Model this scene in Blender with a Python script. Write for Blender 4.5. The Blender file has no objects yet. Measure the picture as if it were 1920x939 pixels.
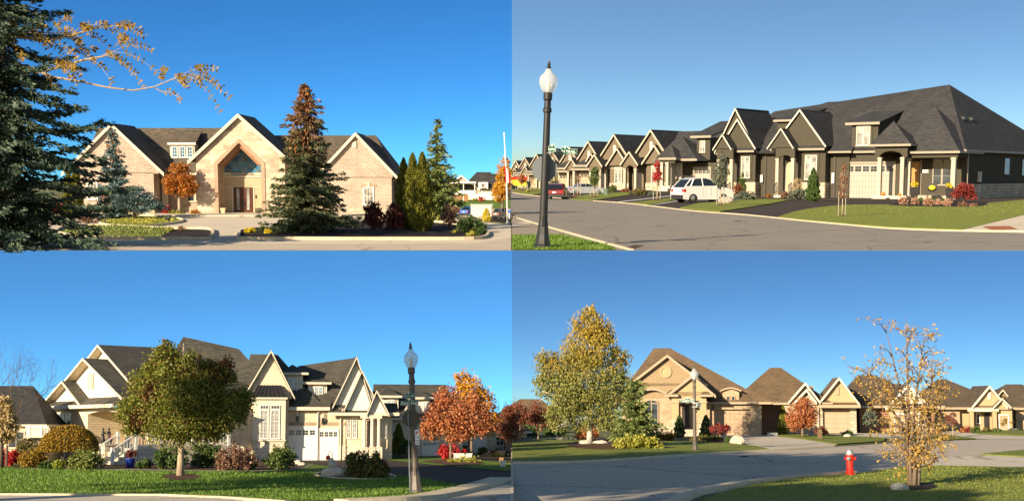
import bpy, math, random
import numpy as np
from mathutils import Matrix, Vector

# ------------------------------------------------------------------ camera, sky, sun, exposure
F, CX, PR = 2262.0, 960.0, 585.0            # focal length, optical centre, in pixels of a 1920 wide frame
HB, HR, HT = 800.0, 740.0, 330.0            # horizon rows: lower left street (level), lower right street (gently rising), upper hillside
EYE_B = 45.0 * (862 - HB) / F               # eye height over the lower left street
EYE_R = 63.0 * (815 - HR) / F               # over the lower right street
D_EDGE = 95.0
EYE_T = D_EDGE * (469.5 - HT) / F           # eye height over the upper terrace
AL_B, AL_R, AL_T = math.atan((HB - PR) / F), math.atan((HR - PR) / F), math.atan((HT - PR) / F)
SUN_AZ, SUN_EL = math.radians(41), math.radians(16)   # sun behind the camera, to its left

scene = bpy.context.scene
COL = scene.collection
cam_data = bpy.data.cameras.new('camera')
cam = bpy.data.objects.new('camera', cam_data)
COL.objects.link(cam)
cam_data.sensor_fit = 'HORIZONTAL'
cam_data.sensor_width = 36.0
cam_data.lens = 36.0 * F / 1920.0
cam_data.shift_y = (PR - 469.5) / 1920.0
cam_data.clip_start = 0.2
cam_data.clip_end = 20000
cam.location = (0, 0, EYE_B)
cam.rotation_euler = (math.pi / 2 + AL_B, 0, 0)
scene.camera = cam

world = bpy.data.worlds.new('World')
scene.world = world
world.use_nodes = True
wn = world.node_tree.nodes
wl = world.node_tree.links
wn.clear()
wo = wn.new('ShaderNodeOutputWorld')
wb = wn.new('ShaderNodeBackground')
ws = wn.new('ShaderNodeTexSky')
ws.sky_type = 'NISHITA'
ws.sun_disc = False
ws.sun_elevation = SUN_EL
ws.sun_rotation = math.pi + SUN_AZ
ws.ozone_density = 2.5
ws.air_density = 1.0
ws.dust_density = 0.3
wb.inputs['Strength'].default_value = 0.066
wl.new(ws.outputs[0], wb.inputs[0])
wl.new(wb.outputs[0], wo.inputs[0])

sun_data = bpy.data.lights.new('sun', 'SUN')
sun_data.energy = 5.0
sun_data.angle = math.radians(0.5)
sun_data.color = (1.0, 0.82, 0.58)
sun = bpy.data.objects.new('sun', sun_data)
COL.objects.link(sun)
to_sun = Vector((-math.sin(SUN_AZ) * math.cos(SUN_EL), -math.cos(SUN_AZ) * math.cos(SUN_EL), math.sin(SUN_EL)))
sun.rotation_euler = to_sun.to_track_quat('Z', 'Y').to_euler()
sun.location = (-30, -40, 60)

scene.view_settings.view_transform = 'Standard'
scene.view_settings.look = 'None'
scene.view_settings.exposure = 1.12
scene.view_settings.gamma = 1.0
scene.view_settings.use_curve_mapping = False
scene.cycles.max_bounces = 6
scene.cycles.transparent_max_bounces = 8

# ------------------------------------------------------------------ the two streets' frames
class Street:
    """ground at z=0, eye at (0,0,eye); M carries the frame into the scene"""
    def __init__(s, hor, eye, M):
        s.eye, s.M, s.al = eye, M, math.atan((hor - PR) / F)
        s.ca, s.sa = math.cos(s.al), math.sin(s.al)
        s.o = Vector((0, 0, eye))

    def ray(s, u, v):
        cx, cy = u - CX, PR - v
        return Vector((cx, F * s.ca - cy * s.sa, F * s.sa + cy * s.ca))

    def ground(s, u, v, z=0.0):
        r = s.ray(u, v)
        t = (z - s.eye) / r.z
        return s.o + r * t, t

LOW = Street(HB, EYE_B, Matrix.Identity(4))
RIGHT = Street(HR, EYE_R, Matrix.Translation((0, 0, EYE_B)) @ Matrix.Rotation(AL_B - AL_R, 4, 'X') @ Matrix.Translation((0, 0, -EYE_R)))
TOP = Street(HT, EYE_T, Matrix.Translation((0, 0, EYE_B)) @ Matrix.Rotation(AL_B - AL_T, 4, 'X') @ Matrix.Translation((0, 0, -EYE_T)))

# ------------------------------------------------------------------ mesh building
class MB:
    def __init__(s):
        s.v, s.f, s.M = [], [], None

    def add(s, vs, fs):
        n = len(s.v)
        if s.M is not None:
            vs = [s.M @ Vector(p) for p in vs]
        s.v.extend([tuple(p) for p in vs])
        s.f.extend([tuple(i + n for i in f) for f in fs])
        return s

    def box(s, x0, x1, y0, y1, z0, z1):
        x0, x1 = min(x0, x1), max(x0, x1); y0, y1 = min(y0, y1), max(y0, y1); z0, z1 = min(z0, z1), max(z0, z1)
        v = [(x0, y0, z0), (x1, y0, z0), (x1, y1, z0), (x0, y1, z0), (x0, y0, z1), (x1, y0, z1), (x1, y1, z1), (x0, y1, z1)]
        return s.add(v, [(0, 3, 2, 1), (4, 5, 6, 7), (0, 1, 5, 4), (1, 2, 6, 5), (2, 3, 7, 6), (3, 0, 4, 7)])

    def prism(s, pts, ax, a0, a1):
        n = len(pts)
        area = sum(pts[i][0] * pts[(i + 1) % n][1] - pts[(i + 1) % n][0] * pts[i][1] for i in range(n))
        if area < 0:
            pts = pts[::-1]
        def P(p, a):
            return (p[0], a, p[1]) if ax == 'y' else ((p[0], p[1], a) if ax == 'z' else (a, p[0], p[1]))
        a0, a1 = min(a0, a1), max(a0, a1)
        v = [P(p, a0) for p in pts] + [P(p, a1) for p in pts]
        lo, hi = tuple(range(n)), tuple(range(2 * n - 1, n - 1, -1))
        side = [(i, i + n, (i + 1) % n + n, (i + 1) % n) for i in range(n)]
        fs = [lo, hi] + side
        if ax != 'y':
            fs = [f[::-1] for f in fs]
        return s.add(v, fs)

    def slab(s, pts, t):
        """a flat panel given by its top outline, thickened downwards along its normal"""
        p = [Vector(q) for q in pts]
        n = Vector((0, 0, 0))
        for i in range(len(p)):
            a, b = p[i], p[(i + 1) % len(p)]
            n += a.cross(b)
        n.normalize()
        if n.z < 0:
            p = p[::-1]; n = -n
        k = len(p)
        q = [a - n * t for a in p]
        return s.add(p + q, [tuple(range(k)), tuple(range(2 * k - 1, k - 1, -1))] + [(i, i + k, (i + 1) % k + k, (i + 1) % k) for i in range(k)])

    def bar(s, a, b, w, h, up=(0, 0, 1)):
        a, b = Vector(a), Vector(b)
        d = (b - a).normalized()
        up = Vector(up)
        if abs(d.dot(up)) > 0.98:
            up = Vector((0, 1, 0))
        r = d.cross(up).normalized()
        u = r.cross(d).normalized()
        v = []
        for c in (a, b):
            for i, j in ((-1, -1), (1, -1), (1, 1), (-1, 1)):
                v.append(c + r * (i * w / 2) + u * (j * h / 2))
        return s.add(v, [(0, 3, 2, 1), (4, 5, 6, 7), (0, 1, 5, 4), (1, 2, 6, 5), (2, 3, 7, 6), (3, 0, 4, 7)])

    def tube(s, pts, rad, n=6):
        P = [Vector(p) for p in pts]
        R = rad if isinstance(rad, (list, tuple)) else [rad] * len(P)
        v, f = [], []
        ref = Vector((0.31, 0.87, 0.38))
        for i, p in enumerate(P):
            d = (P[min(i + 1, len(P) - 1)] - P[max(i - 1, 0)]).normalized()
            if abs(d.dot(ref)) > 0.95:
                ref = Vector((0.9, -0.2, 0.3))
            x = d.cross(ref).normalized(); y = d.cross(x)
            for k in range(n):
                a = 2 * math.pi * k / n
                v.append(p + (x * math.cos(a) + y * math.sin(a)) * R[i])
        for i in range(len(P) - 1):
            for k in range(n):
                k2 = (k + 1) % n
                f.append((i * n + k, i * n + k2, (i + 1) * n + k2, (i + 1) * n + k))
        f.append(tuple(range(n))[::-1]); f.append(tuple((len(P) - 1) * n + k for k in range(n)))
        return s.add(v, f)

    def lathe(s, prof, n=16, cx=0, cy=0, cz=0):
        v, f = [], []
        for r, z in prof:
            for k in range(n):
                a = 2 * math.pi * k / n + 0.2
                v.append((cx + r * math.cos(a), cy + r * math.sin(a), cz + z))
        m = len(prof)
        for i in range(m - 1):
            for k in range(n):
                k2 = (k + 1) % n
                f.append((i * n + k, i * n + k2, (i + 1) * n + k2, (i + 1) * n + k))
        f.append(tuple(range(n))[::-1]); f.append(tuple((m - 1) * n + k for k in range(n)))
        return s.add(v, f)

    def blob(s, c, r, seed=0, n=10, rough=0.12):
        rg = random.Random(seed)
        m = n // 2 + 1
        v, f = [], []
        ph = [rg.uniform(0, 6.28) for _ in range(6)]
        for i in range(m):
            th = math.pi * (i + 0.02) / (m - 1 + 0.04)
            for k in range(n):
                a = 2 * math.pi * k / n
                q = 1 + rough * (math.sin(2 * a + ph[0]) * math.sin(th) + math.sin(3 * a + ph[1] + 2 * th) * 0.7 + rg.uniform(-.5, .5) * 0.8)
                v.append((c[0] + r[0] * q * math.sin(th) * math.cos(a), c[1] + r[1] * q * math.sin(th) * math.sin(a), c[2] + r[2] * q * math.cos(th)))
        for i in range(m - 1):
            for k in range(n):
                k2 = (k + 1) % n
                f.append((i * n + k, (i + 1) * n + k, (i + 1) * n + k2, i * n + k2))
        f.append(tuple(range(n))); f.append(tuple((m - 1) * n + k for k in range(n))[::-1])
        return s.add(v, f)

    def mesh(s, name, mat, smooth=False, uv=True):
        me = bpy.data.meshes.new(name)
        me.from_pydata(s.v, [], s.f)
        if uv:
            lay = me.uv_layers.new(name='UVMap').data
            for p in me.polygons:
                n = p.normal
                if abs(n.z) > 0.97:
                    h, w = Vector((1, 0, 0)), Vector((0, 1, 0))
                else:
                    h = Vector((-n.y, n.x, 0)).normalized(); w = n.cross(h)
                for li in p.loop_indices:
                    co = me.vertices[me.loops[li].vertex_index].co
                    lay[li].uv = (co.dot(h), co.dot(w))
        if smooth:
            me.polygons.foreach_set('use_smooth', [True] * len(me.polygons))
        me.materials.append(mat)
        me.update()
        return me


class Thing:
    """one thing standing in a street: local units are pixels of the photograph at its distance"""
    def __init__(s, street, u, v, th=0.0, z=0.0):
        s.w = street
        s.loc, s.k = street.ground(u, v, z)
        s.th = math.radians(th)
        s.L = Matrix.Translation(s.loc) @ Matrix.Rotation(-s.th, 4, 'Z') @ Matrix.Scale(s.k, 4)
        s.Li = s.L.inverted()
        s.o = None

    def tag(s, name, label, cat, group=None):
        if s.o is None:
            s.o = bpy.data.objects.new(name, None)
            s.o.empty_display_size = 1
            COL.objects.link(s.o)
            s.o.matrix_world = s.w.M @ s.L
        s.o.name = name
        s.o['label'] = label
        s.o['category'] = cat
        if group:
            s.o['group'] = group
        return s

    def solo(s, name, me, label, cat, group=None):
        """a thing that is one mesh"""
        s.o = bpy.data.objects.new(name, me)
        COL.objects.link(s.o)
        s.o.matrix_world = s.w.M @ s.L
        return s.tag(name, label, cat, group)

    def part(s, name, mb, mat, parent=None, smooth=False, label=None):
        me = mb.mesh(name, mat, smooth) if isinstance(mb, MB) else mb
        o = bpy.data.objects.new(name, me)
        COL.objects.link(o)
        o.parent = parent or s.o
        if label:
            o['label'] = label
        return o

    def at(s, u, v, x=None, y=None, z=None):
        """local point where the sight line through a pixel meets a plane of the thing"""
        o = s.Li @ s.w.o
        d = (s.Li.to_3x3() @ s.w.ray(u, v))
        if y is not None:
            t = (y - o.y) / d.y
        elif x is not None:
            t = (x - o.x) / d.x
        else:
            t = (z - o.z) / d.z
        return o + d * t

    def copy_to(s, u, v, label, th=None, scale=1.0, z=0.0, group=None):
        n = Thing(s.w, u, v, math.degrees(s.th) if th is None else th, z)
        n.k *= scale
        n.L = n.L @ Matrix.Scale(scale, 4)
        n.Li = n.L.inverted()
        r = s.o.copy()
        COL.objects.link(r)
        r.matrix_world = n.w.M @ n.L
        r['label'] = label
        if group:
            r['group'] = group
        for c in s.o.children:
            d = c.copy(); COL.objects.link(d); d.parent = r
            for g in c.children:
                e = g.copy(); COL.objects.link(e); e.parent = d
        n.o = r
        return n


def ground_sheet(name, street, px, mat, z, kind='structure', thick=0.0, label=None, cat=None):
    """a flat area of ground, its outline measured on the photograph"""
    pts = [street.ground(u, v, 0)[0] for u, v in px]
    mb = MB()
    if thick:
        mb.prism([(p.x, p.y) for p in pts], 'z', z, z + thick)
    else:
        n = len(pts)
        area = sum(pts[i].x * pts[(i + 1) % n].y - pts[(i + 1) % n].x * pts[i].y for i in range(n))
        if area < 0:
            pts = pts[::-1]
        mb.add([(p.x, p.y, z) for p in pts], [tuple(range(n))])
    o = bpy.data.objects.new(name, mb.mesh(name, mat))
    COL.objects.link(o)
    o.matrix_world = street.M
    o['kind'] = kind
    return o


def smooth_line(px, n=6):
    out = []
    P = [px[0]] + list(px) + [px[-1]]
    for i in range(1, len(P) - 2):
        for k in range(n):
            t = k / n
            c = []
            for j in (0, 1):
                a, b, d, e = P[i - 1][j], P[i][j], P[i + 1][j], P[i + 2][j]
                c.append(0.5 * (2 * b + (d - a) * t + (2 * a - 5 * b + 4 * d - e) * t * t + (3 * b - a - 3 * d + e) * t ** 3))
            out.append(tuple(c))
    out.append(tuple(px[-1]))
    return out


def kerb(name, street, px, mat, w, h, closed=False, z0=0.0):
    pts = [street.ground(u, v, 0)[0] for u, v in px]
    n = len(pts)
    v, f = [], []
    for i, p in enumerate(pts):
        a = pts[(i - 1) % n] if (closed or i) else pts[0]
        b = pts[(i + 1) % n] if (closed or i < n - 1) else pts[-1]
        d = (b - a); d.z = 0; d.normalize()
        r = Vector((-d.y, d.x, 0)) * (w / 2)
        for q, z in ((p - r, z0), (p - r * 0.85, z0 + h), (p + r * 0.85, z0 + h), (p + r, z0)):
            v.append((q.x, q.y, z))
    m = n if closed else n - 1
    for i in range(m):
        j = (i + 1) % n
        for k in range(4):
            k2 = (k + 1) % 4
            f.append((i * 4 + k, j * 4 + k, j * 4 + k2, i * 4 + k2))
    if not closed:
        f += [(0, 1, 2, 3), tuple((n - 1) * 4 + k for k in (3, 2, 1, 0))]
    o = bpy.data.objects.new(name, MB().add(v, f).mesh(name, mat))
    COL.objects.link(o)
    o.matrix_world = street.M
    o['kind'] = 'structure'
    return o


def quads_mesh(name, V, mat):
    """V: (n,4,3) loose quads"""
    n = len(V)
    me = bpy.data.meshes.new(name)
    me.vertices.add(n * 4)
    me.vertices.foreach_set('co', np.ascontiguousarray(V, dtype=np.float32).ravel())
    me.loops.add(n * 4)
    me.loops.foreach_set('vertex_index', np.arange(n * 4, dtype=np.int32))
    me.polygons.add(n)
    me.polygons.foreach_set('loop_start', np.arange(0, n * 4, 4, dtype=np.int32))
    me.update(calc_edges=True)
    me.materials.append(mat)
    return me


def blades(P, D, L, W, rng, flat=None):
    """rhombic leaves: centres P, direction D, length L, width W"""
    n = len(P)
    D = D / (np.linalg.norm(D, axis=1, keepdims=True) + 1e-9)
    R = rng.normal(size=(n, 3)) if flat is None else flat
    S = np.cross(D, R)
    S /= (np.linalg.norm(S, axis=1, keepdims=True) + 1e-9)
    L = np.broadcast_to(np.asarray(L, float), (n,))[:, None]
    W = np.broadcast_to(np.asarray(W, float), (n,))[:, None]
    return np.stack([P - D * L / 2, P + S * W / 2 - D * L * 0.05, P + D * L / 2, P - S * W / 2 - D * L * 0.05], axis=1)


def ball(rng, n, shell=0.0):
    d = rng.normal(size=(n, 3))
    d /= np.linalg.norm(d, axis=1, keepdims=True)
    r = (shell ** 3 + (1 - shell ** 3) * rng.random((n, 1))) ** (1 / 3)
    return d * r


def crown_quads(rng, ells, n, leaf, sub=26, subr=0.3, droop=0.3, shell=0.45, aspect=0.6):
    """leaves gathered in clumps spread through a set of ellipsoids (cx,cy,cz,rx,ry,rz)"""
    vol = np.array([e[3] * e[4] * e[5] for e in ells], float) ** 0.7
    out = []
    for e, w in zip(ells, vol / vol.sum()):
        c, r = np.array(e[:3], float), np.array(e[3:6], float)
        m = max(4, int(sub * w * len(ells)))
        cen = c + ball(rng, m, shell) * r * 0.86
        rad = r.mean() * subr * rng.uniform(0.55, 1.25, m)
        k = int(n * w)
        idx = rng.integers(0, m, k)
        g = np.clip(rng.normal(size=(k, 3)) * 0.55, -1.25, 1.25)
        P = cen[idx] + g * rad[idx][:, None]
        D = rng.normal(size=(k, 3)); D[:, 2] -= droop * 2
        D += 0.5 * (P - c) / r
        L = leaf * rng.uniform(0.65, 1.3, k)
        out.append(blades(P, D, L, L * aspect, rng))
    return np.concatenate(out)

# ------------------------------------------------------------------ materials
def new_mat(name):
    m = bpy.data.materials.new(name)
    m.use_nodes = True
    nt = m.node_tree
    nt.nodes.clear()
    out = nt.nodes.new('ShaderNodeOutputMaterial')
    b = nt.nodes.new('ShaderNodeBsdfPrincipled')
    nt.links.new(b.outputs[0], out.inputs[0])
    return m, nt, b, out

def rgba(c):
    return (c[0], c[1], c[2], 1.0)

def node(nt, typ, **kw):
    n = nt.nodes.new(typ)
    for k, v in kw.items():
        setattr(n, k, v)
    return n

def noise(nt, vec, scale, detail=3, rough=0.55):
    n = node(nt, 'ShaderNodeTexNoise')
    n.inputs['Scale'].default_value = scale
    n.inputs['Detail'].default_value = detail
    n.inputs['Roughness'].default_value = rough
    nt.links.new(vec, n.inputs['Vector'])
    return n.outputs['Fac']

def ramp(nt, fac, stops):
    r = node(nt, 'ShaderNodeValToRGB')
    e = r.color_ramp.elements
    while len(e) < len(stops):
        e.new(0.5)
    for el, (p, c) in zip(e, stops):
        el.position = p
        el.color = rgba(c) if len(c) == 3 else c
    nt.links.new(fac, r.inputs[0])
    return r.outputs[0]

def mix(nt, a, b, fac, mode='MIX'):
    m = node(nt, 'ShaderNodeMix', data_type='RGBA', blend_type=mode)
    for sock, val in ((m.inputs[0], fac), (m.inputs[6], a), (m.inputs[7], b)):
        if isinstance(val, (int, float)):
            sock.default_value = val
        elif isinstance(val, tuple):
            sock.default_value = rgba(val)
        else:
            nt.links.new(val, sock)
    return m.outputs[2]

def coord(nt, which='Object'):
    return node(nt, 'ShaderNodeTexCoord').outputs[which]

def bump(nt, b, h, dist=0.3, strength=0.4):
    bp = node(nt, 'ShaderNodeBump')
    bp.inputs['Strength'].default_value = strength
    bp.inputs['Distance'].default_value = dist
    nt.links.new(h, bp.inputs['Height'])
    nt.links.new(bp.outputs[0], b.inputs['Normal'])

def plain(name, c, rough=0.6, var=0.12, scale=0.15, metal=0.0, spec=0.4, coat=0.0):
    m, nt, b, o = new_mat(name)
    f = noise(nt, coord(nt), scale, 4)
    c1 = tuple(x * (1 - var) for x in c); c2 = tuple(min(1, x * (1 + var)) for x in c)
    nt.links.new(ramp(nt, f, [(0.3, c1), (0.7, c2)]), b.inputs['Base Color'])
    b.inputs['Roughness'].default_value = rough
    b.inputs['Metallic'].default_value = metal
    b.inputs['Specular IOR Level'].default_value = spec
    b.inputs['Coat Weight'].default_value = coat
    return m

def courses(name, c1, c2, mortar, bw, bh, ms, var=0.25, rough=0.85, offset=0.5, stain=0.15, spread=0.0, bumpy=0.3):
    """bricks, stones or shingles laid in courses over the flat face (units: pixels of the photograph)"""
    m, nt, b, o = new_mat(name)
    uv = coord(nt, 'UV')
    t = node(nt, 'ShaderNodeTexBrick')
    t.offset = offset
    t.inputs['Scale'].default_value = 1.0
    t.inputs['Mortar Size'].default_value = ms
    t.inputs['Mortar Smooth'].default_value = 0.3
    t.inputs['Bias'].default_value = spread
    t.inputs['Brick Width'].default_value = bw
    t.inputs['Row Height'].default_value = bh
    t.inputs['Color1'].default_value = rgba(c1)
    t.inputs['Color2'].default_value = rgba(c2)
    t.inputs['Mortar'].default_value = rgba(mortar)
    nt.links.new(uv, t.inputs['Vector'])
    f = noise(nt, uv, 0.035, 5)
    g = noise(nt, uv, 0.5, 3)
    c = mix(nt, t.outputs['Color'], ramp(nt, f, [(0.3, (1 - stain,) * 3), (0.7, (1 + stain,) * 3)]), 1.0, 'MULTIPLY')
    c = mix(nt, c, ramp(nt, g, [(0.3, (1 - var,) * 3), (0.7, (1 + var,) * 3)]), 1.0, 'MULTIPLY')
    nt.links.new(c, b.inputs['Base Color'])
    b.inputs['Roughness'].default_value = rough
    b.inputs['Specular IOR Level'].default_value = 0.25
    if bumpy:
        inv = node(nt, 'ShaderNodeMath', operation='SUBTRACT')
        inv.inputs[0].default_value = 1.0
        nt.links.new(t.outputs['Fac'], inv.inputs[1])
        bump(nt, b, inv.outputs[0], 0.4, bumpy)
    return m

GAIN = dict(dome_gold=1.35, spruce_green=1.15, spruce_blue=1.2, spruce_old=2.1, spruce_warm=1.7, cedar_green=1.2, cedar_deep=1.5, juniper=1.5, juniper_gold=1.3, pear=1.35, locust=0.8, green_leaf=1.6, olive_leaf=1.4, grey_green=1.5, blade=1.5, blade_dry=1.4, burgundy=1.3, maple_red=1.3, orange=1.3)

def leaf_mat(name, cols, patch=None, patch_scale=0.05, trans=0.3, rough=0.55, spec=0.3):
    g_ = GAIN.get(name, 1.15)
    cols = [tuple(x * g_ for x in c) for c in cols]
    m, nt, b, o = new_mat(name)
    g = node(nt, 'ShaderNodeNewGeometry')
    n = len(cols)
    c = ramp(nt, g.outputs['Random Per Island'], [((i + 0.5) / n, cols[i]) for i in range(n)])
    if patch:
        f = noise(nt, coord(nt), patch_scale, 2)
        c = mix(nt, c, ramp(nt, g.outputs['Random Per Island'], [(0.2, patch), (0.9, tuple(x * 1.5 for x in patch))]), ramp(nt, f, [(0.56, (0, 0, 0)), (0.66, (1, 1, 1))]))
    nt.links.new(c, b.inputs['Base Color'])
    b.inputs['Roughness'].default_value = rough
    b.inputs['Specular IOR Level'].default_value = spec
    tr = node(nt, 'ShaderNodeBsdfTranslucent')
    nt.links.new(c, tr.inputs[0])
    mx = node(nt, 'ShaderNodeMixShader')
    mx.inputs[0].default_value = trans
    nt.links.new(b.outputs[0], mx.inputs[1])
    nt.links.new(tr.outputs[0], mx.inputs[2])
    nt.links.new(mx.outputs[0], o.inputs[0])
    return m

def height_leaf_mat(name, low, high, z0, z1, trans=0.3):
    """autumn crown that has turned from the top: leaf colour by height above the root of the tree"""
    m, nt, b, o = new_mat(name)
    g = node(nt, 'ShaderNodeNewGeometry')
    sp = node(nt, 'ShaderNodeSeparateXYZ')
    oc = coord(nt)
    nt.links.new(oc, sp.inputs[0])
    mr = node(nt, 'ShaderNodeMapRange')
    mr.inputs[1].default_value = z0; mr.inputs[2].default_value = z1
    nt.links.new(sp.outputs[2], mr.inputs[0])
    f = noise(nt, oc, 0.045, 2)
    ad = node(nt, 'ShaderNodeMath', operation='ADD')
    nt.links.new(mr.outputs[0], ad.inputs[0])
    sb = node(nt, 'ShaderNodeMath', operation='MULTIPLY_ADD')
    sb.inputs[1].default_value = 2.0; sb.inputs[2].default_value = -1.0
    nt.links.new(f, sb.inputs[0]); nt.links.new(sb.outputs[0], ad.inputs[1])
    k = len(low)
    cl = ramp(nt, g.outputs['Random Per Island'], [((i + .5) / k, low[i]) for i in range(k)])
    k = len(high)
    ch = ramp(nt, g.outputs['Random Per Island'], [((i + .5) / k, high[i]) for i in range(k)])
    c = mix(nt, cl, ch, ramp(nt, ad.outputs[0], [(0.3, (0, 0, 0)), (0.7, (1, 1, 1))]))
    nt.links.new(c, b.inputs['Base Color'])
    b.inputs['Roughness'].default_value = 0.55
    b.inputs['Specular IOR Level'].default_value = 0.3
    tr = node(nt, 'ShaderNodeBsdfTranslucent')
    nt.links.new(c, tr.inputs[0])
    mx = node(nt, 'ShaderNodeMixShader'); mx.inputs[0].default_value = trans
    nt.links.new(b.outputs[0], mx.inputs[1]); nt.links.new(tr.outputs[0], mx.inputs[2]); nt.links.new(mx.outputs[0], o.inputs[0])
    return m

def ground_mat(name, stops, s1, s2, rough=0.9, amp=0.5, b_dist=0.02, stretch=None, cracks=0.0):
    """paving or turf: broad patches s1 and fine grain s2 (per metre of the street)"""
    m, nt, b, o = new_mat(name)
    oc = coord(nt)
    if stretch:
        mp = node(nt, 'ShaderNodeMapping'); mp.inputs['Scale'].default_value = stretch
        nt.links.new(oc, mp.inputs[0]); oc = mp.outputs[0]
    f = noise(nt, oc, s1, 5, 0.6)
    g = noise(nt, oc, s2, 4, 0.7)
    c = ramp(nt, f, [(0.3 + 0.4 * i / max(1, len(stops) - 1), s) for i, s in enumerate(stops)])
    c = mix(nt, c, ramp(nt, g, [(0.3, (1 - amp,) * 3), (0.7, (1 + amp,) * 3)]), 1.0, 'MULTIPLY')
    if cracks:
        # hairline cracks, worn wheel tracks and oil spots in the paving
        wv = node(nt, 'ShaderNodeVectorMath', operation='MULTIPLY_ADD')
        nz = node(nt, 'ShaderNodeTexNoise'); nz.inputs['Scale'].default_value = cracks * 3
        nt.links.new(oc, nz.inputs['Vector'])
        wv.inputs[1].default_value = (0.8, 0.8, 0.8)
        nt.links.new(nz.outputs['Color'], wv.inputs[0]); nt.links.new(oc, wv.inputs[2])
        vo = node(nt, 'ShaderNodeTexVoronoi', feature='DISTANCE_TO_EDGE'); vo.inputs['Scale'].default_value = cracks
        nt.links.new(wv.outputs[0], vo.inputs['Vector'])
        c = mix(nt, c, ramp(nt, vo.outputs['Distance'], [(0.004, (0.62, 0.6, 0.58)), (0.010, (1, 1, 1))]), 1.0, 'MULTIPLY')
        sp_ = noise(nt, oc, 1.3, 2)
        c = mix(nt, c, ramp(nt, sp_, [(0.26, (0.72, 0.70, 0.68)), (0.34, (1, 1, 1))]), 1.0, 'MULTIPLY')
    nt.links.new(c, b.inputs['Base Color'])
    b.inputs['Roughness'].default_value = rough
    b.inputs['Specular IOR Level'].default_value = 0.15
    bump(nt, b, g, b_dist, 0.5)
    return m

def glass_mat(name, tint=(0.03, 0.04, 0.05), rough=0.05):
    m, nt, b, o = new_mat(name)
    f = noise(nt, coord(nt), 0.06, 2)
    nt.links.new(ramp(nt, f, [(0.35, tuple(x * 0.6 for x in tint)), (0.65, tuple(x * 1.8 for x in tint))]), b.inputs['Base Color'])
    b.inputs['Roughness'].default_value = rough
    b.inputs['Specular IOR Level'].default_value = 0.9
    return m

def blind_glass(name, c=(0.5, 0.5, 0.48), gap=(0.06, 0.06, 0.06), pitch=2.6):
    """a pane with slatted blinds drawn behind it"""
    m, nt, b, o = new_mat(name)
    sp = node(nt, 'ShaderNodeSeparateXYZ')
    nt.links.new(coord(nt, 'UV'), sp.inputs[0])
    mu = node(nt, 'ShaderNodeMath', operation='MULTIPLY'); mu.inputs[1].default_value = 1.0 / pitch
    nt.links.new(sp.outputs[1], mu.inputs[0])
    fr = node(nt, 'ShaderNodeMath', operation='FRACT'); nt.links.new(mu.outputs[0], fr.inputs[0])
    nt.links.new(ramp(nt, fr.outputs[0], [(0.3, gap), (0.5, c)]), b.inputs['Base Color'])
    b.inputs['Roughness'].default_value = 0.15
    return m

def sky_mat(name, street_al, elev, rot, strength, tint, air=1.0, dust=0.3, ozone=2.0, horizon=0.0):
    """the sky behind a street: the physical sky seen from the street's own level"""
    m = bpy.data.materials.new(name)
    m.use_nodes = True
    nt = m.node_tree
    nt.nodes.clear()
    out = node(nt, 'ShaderNodeOutputMaterial')
    em = node(nt, 'ShaderNodeEmission')
    sk = node(nt, 'ShaderNodeTexSky', sky_type='NISHITA', sun_disc=False, sun_elevation=elev, sun_rotation=rot,
              air_density=air, dust_density=dust, ozone_density=ozone)
    g = node(nt, 'ShaderNodeNewGeometry')
    sub = node(nt, 'ShaderNodeVectorMath', operation='SUBTRACT')
    sub.inputs[1].default_value = (0, 0, EYE_B)
    nt.links.new(g.outputs['Position'], sub.inputs[0])
    ro = node(nt, 'ShaderNodeVectorRotate', rotation_type='X_AXIS')
    ro.inputs['Angle'].default_value = -street_al
    nt.links.new(sub.outputs[0], ro.inputs['Vector'])
    no = node(nt, 'ShaderNodeVectorMath', operation='NORMALIZE')
    nt.links.new(ro.outputs[0], no.inputs[0])
    ad = node(nt, 'ShaderNodeVectorMath', operation='MULTIPLY_ADD')
    ad.inputs[1].default_value = (1, 1, 3.2)
    ad.inputs[2].default_value = (0, 0, horizon)
    nt.links.new(no.outputs[0], ad.inputs[0])
    n2 = node(nt, 'ShaderNodeVectorMath', operation='NORMALIZE')
    nt.links.new(ad.outputs[0], n2.inputs[0])
    nt.links.new(n2.outputs[0], sk.inputs['Vector'])
    nt.links.new(mix(nt, sk.outputs[0], tint, 1.0, 'MULTIPLY'), em.inputs[0])
    em.inputs['Strength'].default_value = strength
    nt.links.new(em.outputs[0], out.inputs[0])
    return m

M = {}
M['shingle_brown'] = courses('shingle_brown', (0.14, 0.112, 0.08), (0.085, 0.068, 0.05), (0.03, 0.026, 0.02), 9, 3.4, 0.35, 0.3)
M['shingle_black'] = courses('shingle_black', (0.052, 0.051, 0.050), (0.031, 0.031, 0.033), (0.016, 0.017, 0.02), 8, 3.2, 0.3, 0.3)
M['shingle_grey'] = courses('shingle_grey', (0.095, 0.088, 0.07), (0.058, 0.055, 0.045), (0.024, 0.023, 0.02), 9, 3.6, 0.35, 0.3)
M['shingle_tan'] = courses('shingle_tan', (0.17, 0.115, 0.066), (0.115, 0.078, 0.045), (0.07, 0.048, 0.028), 8, 3.0, 0.3, 0.25)
M['shingle_dim'] = courses('shingle_dim', (0.11, 0.082, 0.056), (0.075, 0.057, 0.04), (0.045, 0.035, 0.026), 8, 3.0, 0.3, 0.25)
M['brick_pink'] = courses('brick_pink', (0.42, 0.315, 0.245), (0.31, 0.22, 0.168), (0.46, 0.39, 0.325), 9, 3.2, 0.55, 0.2)
M['brick_cream'] = courses('brick_cream', (0.78, 0.66, 0.46), (0.66, 0.53, 0.35), (0.50, 0.41, 0.28), 11, 4.6, 0.5, 0.12)
M['brick_buff'] = courses('brick_buff', (0.40, 0.295, 0.185), (0.30, 0.21, 0.13), (0.43, 0.34, 0.235), 9, 3.4, 0.5, 0.2)
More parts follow.
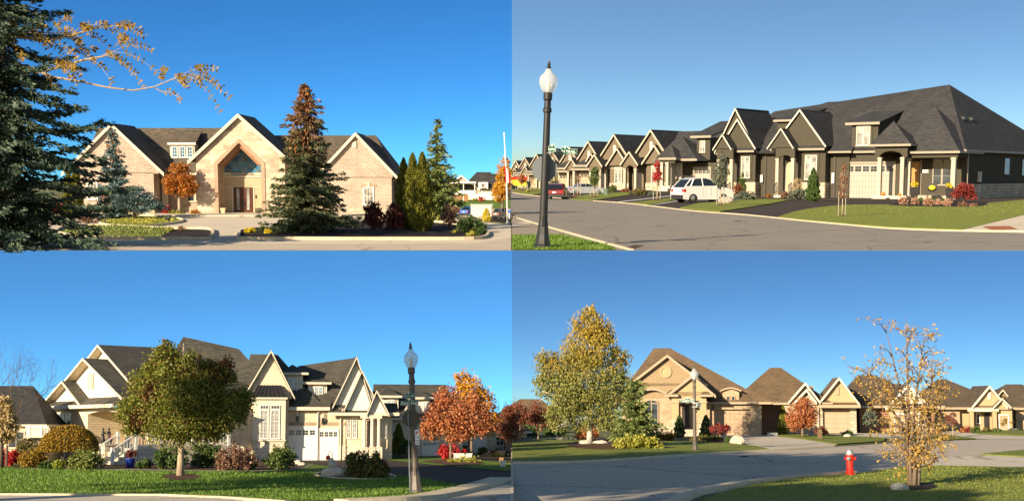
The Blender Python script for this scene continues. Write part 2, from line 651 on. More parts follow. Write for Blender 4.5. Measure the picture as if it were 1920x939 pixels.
M['brick_red'] = courses('brick_red', (0.26, 0.115, 0.06), (0.15, 0.062, 0.036), (0.36, 0.24, 0.16), 8, 3.2, 0.5, 0.25)
M['brick_trim'] = courses('brick_trim', (0.40, 0.26, 0.175), (0.32, 0.195, 0.13), (0.42, 0.32, 0.24), 4, 3.0, 0.45, 0.15)
M['ashlar'] = courses('ashlar', (0.58, 0.475, 0.34), (0.36, 0.22, 0.165), (0.47, 0.395, 0.305), 17, 8.5, 0.7, 0.2, stain=0.25, spread=-0.3)
M['stone_base'] = courses('stone_base', (0.50, 0.43, 0.32), (0.34, 0.28, 0.20), (0.28, 0.24, 0.18), 12, 6, 0.7, 0.25)
M['block_cream'] = courses('block_cream', (0.66, 0.57, 0.44), (0.56, 0.48, 0.36), (0.42, 0.36, 0.27), 16, 8, 0.6, 0.15)
M['stucco_dark'] = plain('stucco_dark', (0.064, 0.057, 0.042), 0.9, 0.1, 0.25, spec=0.15)
M['stucco_tan'] = plain('stucco_tan', (0.29, 0.215, 0.13), 0.9, 0.08, 0.3, spec=0.15)
M['stucco_taupe'] = plain('stucco_taupe', (0.145, 0.115, 0.08), 0.9, 0.1, 0.3, spec=0.15)
M['stucco_gold'] = plain('stucco_gold', (0.41, 0.30, 0.17), 0.9, 0.07, 0.3, spec=0.15)
M['siding'] = courses('siding', (0.80, 0.74, 0.60), (0.80, 0.74, 0.60), (0.6, 0.54, 0.42), 4.5, 300, 0.35, 0.04, rough=0.6, offset=0.0, stain=0.04, bumpy=0.2)
M['siding_tan'] = courses('siding_tan', (0.62, 0.52, 0.36), (0.62, 0.52, 0.36), (0.42, 0.34, 0.24), 300, 3.2, 0.35, 0.05, rough=0.6, stain=0.05, bumpy=0.2)
M['trim'] = plain('trim', (0.60, 0.53, 0.41), 0.55, 0.05, 0.1)
M['trim_white'] = plain('trim_white', (0.80, 0.76, 0.66), 0.5, 0.05, 0.1)
M['trim_stone'] = plain('trim_stone', (0.40, 0.355, 0.275), 0.55, 0.06, 0.1)
M['trim_cream'] = plain('trim_cream', (0.52, 0.475, 0.39), 0.5, 0.05, 0.1)
M['trim_taupe'] = plain('trim_taupe', (0.36, 0.27, 0.18), 0.55, 0.06, 0.1)
M['trim_dark'] = plain('trim_dark', (0.06, 0.052, 0.042), 0.5, 0.1, 0.1)
M['trim_grey'] = plain('trim_grey', (0.27, 0.235, 0.18), 0.5, 0.06, 0.1)
M['soffit'] = plain('soffit', (0.42, 0.35, 0.24), 0.7, 0.05, 0.1)
M['cedar'] = plain('cedar', (0.27, 0.135, 0.06), 0.6, 0.2, 0.2)
M['door_wood'] = plain('door_wood', (0.075, 0.022, 0.012), 0.4, 0.3, 0.2)
M['door_oak'] = plain('door_oak', (0.42, 0.20, 0.05), 0.45, 0.15, 0.2)
M['door_dark'] = plain('door_dark', (0.028, 0.026, 0.026), 0.4, 0.15, 0.2)
M['panel_beige'] = plain('panel_beige', (0.42, 0.33, 0.21), 0.7, 0.06, 0.1)
M['garage_white'] = plain('garage_white', (0.82, 0.77, 0.66), 0.5, 0.03, 0.1)
M['garage_grey'] = courses('garage_grey', (0.36, 0.335, 0.285), (0.345, 0.32, 0.275), (0.24, 0.22, 0.19), 6, 11, 0.5, 0.05, rough=0.5, offset=0.0, stain=0.04)
M['garage_tan'] = courses('garage_tan', (0.40, 0.28, 0.18), (0.385, 0.27, 0.175), (0.27, 0.185, 0.12), 8, 10, 0.45, 0.05, rough=0.55, offset=0.0, stain=0.04)
M['garage_beige'] = courses('garage_beige', (0.38, 0.295, 0.20), (0.365, 0.285, 0.19), (0.26, 0.2, 0.13), 22, 9, 0.45, 0.05, rough=0.55, offset=0.0, stain=0.04)
M['glass'] = glass_mat('glass')
M['glass_blue'] = glass_mat('glass_blue', (0.035, 0.14, 0.25), 0.03)
M['blinds'] = blind_glass('blinds')
M['curtain'] = glass_mat('curtain', (0.22, 0.22, 0.21), 0.15)
M['metal_black'] = plain('metal_black', (0.018, 0.018, 0.02), 0.42, 0.2, 0.2, spec=0.5)
M['metal_bronze'] = plain('metal_bronze', (0.10, 0.078, 0.06), 0.5, 0.2, 0.2, spec=0.5)
M['metal_roof'] = plain('metal_roof', (0.022, 0.02, 0.02), 0.3, 0.2, 0.1, spec=0.6)
M['steel'] = plain('steel', (0.45, 0.44, 0.42), 0.4, 0.1, 0.2, metal=0.7)
M['aluminium'] = plain('aluminium', (0.75, 0.74, 0.72), 0.4, 0.05, 0.2)
M['wood_stake'] = plain('wood_stake', (0.34, 0.29, 0.22), 0.8, 0.15, 0.3)
M['wood_post'] = plain('wood_post', (0.16, 0.10, 0.06), 0.85, 0.2, 0.3)
M['bark'] = plain('bark', (0.16, 0.12, 0.085), 0.95, 0.35, 0.35)
M['bark_dark'] = plain('bark_dark', (0.07, 0.052, 0.04), 0.95, 0.3, 0.35)
M['bark_pale'] = plain('bark_pale', (0.34, 0.26, 0.18), 0.9, 0.3, 0.25)
M['bark_birch'] = plain('bark_birch', (0.55, 0.50, 0.42), 0.85, 0.45, 0.3)
M['twig'] = plain('twig', (0.11, 0.07, 0.05), 0.9, 0.2, 0.4)
M['rock'] = plain('rock', (0.34, 0.30, 0.245), 0.9, 0.35, 0.25)
M['rock_pale'] = plain('rock_pale', (0.50, 0.44, 0.35), 0.9, 0.25, 0.25)
M['sign_green'] = plain('sign_green', (0.004, 0.085, 0.05), 0.4, 0.08, 0.2)
M['sign_white'] = plain('sign_white', (0.75, 0.77, 0.73), 0.4, 0.03, 0.2)
M['sign_back'] = plain('sign_back', (0.075, 0.055, 0.038), 0.6, 0.12, 0.15)
M['sign_steel'] = plain('sign_steel', (0.17, 0.185, 0.20), 0.5, 0.15, 0.3, metal=0.3)
M['red_paint'] = plain('red_paint', (0.62, 0.022, 0.012), 0.35, 0.06, 0.15, coat=0.3)
M['red_mark'] = plain('red_mark', (0.5, 0.03, 0.03), 0.5, 0.05, 0.1)
M['cobalt'] = plain('cobalt', (0.012, 0.03, 0.24), 0.2, 0.1, 0.1, coat=0.6)
M['pumpkin'] = plain('pumpkin', (0.68, 0.20, 0.02), 0.5, 0.15, 0.5)
M['planter_black'] = plain('planter_black', (0.04, 0.036, 0.034), 0.6, 0.2, 0.1)
M['planter_cream'] = plain('planter_cream', (0.62, 0.48, 0.28), 0.8, 0.08, 0.2)
M['cushion_green'] = plain('cushion_green', (0.05, 0.07, 0.03), 0.9, 0.1, 0.2)
M['bronze_statue'] = plain('bronze_statue', (0.03, 0.035, 0.035), 0.5, 0.3, 0.4)
M['utility_grey'] = plain('utility_grey', (0.50, 0.49, 0.46), 0.6, 0.06, 0.15)
M['utility_green'] = plain('utility_green', (0.12, 0.18, 0.14), 0.6, 0.08, 0.15)
M['tyre'] = plain('tyre', (0.012, 0.012, 0.013), 0.85, 0.1, 0.3)
M['rim'] = plain('rim', (0.55, 0.55, 0.56), 0.25, 0.1, 0.3, metal=0.8)
M['car_glass'] = plain('car_glass', (0.012, 0.014, 0.017), 0.06, 0.1, 0.1, spec=0.8)
M['car_white'] = plain('car_white', (0.74, 0.73, 0.70), 0.25, 0.02, 0.05, coat=0.8)
M['car_silver'] = plain('car_silver', (0.46, 0.50, 0.54), 0.25, 0.02, 0.05, metal=0.35, coat=0.8)
M['car_maroon'] = plain('car_maroon', (0.15, 0.012, 0.018), 0.25, 0.03, 0.05, coat=0.8)
M['car_bronze'] = plain('car_bronze', (0.30, 0.24, 0.19), 0.25, 0.03, 0.05, metal=0.4, coat=0.8)
M['car_blue'] = plain('car_blue', (0.02, 0.13, 0.45), 0.25, 0.03, 0.05, coat=0.8)
M['car_black'] = plain('car_black', (0.015, 0.016, 0.02), 0.2, 0.03, 0.05, coat=0.8)
M['plastic_black'] = plain('plastic_black', (0.02, 0.02, 0.022), 0.6, 0.1, 0.1)
M['lamp_red'] = plain('lamp_red', (0.5, 0.02, 0.02), 0.2, 0.05, 0.1)
M['truck_yellow'] = plain('truck_yellow', (0.55, 0.45, 0.04), 0.5, 0.05, 0.1)
M['skin'] = plain('skin', (0.5, 0.3, 0.2), 0.6, 0.05, 0.2)
M['jacket_blue'] = plain('jacket_blue', (0.02, 0.13, 0.50), 0.8, 0.08, 0.2)
M['jeans'] = plain('jeans', (0.42, 0.50, 0.58), 0.8, 0.08, 0.2)
M['hair'] = plain('hair', (0.05, 0.035, 0.02), 0.8, 0.1, 0.2)
M['flag_red'] = plain('flag_red', (0.55, 0.02, 0.03), 0.8, 0.05, 0.2)

def globe_mat():
    m, nt, b, o = new_mat('lamp_globe')
    b.inputs['Base Color'].default_value = (0.80, 0.81, 0.78, 1)
    b.inputs['Roughness'].default_value = 0.18
    tr = node(nt, 'ShaderNodeBsdfTransparent')
    tl = node(nt, 'ShaderNodeBsdfTranslucent')
    tl.inputs[0].default_value = (0.85, 0.86, 0.84, 1)
    m1 = node(nt, 'ShaderNodeMixShader'); m1.inputs[0].default_value = 0.45
    nt.links.new(b.outputs[0], m1.inputs[1]); nt.links.new(tl.outputs[0], m1.inputs[2])
    mx = node(nt, 'ShaderNodeMixShader'); mx.inputs[0].default_value = 0.48
    nt.links.new(m1.outputs[0], mx.inputs[1]); nt.links.new(tr.outputs[0], mx.inputs[2]); nt.links.new(mx.outputs[0], o.inputs[0])
    return m
M['globe'] = globe_mat()

# grounds
M['concrete'] = ground_mat('concrete', [(0.43, 0.37, 0.285), (0.51, 0.445, 0.345), (0.47, 0.405, 0.315)], 0.15, 6, amp=0.12, cracks=0.12)
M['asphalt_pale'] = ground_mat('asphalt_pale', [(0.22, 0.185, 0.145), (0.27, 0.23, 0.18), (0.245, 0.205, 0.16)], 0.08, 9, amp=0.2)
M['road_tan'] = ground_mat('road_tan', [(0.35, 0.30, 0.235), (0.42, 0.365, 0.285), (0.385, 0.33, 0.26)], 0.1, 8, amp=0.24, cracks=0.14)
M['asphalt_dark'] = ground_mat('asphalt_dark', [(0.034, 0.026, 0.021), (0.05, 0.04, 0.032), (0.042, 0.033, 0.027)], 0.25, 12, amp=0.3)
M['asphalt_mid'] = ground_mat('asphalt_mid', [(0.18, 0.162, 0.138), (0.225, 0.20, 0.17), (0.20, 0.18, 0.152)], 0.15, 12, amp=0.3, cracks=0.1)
M['kerb'] = ground_mat('kerb', [(0.46, 0.38, 0.26), (0.56, 0.47, 0.33)], 0.8, 8, amp=0.12)
M['grass'] = ground_mat('grass', [(0.075, 0.13, 0.016), (0.12, 0.18, 0.025), (0.09, 0.15, 0.018)], 0.5, 14, amp=0.45, b_dist=0.05)
M['grass_dry'] = ground_mat('grass_dry', [(0.12, 0.15, 0.025), (0.17, 0.19, 0.035), (0.145, 0.17, 0.03)], 0.35, 9, amp=0.4, b_dist=0.05)
M['mulch'] = ground_mat('mulch', [(0.075, 0.042, 0.027), (0.12, 0.07, 0.045)], 3, 16, amp=0.6, b_dist=0.08)
M['mulch_dark'] = ground_mat('mulch_dark', [(0.016, 0.013, 0.013), (0.035, 0.028, 0.026)], 3, 12, amp=0.7, b_dist=0.12)
M['soil_far'] = ground_mat('soil_far', [(0.10, 0.11, 0.04), (0.14, 0.13, 0.06)], 0.05, 2, amp=0.3)
M['tactile'] = ground_mat('tactile', [(0.26, 0.095, 0.045), (0.32, 0.12, 0.055)], 1, 12, amp=0.2)
M['white_line'] = ground_mat('white_line', [(0.6, 0.58, 0.53), (0.7, 0.68, 0.62)], 2, 10, amp=0.15)
M['iron'] = ground_mat('iron', [(0.05, 0.035, 0.028), (0.09, 0.06, 0.045)], 6, 20, amp=0.4)

# foliage
M['spruce_green'] = leaf_mat('spruce_green', [(0.028, 0.05, 0.034), (0.05, 0.08, 0.05), (0.075, 0.105, 0.07)], trans=0.1)
M['spruce_blue'] = leaf_mat('spruce_blue', [(0.06, 0.105, 0.105), (0.095, 0.15, 0.15), (0.14, 0.20, 0.20)], trans=0.08)
M['spruce_old'] = leaf_mat('spruce_old', [(0.032, 0.055, 0.04), (0.05, 0.08, 0.055), (0.07, 0.10, 0.065)], patch=(0.12, 0.11, 0.03), patch_scale=0.02, trans=0.1)
M['cones'] = leaf_mat('cones', [(0.20, 0.075, 0.025), (0.30, 0.12, 0.04), (0.15, 0.055, 0.02)], trans=0.0)
M['spruce_warm'] = leaf_mat('spruce_warm', [(0.05, 0.075, 0.02), (0.085, 0.11, 0.03), (0.12, 0.135, 0.04)], trans=0.12)
M['cedar_green'] = leaf_mat('cedar_green', [(0.085, 0.095, 0.010), (0.13, 0.135, 0.015), (0.17, 0.165, 0.025)], trans=0.15)
M['cedar_deep'] = leaf_mat('cedar_deep', [(0.025, 0.05, 0.012), (0.045, 0.075, 0.018), (0.06, 0.09, 0.022)], trans=0.15)
M['juniper'] = leaf_mat('juniper', [(0.07, 0.095, 0.02), (0.11, 0.13, 0.03), (0.15, 0.17, 0.04)], trans=0.15)
M['juniper_gold'] = leaf_mat('juniper_gold', [(0.13, 0.13, 0.02), (0.24, 0.23, 0.035), (0.34, 0.32, 0.05)], trans=0.2)
M['orange'] = leaf_mat('orange', [(0.30, 0.085, 0.015), (0.42, 0.15, 0.02), (0.36, 0.20, 0.03), (0.22, 0.06, 0.012)], trans=0.35)
M['maple_red'] = leaf_mat('maple_red', [(0.30, 0.09, 0.035), (0.40, 0.15, 0.055), (0.37, 0.19, 0.075), (0.24, 0.06, 0.028)], trans=0.3)
M['maple_gold'] = leaf_mat('maple_gold', [(0.50, 0.26, 0.02), (0.62, 0.36, 0.03), (0.46, 0.19, 0.02)], trans=0.35)
M['rusty'] = leaf_mat('rusty', [(0.20, 0.065, 0.03), (0.28, 0.10, 0.05), (0.14, 0.045, 0.025)], trans=0.3)
M['crimson'] = leaf_mat('crimson', [(0.30, 0.012, 0.015), (0.42, 0.02, 0.02), (0.5, 0.05, 0.04)], trans=0.3)
M['burgundy'] = leaf_mat('burgundy', [(0.07, 0.018, 0.016), (0.11, 0.03, 0.022), (0.16, 0.05, 0.03)], trans=0.2)
M['japanese_maple'] = leaf_mat('japanese_maple', [(0.22, 0.035, 0.03), (0.30, 0.055, 0.04), (0.16, 0.022, 0.02)], trans=0.3)
M['pear'] = leaf_mat('pear', [(0.09, 0.12, 0.014), (0.135, 0.165, 0.022), (0.19, 0.185, 0.035), (0.15, 0.10, 0.025)], patch=(0.12, 0.035, 0.02), patch_scale=0.0125, trans=0.3, rough=0.5, spec=0.3)
M['green_leaf'] = leaf_mat('green_leaf', [(0.035, 0.06, 0.016), (0.06, 0.09, 0.02), (0.09, 0.115, 0.03)], trans=0.25)
M['olive_leaf'] = leaf_mat('olive_leaf', [(0.10, 0.10, 0.02), (0.15, 0.13, 0.03), (0.11, 0.075, 0.03), (0.07, 0.075, 0.02)], trans=0.25)
M['dome_gold'] = leaf_mat('dome_gold', [(0.17, 0.12, 0.012), (0.24, 0.16, 0.015), (0.20, 0.10, 0.015)], trans=0.2)
M['lime'] = leaf_mat('lime', [(0.22, 0.26, 0.03), (0.30, 0.31, 0.04), (0.16, 0.2, 0.03)], trans=0.25)
M['yellow'] = leaf_mat('yellow', [(0.55, 0.42, 0.015), (0.68, 0.55, 0.03), (0.45, 0.36, 0.02)], trans=0.25)
M['leaf_gold'] = leaf_mat('leaf_gold', [(0.46, 0.29, 0.06), (0.52, 0.36, 0.10), (0.38, 0.21, 0.045), (0.46, 0.28, 0.08)], trans=0.4)
M['locust'] = leaf_mat('locust', [(0.42, 0.24, 0.03), (0.52, 0.34, 0.05), (0.30, 0.15, 0.02), (0.22, 0.20, 0.03)], trans=0.4)
M['brown_leaf'] = leaf_mat('brown_leaf', [(0.19, 0.10, 0.06), (0.27, 0.16, 0.10), (0.12, 0.06, 0.04)], trans=0.2)
M['hydrangea'] = leaf_mat('hydrangea', [(0.40, 0.23, 0.15), (0.48, 0.31, 0.21), (0.30, 0.16, 0.10)], trans=0.25)
M['straw'] = leaf_mat('straw', [(0.42, 0.31, 0.17), (0.52, 0.40, 0.24), (0.32, 0.22, 0.12)], trans=0.3)
M['cream_leaf'] = leaf_mat('cream_leaf', [(0.46, 0.36, 0.17), (0.56, 0.45, 0.24), (0.36, 0.25, 0.10)], trans=0.3)
M['grey_green'] = leaf_mat('grey_green', [(0.055, 0.07, 0.05), (0.085, 0.10, 0.07), (0.12, 0.13, 0.09)], trans=0.2)
M['pink_flower'] = leaf_mat('pink_flower', [(0.34, 0.04, 0.09), (0.42, 0.10, 0.15), (0.18, 0.06, 0.08)], trans=0.2)
M['blade'] = leaf_mat('blade', [(0.05, 0.10, 0.012), (0.085, 0.15, 0.018), (0.12, 0.18, 0.028)], trans=0.3)
M['blade_dry'] = leaf_mat('blade_dry', [(0.10, 0.13, 0.022), (0.15, 0.18, 0.03), (0.19, 0.2, 0.045)], trans=0.3)
M['fallen'] = leaf_mat('fallen', [(0.50, 0.30, 0.05), (0.40, 0.2, 0.05), (0.56, 0.42, 0.14)], trans=0.2)
M['birch_leaf'] = height_leaf_mat('birch_leaf', [(0.17, 0.19, 0.05), (0.24, 0.25, 0.07), (0.32, 0.30, 0.08)], [(0.38, 0.27, 0.035), (0.46, 0.33, 0.05), (0.30, 0.24, 0.045)], 90, 225)
M['spruce_coned'] = height_leaf_mat('spruce_coned', [(0.075, 0.11, 0.06), (0.11, 0.15, 0.08), (0.14, 0.17, 0.09), (0.18, 0.165, 0.06)], [(0.24, 0.12, 0.06), (0.30, 0.17, 0.085), (0.14, 0.125, 0.06)], 85, 265, 0.2)

# ------------------------------------------------------------------ sky backdrops, each behind its street
def backdrop(label, street, y, x0, x1, z0, z1, mat, tilt=True):
    mb = MB()
    mb.add([(x0, y, z0), (x1, y, z0), (x1, y, z1), (x0, y, z1)], [(0, 1, 2, 3)])
    o = bpy.data.objects.new('sky', mb.mesh('sky', mat))
    COL.objects.link(o)
    o.matrix_world = street.M if tilt else Matrix.Identity(4)
    o['kind'] = 'structure'
    return o

# ------------------------------------------------------------------ plants
def limb_path(rng, a, b, n=5, wob=0.08):
    a, b = np.array(a, float), np.array(b, float)
    L = np.linalg.norm(b - a)
    out = []
    for i in range(n):
        t = i / (n - 1)
        p = a + (b - a) * t
        if 0 < i < n - 1:
            p = p + rng.normal(size=3) * L * wob * 0.5
        p = p + np.array([0, 0, L * 0.12 * math.sin(math.pi * t)])
        out.append(tuple(p))
    return out

def tree(street, u, v, name, label, cat, H, trunk_h, trunk_r, ells, n, leaf, mat, bark='bark', seed=1, group=None, droop=0.3,
         sub=26, subr=0.3, shell=0.45, limbs=9, aspect=0.6, lean=0.0, extra=None, stakes=False, multi=1):
    rng = np.random.default_rng(seed)
    T = Thing(street, u, v).tag(name, label, cat, group)
    mb = MB()
    top = max(e[2] + e[5] * 0.5 for e in ells)
    for q in range(multi):
        off = 0 if multi == 1 else (q - (multi - 1) / 2) * trunk_r * 2.4
        end = lean + off * 3.0
        mb.tube([(off, 0, -1), (off + lean * 0.1, 0, trunk_h * 0.5), (off + (end - off) * 0.3, 0, trunk_h), (end * 0.8, 0, (trunk_h + top) / 2), (end, 0, top)],
                [trunk_r * 1.25, trunk_r, trunk_r * 0.85, trunk_r * 0.5, trunk_r * 0.15], 8)
        for i in range(limbs):
            e = ells[rng.integers(0, len(ells))]
            tip = np.array(e[:3]) + ball(rng, 1, 0.5)[0] * np.array(e[3:6]) * 0.9
            z = trunk_h * 0.85 + (min(tip[2], top) - trunk_h) * rng.uniform(0.0, 0.45)
            z = max(trunk_h * 0.7, min(z, tip[2]))
            base = (off + (end - off) * min(1, max(0, (z - trunk_h * .5) / max(1, top - trunk_h * .5))), 0, z)
            r0 = trunk_r * 0.45
            mb.tube(limb_path(rng, base, tip), [r0, r0 * 0.7, r0 * 0.5, r0 * 0.3, r0 * 0.12], 5)
            for j in range(2):
                tp = tip + rng.normal(size=3) * np.array(e[3:6]) * 0.35
                mid = np.array(base) * 0.5 + tip * 0.5
                mb.tube(limb_path(rng, mid, tp, 4), [r0 * 0.35, r0 * 0.25, r0 * 0.15, r0 * 0.06], 4)
    T.part('trunk', mb, M[bark], smooth=True)
    Q = crown_quads(rng, ells, n, leaf, sub, subr, droop, shell, aspect)
    T.part('crown', quads_mesh('crown', Q, M[mat]), None)
    if stakes:
        s = MB()
        for dx, dy in ((-7, 2), (7, -2)):
            s.tube([(dx * stakes, dy, -1), (dx * stakes, dy, H * 0.36)], 0.9, 6)
        T.part('stake', s, M['wood_stake'])
    return T

def bush(street, u, v, name, label, cat, w, h, n, leaf, mat, seed=1, group=None, d=None, lobes=6, droop=0.0, stems=True, shell=0.55,
         subr=0.34, up=0.0, aspect=0.55, neat=False):
    """a shrub w wide and h high, sitting on the ground"""
    rng = np.random.default_rng(seed)
    T = Thing(street, u, v).tag(name, label, cat, group)
    d = d or w * 0.8
    if neat:
        c = ball(rng, n, 0.86)
        c[:, 2] = np.abs(c[:, 2]) * 1.0
        P = c * np.array([w / 2, d / 2, h])
        D = rng.normal(size=(n, 3)) + c * 0.7
        Q = blades(P, D, leaf * rng.uniform(.7, 1.3, n), leaf * 0.6, rng)
    else:
        ells = [(0, 0, h * 0.5, w * 0.33, d * 0.33, h * 0.46)]
        for i in range(lobes):
            a = 2 * math.pi * i / lobes + rng.uniform(-.3, .3)
            r = rng.uniform(0.2, 0.34)
            hh = h * rng.uniform(0.32, 0.5)
            ells.append((math.cos(a) * w * r, math.sin(a) * d * r, hh * 0.95, w * rng.uniform(.16, .24), d * rng.uniform(.16, .24), hh * 0.95))
        Q = crown_quads(rng, ells, n, leaf, 14, subr, droop - up, shell, aspect)
        Q[:, :, 2] = np.maximum(Q[:, :, 2], 0.2)
    if stems:
        mb = MB()
        for i in range(7):
            a = rng.uniform(0, 6.28); r = rng.uniform(.1, .36)
            mb.tube([(math.cos(a) * w * .04, math.sin(a) * d * .04, -0.5), (math.cos(a) * w * r * .6, math.sin(a) * d * r * .6, h * .4), (math.cos(a) * w * r, math.sin(a) * d * r, h * .8)], [h * .02 + .3, h * .015 + .2, .15], 5)
        T.part('stem', mb, M['twig'])
    T.part('foliage', quads_mesh('foliage', Q, M[mat]), None)
    return T

def spruce_quads(rng, H, R, z0=0.06, levels=26, per=13, needle=7.0, power=0.85, droop=0.25, upturn=0.2, dens=9, sides=None, width=0.2, ragged=0.2):
    Q = []
    ph0 = rng.uniform(0, 6.28)
    for li in range(levels):
        t = (li + 0.5) / levels
        z = H * (z0 + (0.99 - z0) * t)
        R_t = R * (1 - t) ** power
        k = max(4, int(per * (0.35 + 0.65 * (1 - t))))
        for b in range(k):
            a = 2 * math.pi * (b + rng.random()) / k + li * 1.7
            if rng.random() < 0.06:
                continue
            wave = 1 + ragged * 0.5 * (math.sin(2 * a + t * 7 + ph0) + math.sin(3 * a - t * 15 + ph0 * 2))
            Lb = (R_t * wave * rng.uniform(1 - ragged * 1.3, 1 + ragged * .8) + needle * 0.5)
            zb = z + rng.normal() * H / levels * 0.55
            dr = droop * rng.uniform(0.5, 1.6); ut = upturn * rng.uniform(0.3, 1.5)
            m = max(3, int(Lb / needle * 2.1))
            s = (np.arange(m) + rng.random(m)) / m
            r = Lb * s
            zz = zb - dr * r + ut * Lb * s ** 2.2
            base = np.stack([r * math.cos(a), r * math.sin(a), zz], 1)
            rad = np.array([math.cos(a), math.sin(a), -0.12])
            tan = np.array([-math.sin(a), math.cos(a), 0])
            for q in range(dens):
                side = rng.uniform(-1, 1, (m, 1))
                D = rad * rng.uniform(0.5, 1.1, (m, 1)) + tan * side + np.array([0, 0, 1]) * rng.uniform(-0.75, 0.35, (m, 1))
                spread = (0.12 + 0.28 * (1 - s))[:, None] * Lb * 0.55
                P = base + tan * side * spread * 0.6 + rng.normal(size=(m, 3)) * needle * 0.22
                L = needle * rng.uniform(0.6, 1.25, m)
                Q.append(blades(P + D * (L * 0.3)[:, None] * 0.6, D, L, L * width * 1.6, rng))
    Q = np.concatenate(Q)
    return Q[Q[:, :, 2].min(axis=1) > 0.6]

def spruce(street, u, v, name, label, H, R, mat, seed=1, group=None, cones=0, bark='bark_dark', cat='tree', **kw):
    rng = np.random.default_rng(seed)
    T = Thing(street, u, v).tag(name, label, cat, group)
    mb = MB().tube([(0, 0, -2), (0, 0, H * .4), (0, 0, H * .97)], [R * .085 + 1, R * .05 + .6, .3], 8)
    T.part('trunk', mb, M[bark], smooth=True)
    Q = spruce_quads(rng, H, R, **kw)
    T.part('crown', quads_mesh('crown', Q, M[mat]), None)
    if cones:
        z = H * (0.5 + 0.48 * rng.beta(1.6, 1.1, cones))
        rr = R * (1 - z / H) ** 0.85 * rng.uniform(0.6, 1.08, cones) + 2
        a = rng.uniform(0, 6.28, cones)
        P = np.stack([rr * np.cos(a), rr * np.sin(a), z - 0.18 * rr], 1)
        D = rng.normal(size=(cones, 3)) * 0.25 + np.array([0, 0, -1.0])
        T.part('cones', quads_mesh('cones', blades(P, D, 7.0, 3.0, rng), M['cones']), None)['kind'] = 'stuff'
    return T

def column_cedar(street, u, v, name, label, H, R, mat, n, seed=1, group=None, leaf=5.0, cat='tree'):
    rng = np.random.default_rng(seed)
    T = Thing(street, u, v).tag(name, label, cat, group)
    z = rng.random(n) ** 1.15
    prof = np.minimum(1, (z / 0.10) ** 0.5) * (1 - z ** 2.2) ** 0.75
    a = rng.uniform(0, 2 * math.pi, n)
    lump = 1 + 0.11 * np.sin(5 * a + z * 9 + seed) + 0.10 * np.sin(3 * a - z * 21) + 0.10 * np.sin(2 * a + z * 33 + seed) + 0.06 * np.sin(9 * a + z * 47)
    r = R * prof * lump * np.sqrt(rng.uniform(0.62, 1.05, n))
    P = np.stack([r * np.cos(a), r * np.sin(a), z * H], 1)
    D = np.stack([np.cos(a) * 0.45, np.sin(a) * 0.45, np.full(n, 1.0)], 1) + rng.normal(size=(n, 3)) * 0.35
    T.part('trunk', MB().tube([(0, 0, -1), (0, 0, H * .5)], [R * .14, R * .06], 6), M['bark_dark'])
    T.part('foliage', quads_mesh('foliage', blades(P, D, leaf * rng.uniform(.6, 1.3, n), leaf * 0.5, rng), M[mat]), None)
    return T

def bare_tree(street, u, v, label, H, W, seed=1, group=None, th=1.2, mat='twig', depth=5, name='bare_tree'):
    rng = np.random.default_rng(seed)
    T = Thing(street, u, v).tag(name, label, 'tree', group)
    tr, mb = MB(), MB()
    tr.tube([(0, 0, -1), (0, 0, H * .3)], [th * 1.6, th * 1.2], 7)
    def grow(p, d, L, r, n):
        q = p + d * L
        m = (p + q) / 2 + rng.normal(size=3) * L * 0.06
        mb.tube([tuple(p), tuple(m), tuple(q)], [r, r * .8, r * .6], 4)
        if n == 0:
            return
        for i in range(3 if n > 2 else 2):
            e = d + rng.normal(size=3) * 0.42
            e[2] += 0.12
            e[0] *= W / H * 1.3
            e /= np.linalg.norm(e)
            grow(q, e, L * rng.uniform(.62, .82), r * .6, n - 1)
    for i in range(4):
        d = np.array([rng.normal() * .35, rng.normal() * .35, 1.0]); d /= np.linalg.norm(d)
        grow(np.array([0, 0, H * rng.uniform(.22, .3)]), d, H * .24, th * .75, depth)
    T.part('trunk', tr, M[mat])
    T.part('branches', mb, M[mat])
    return T

def rock(street, u, v, label, w, h, seed=1, mat='rock', group=None, name='boulder', d=None):
    T = Thing(street, u, v)
    mb = MB().blob((0, 0, h * 0.42), (w / 2, (d or w * 0.7) / 2, h * 0.58), seed, 14, 0.13)
    return T.solo(name, mb.mesh(name, M[mat]), label, 'rock', group)

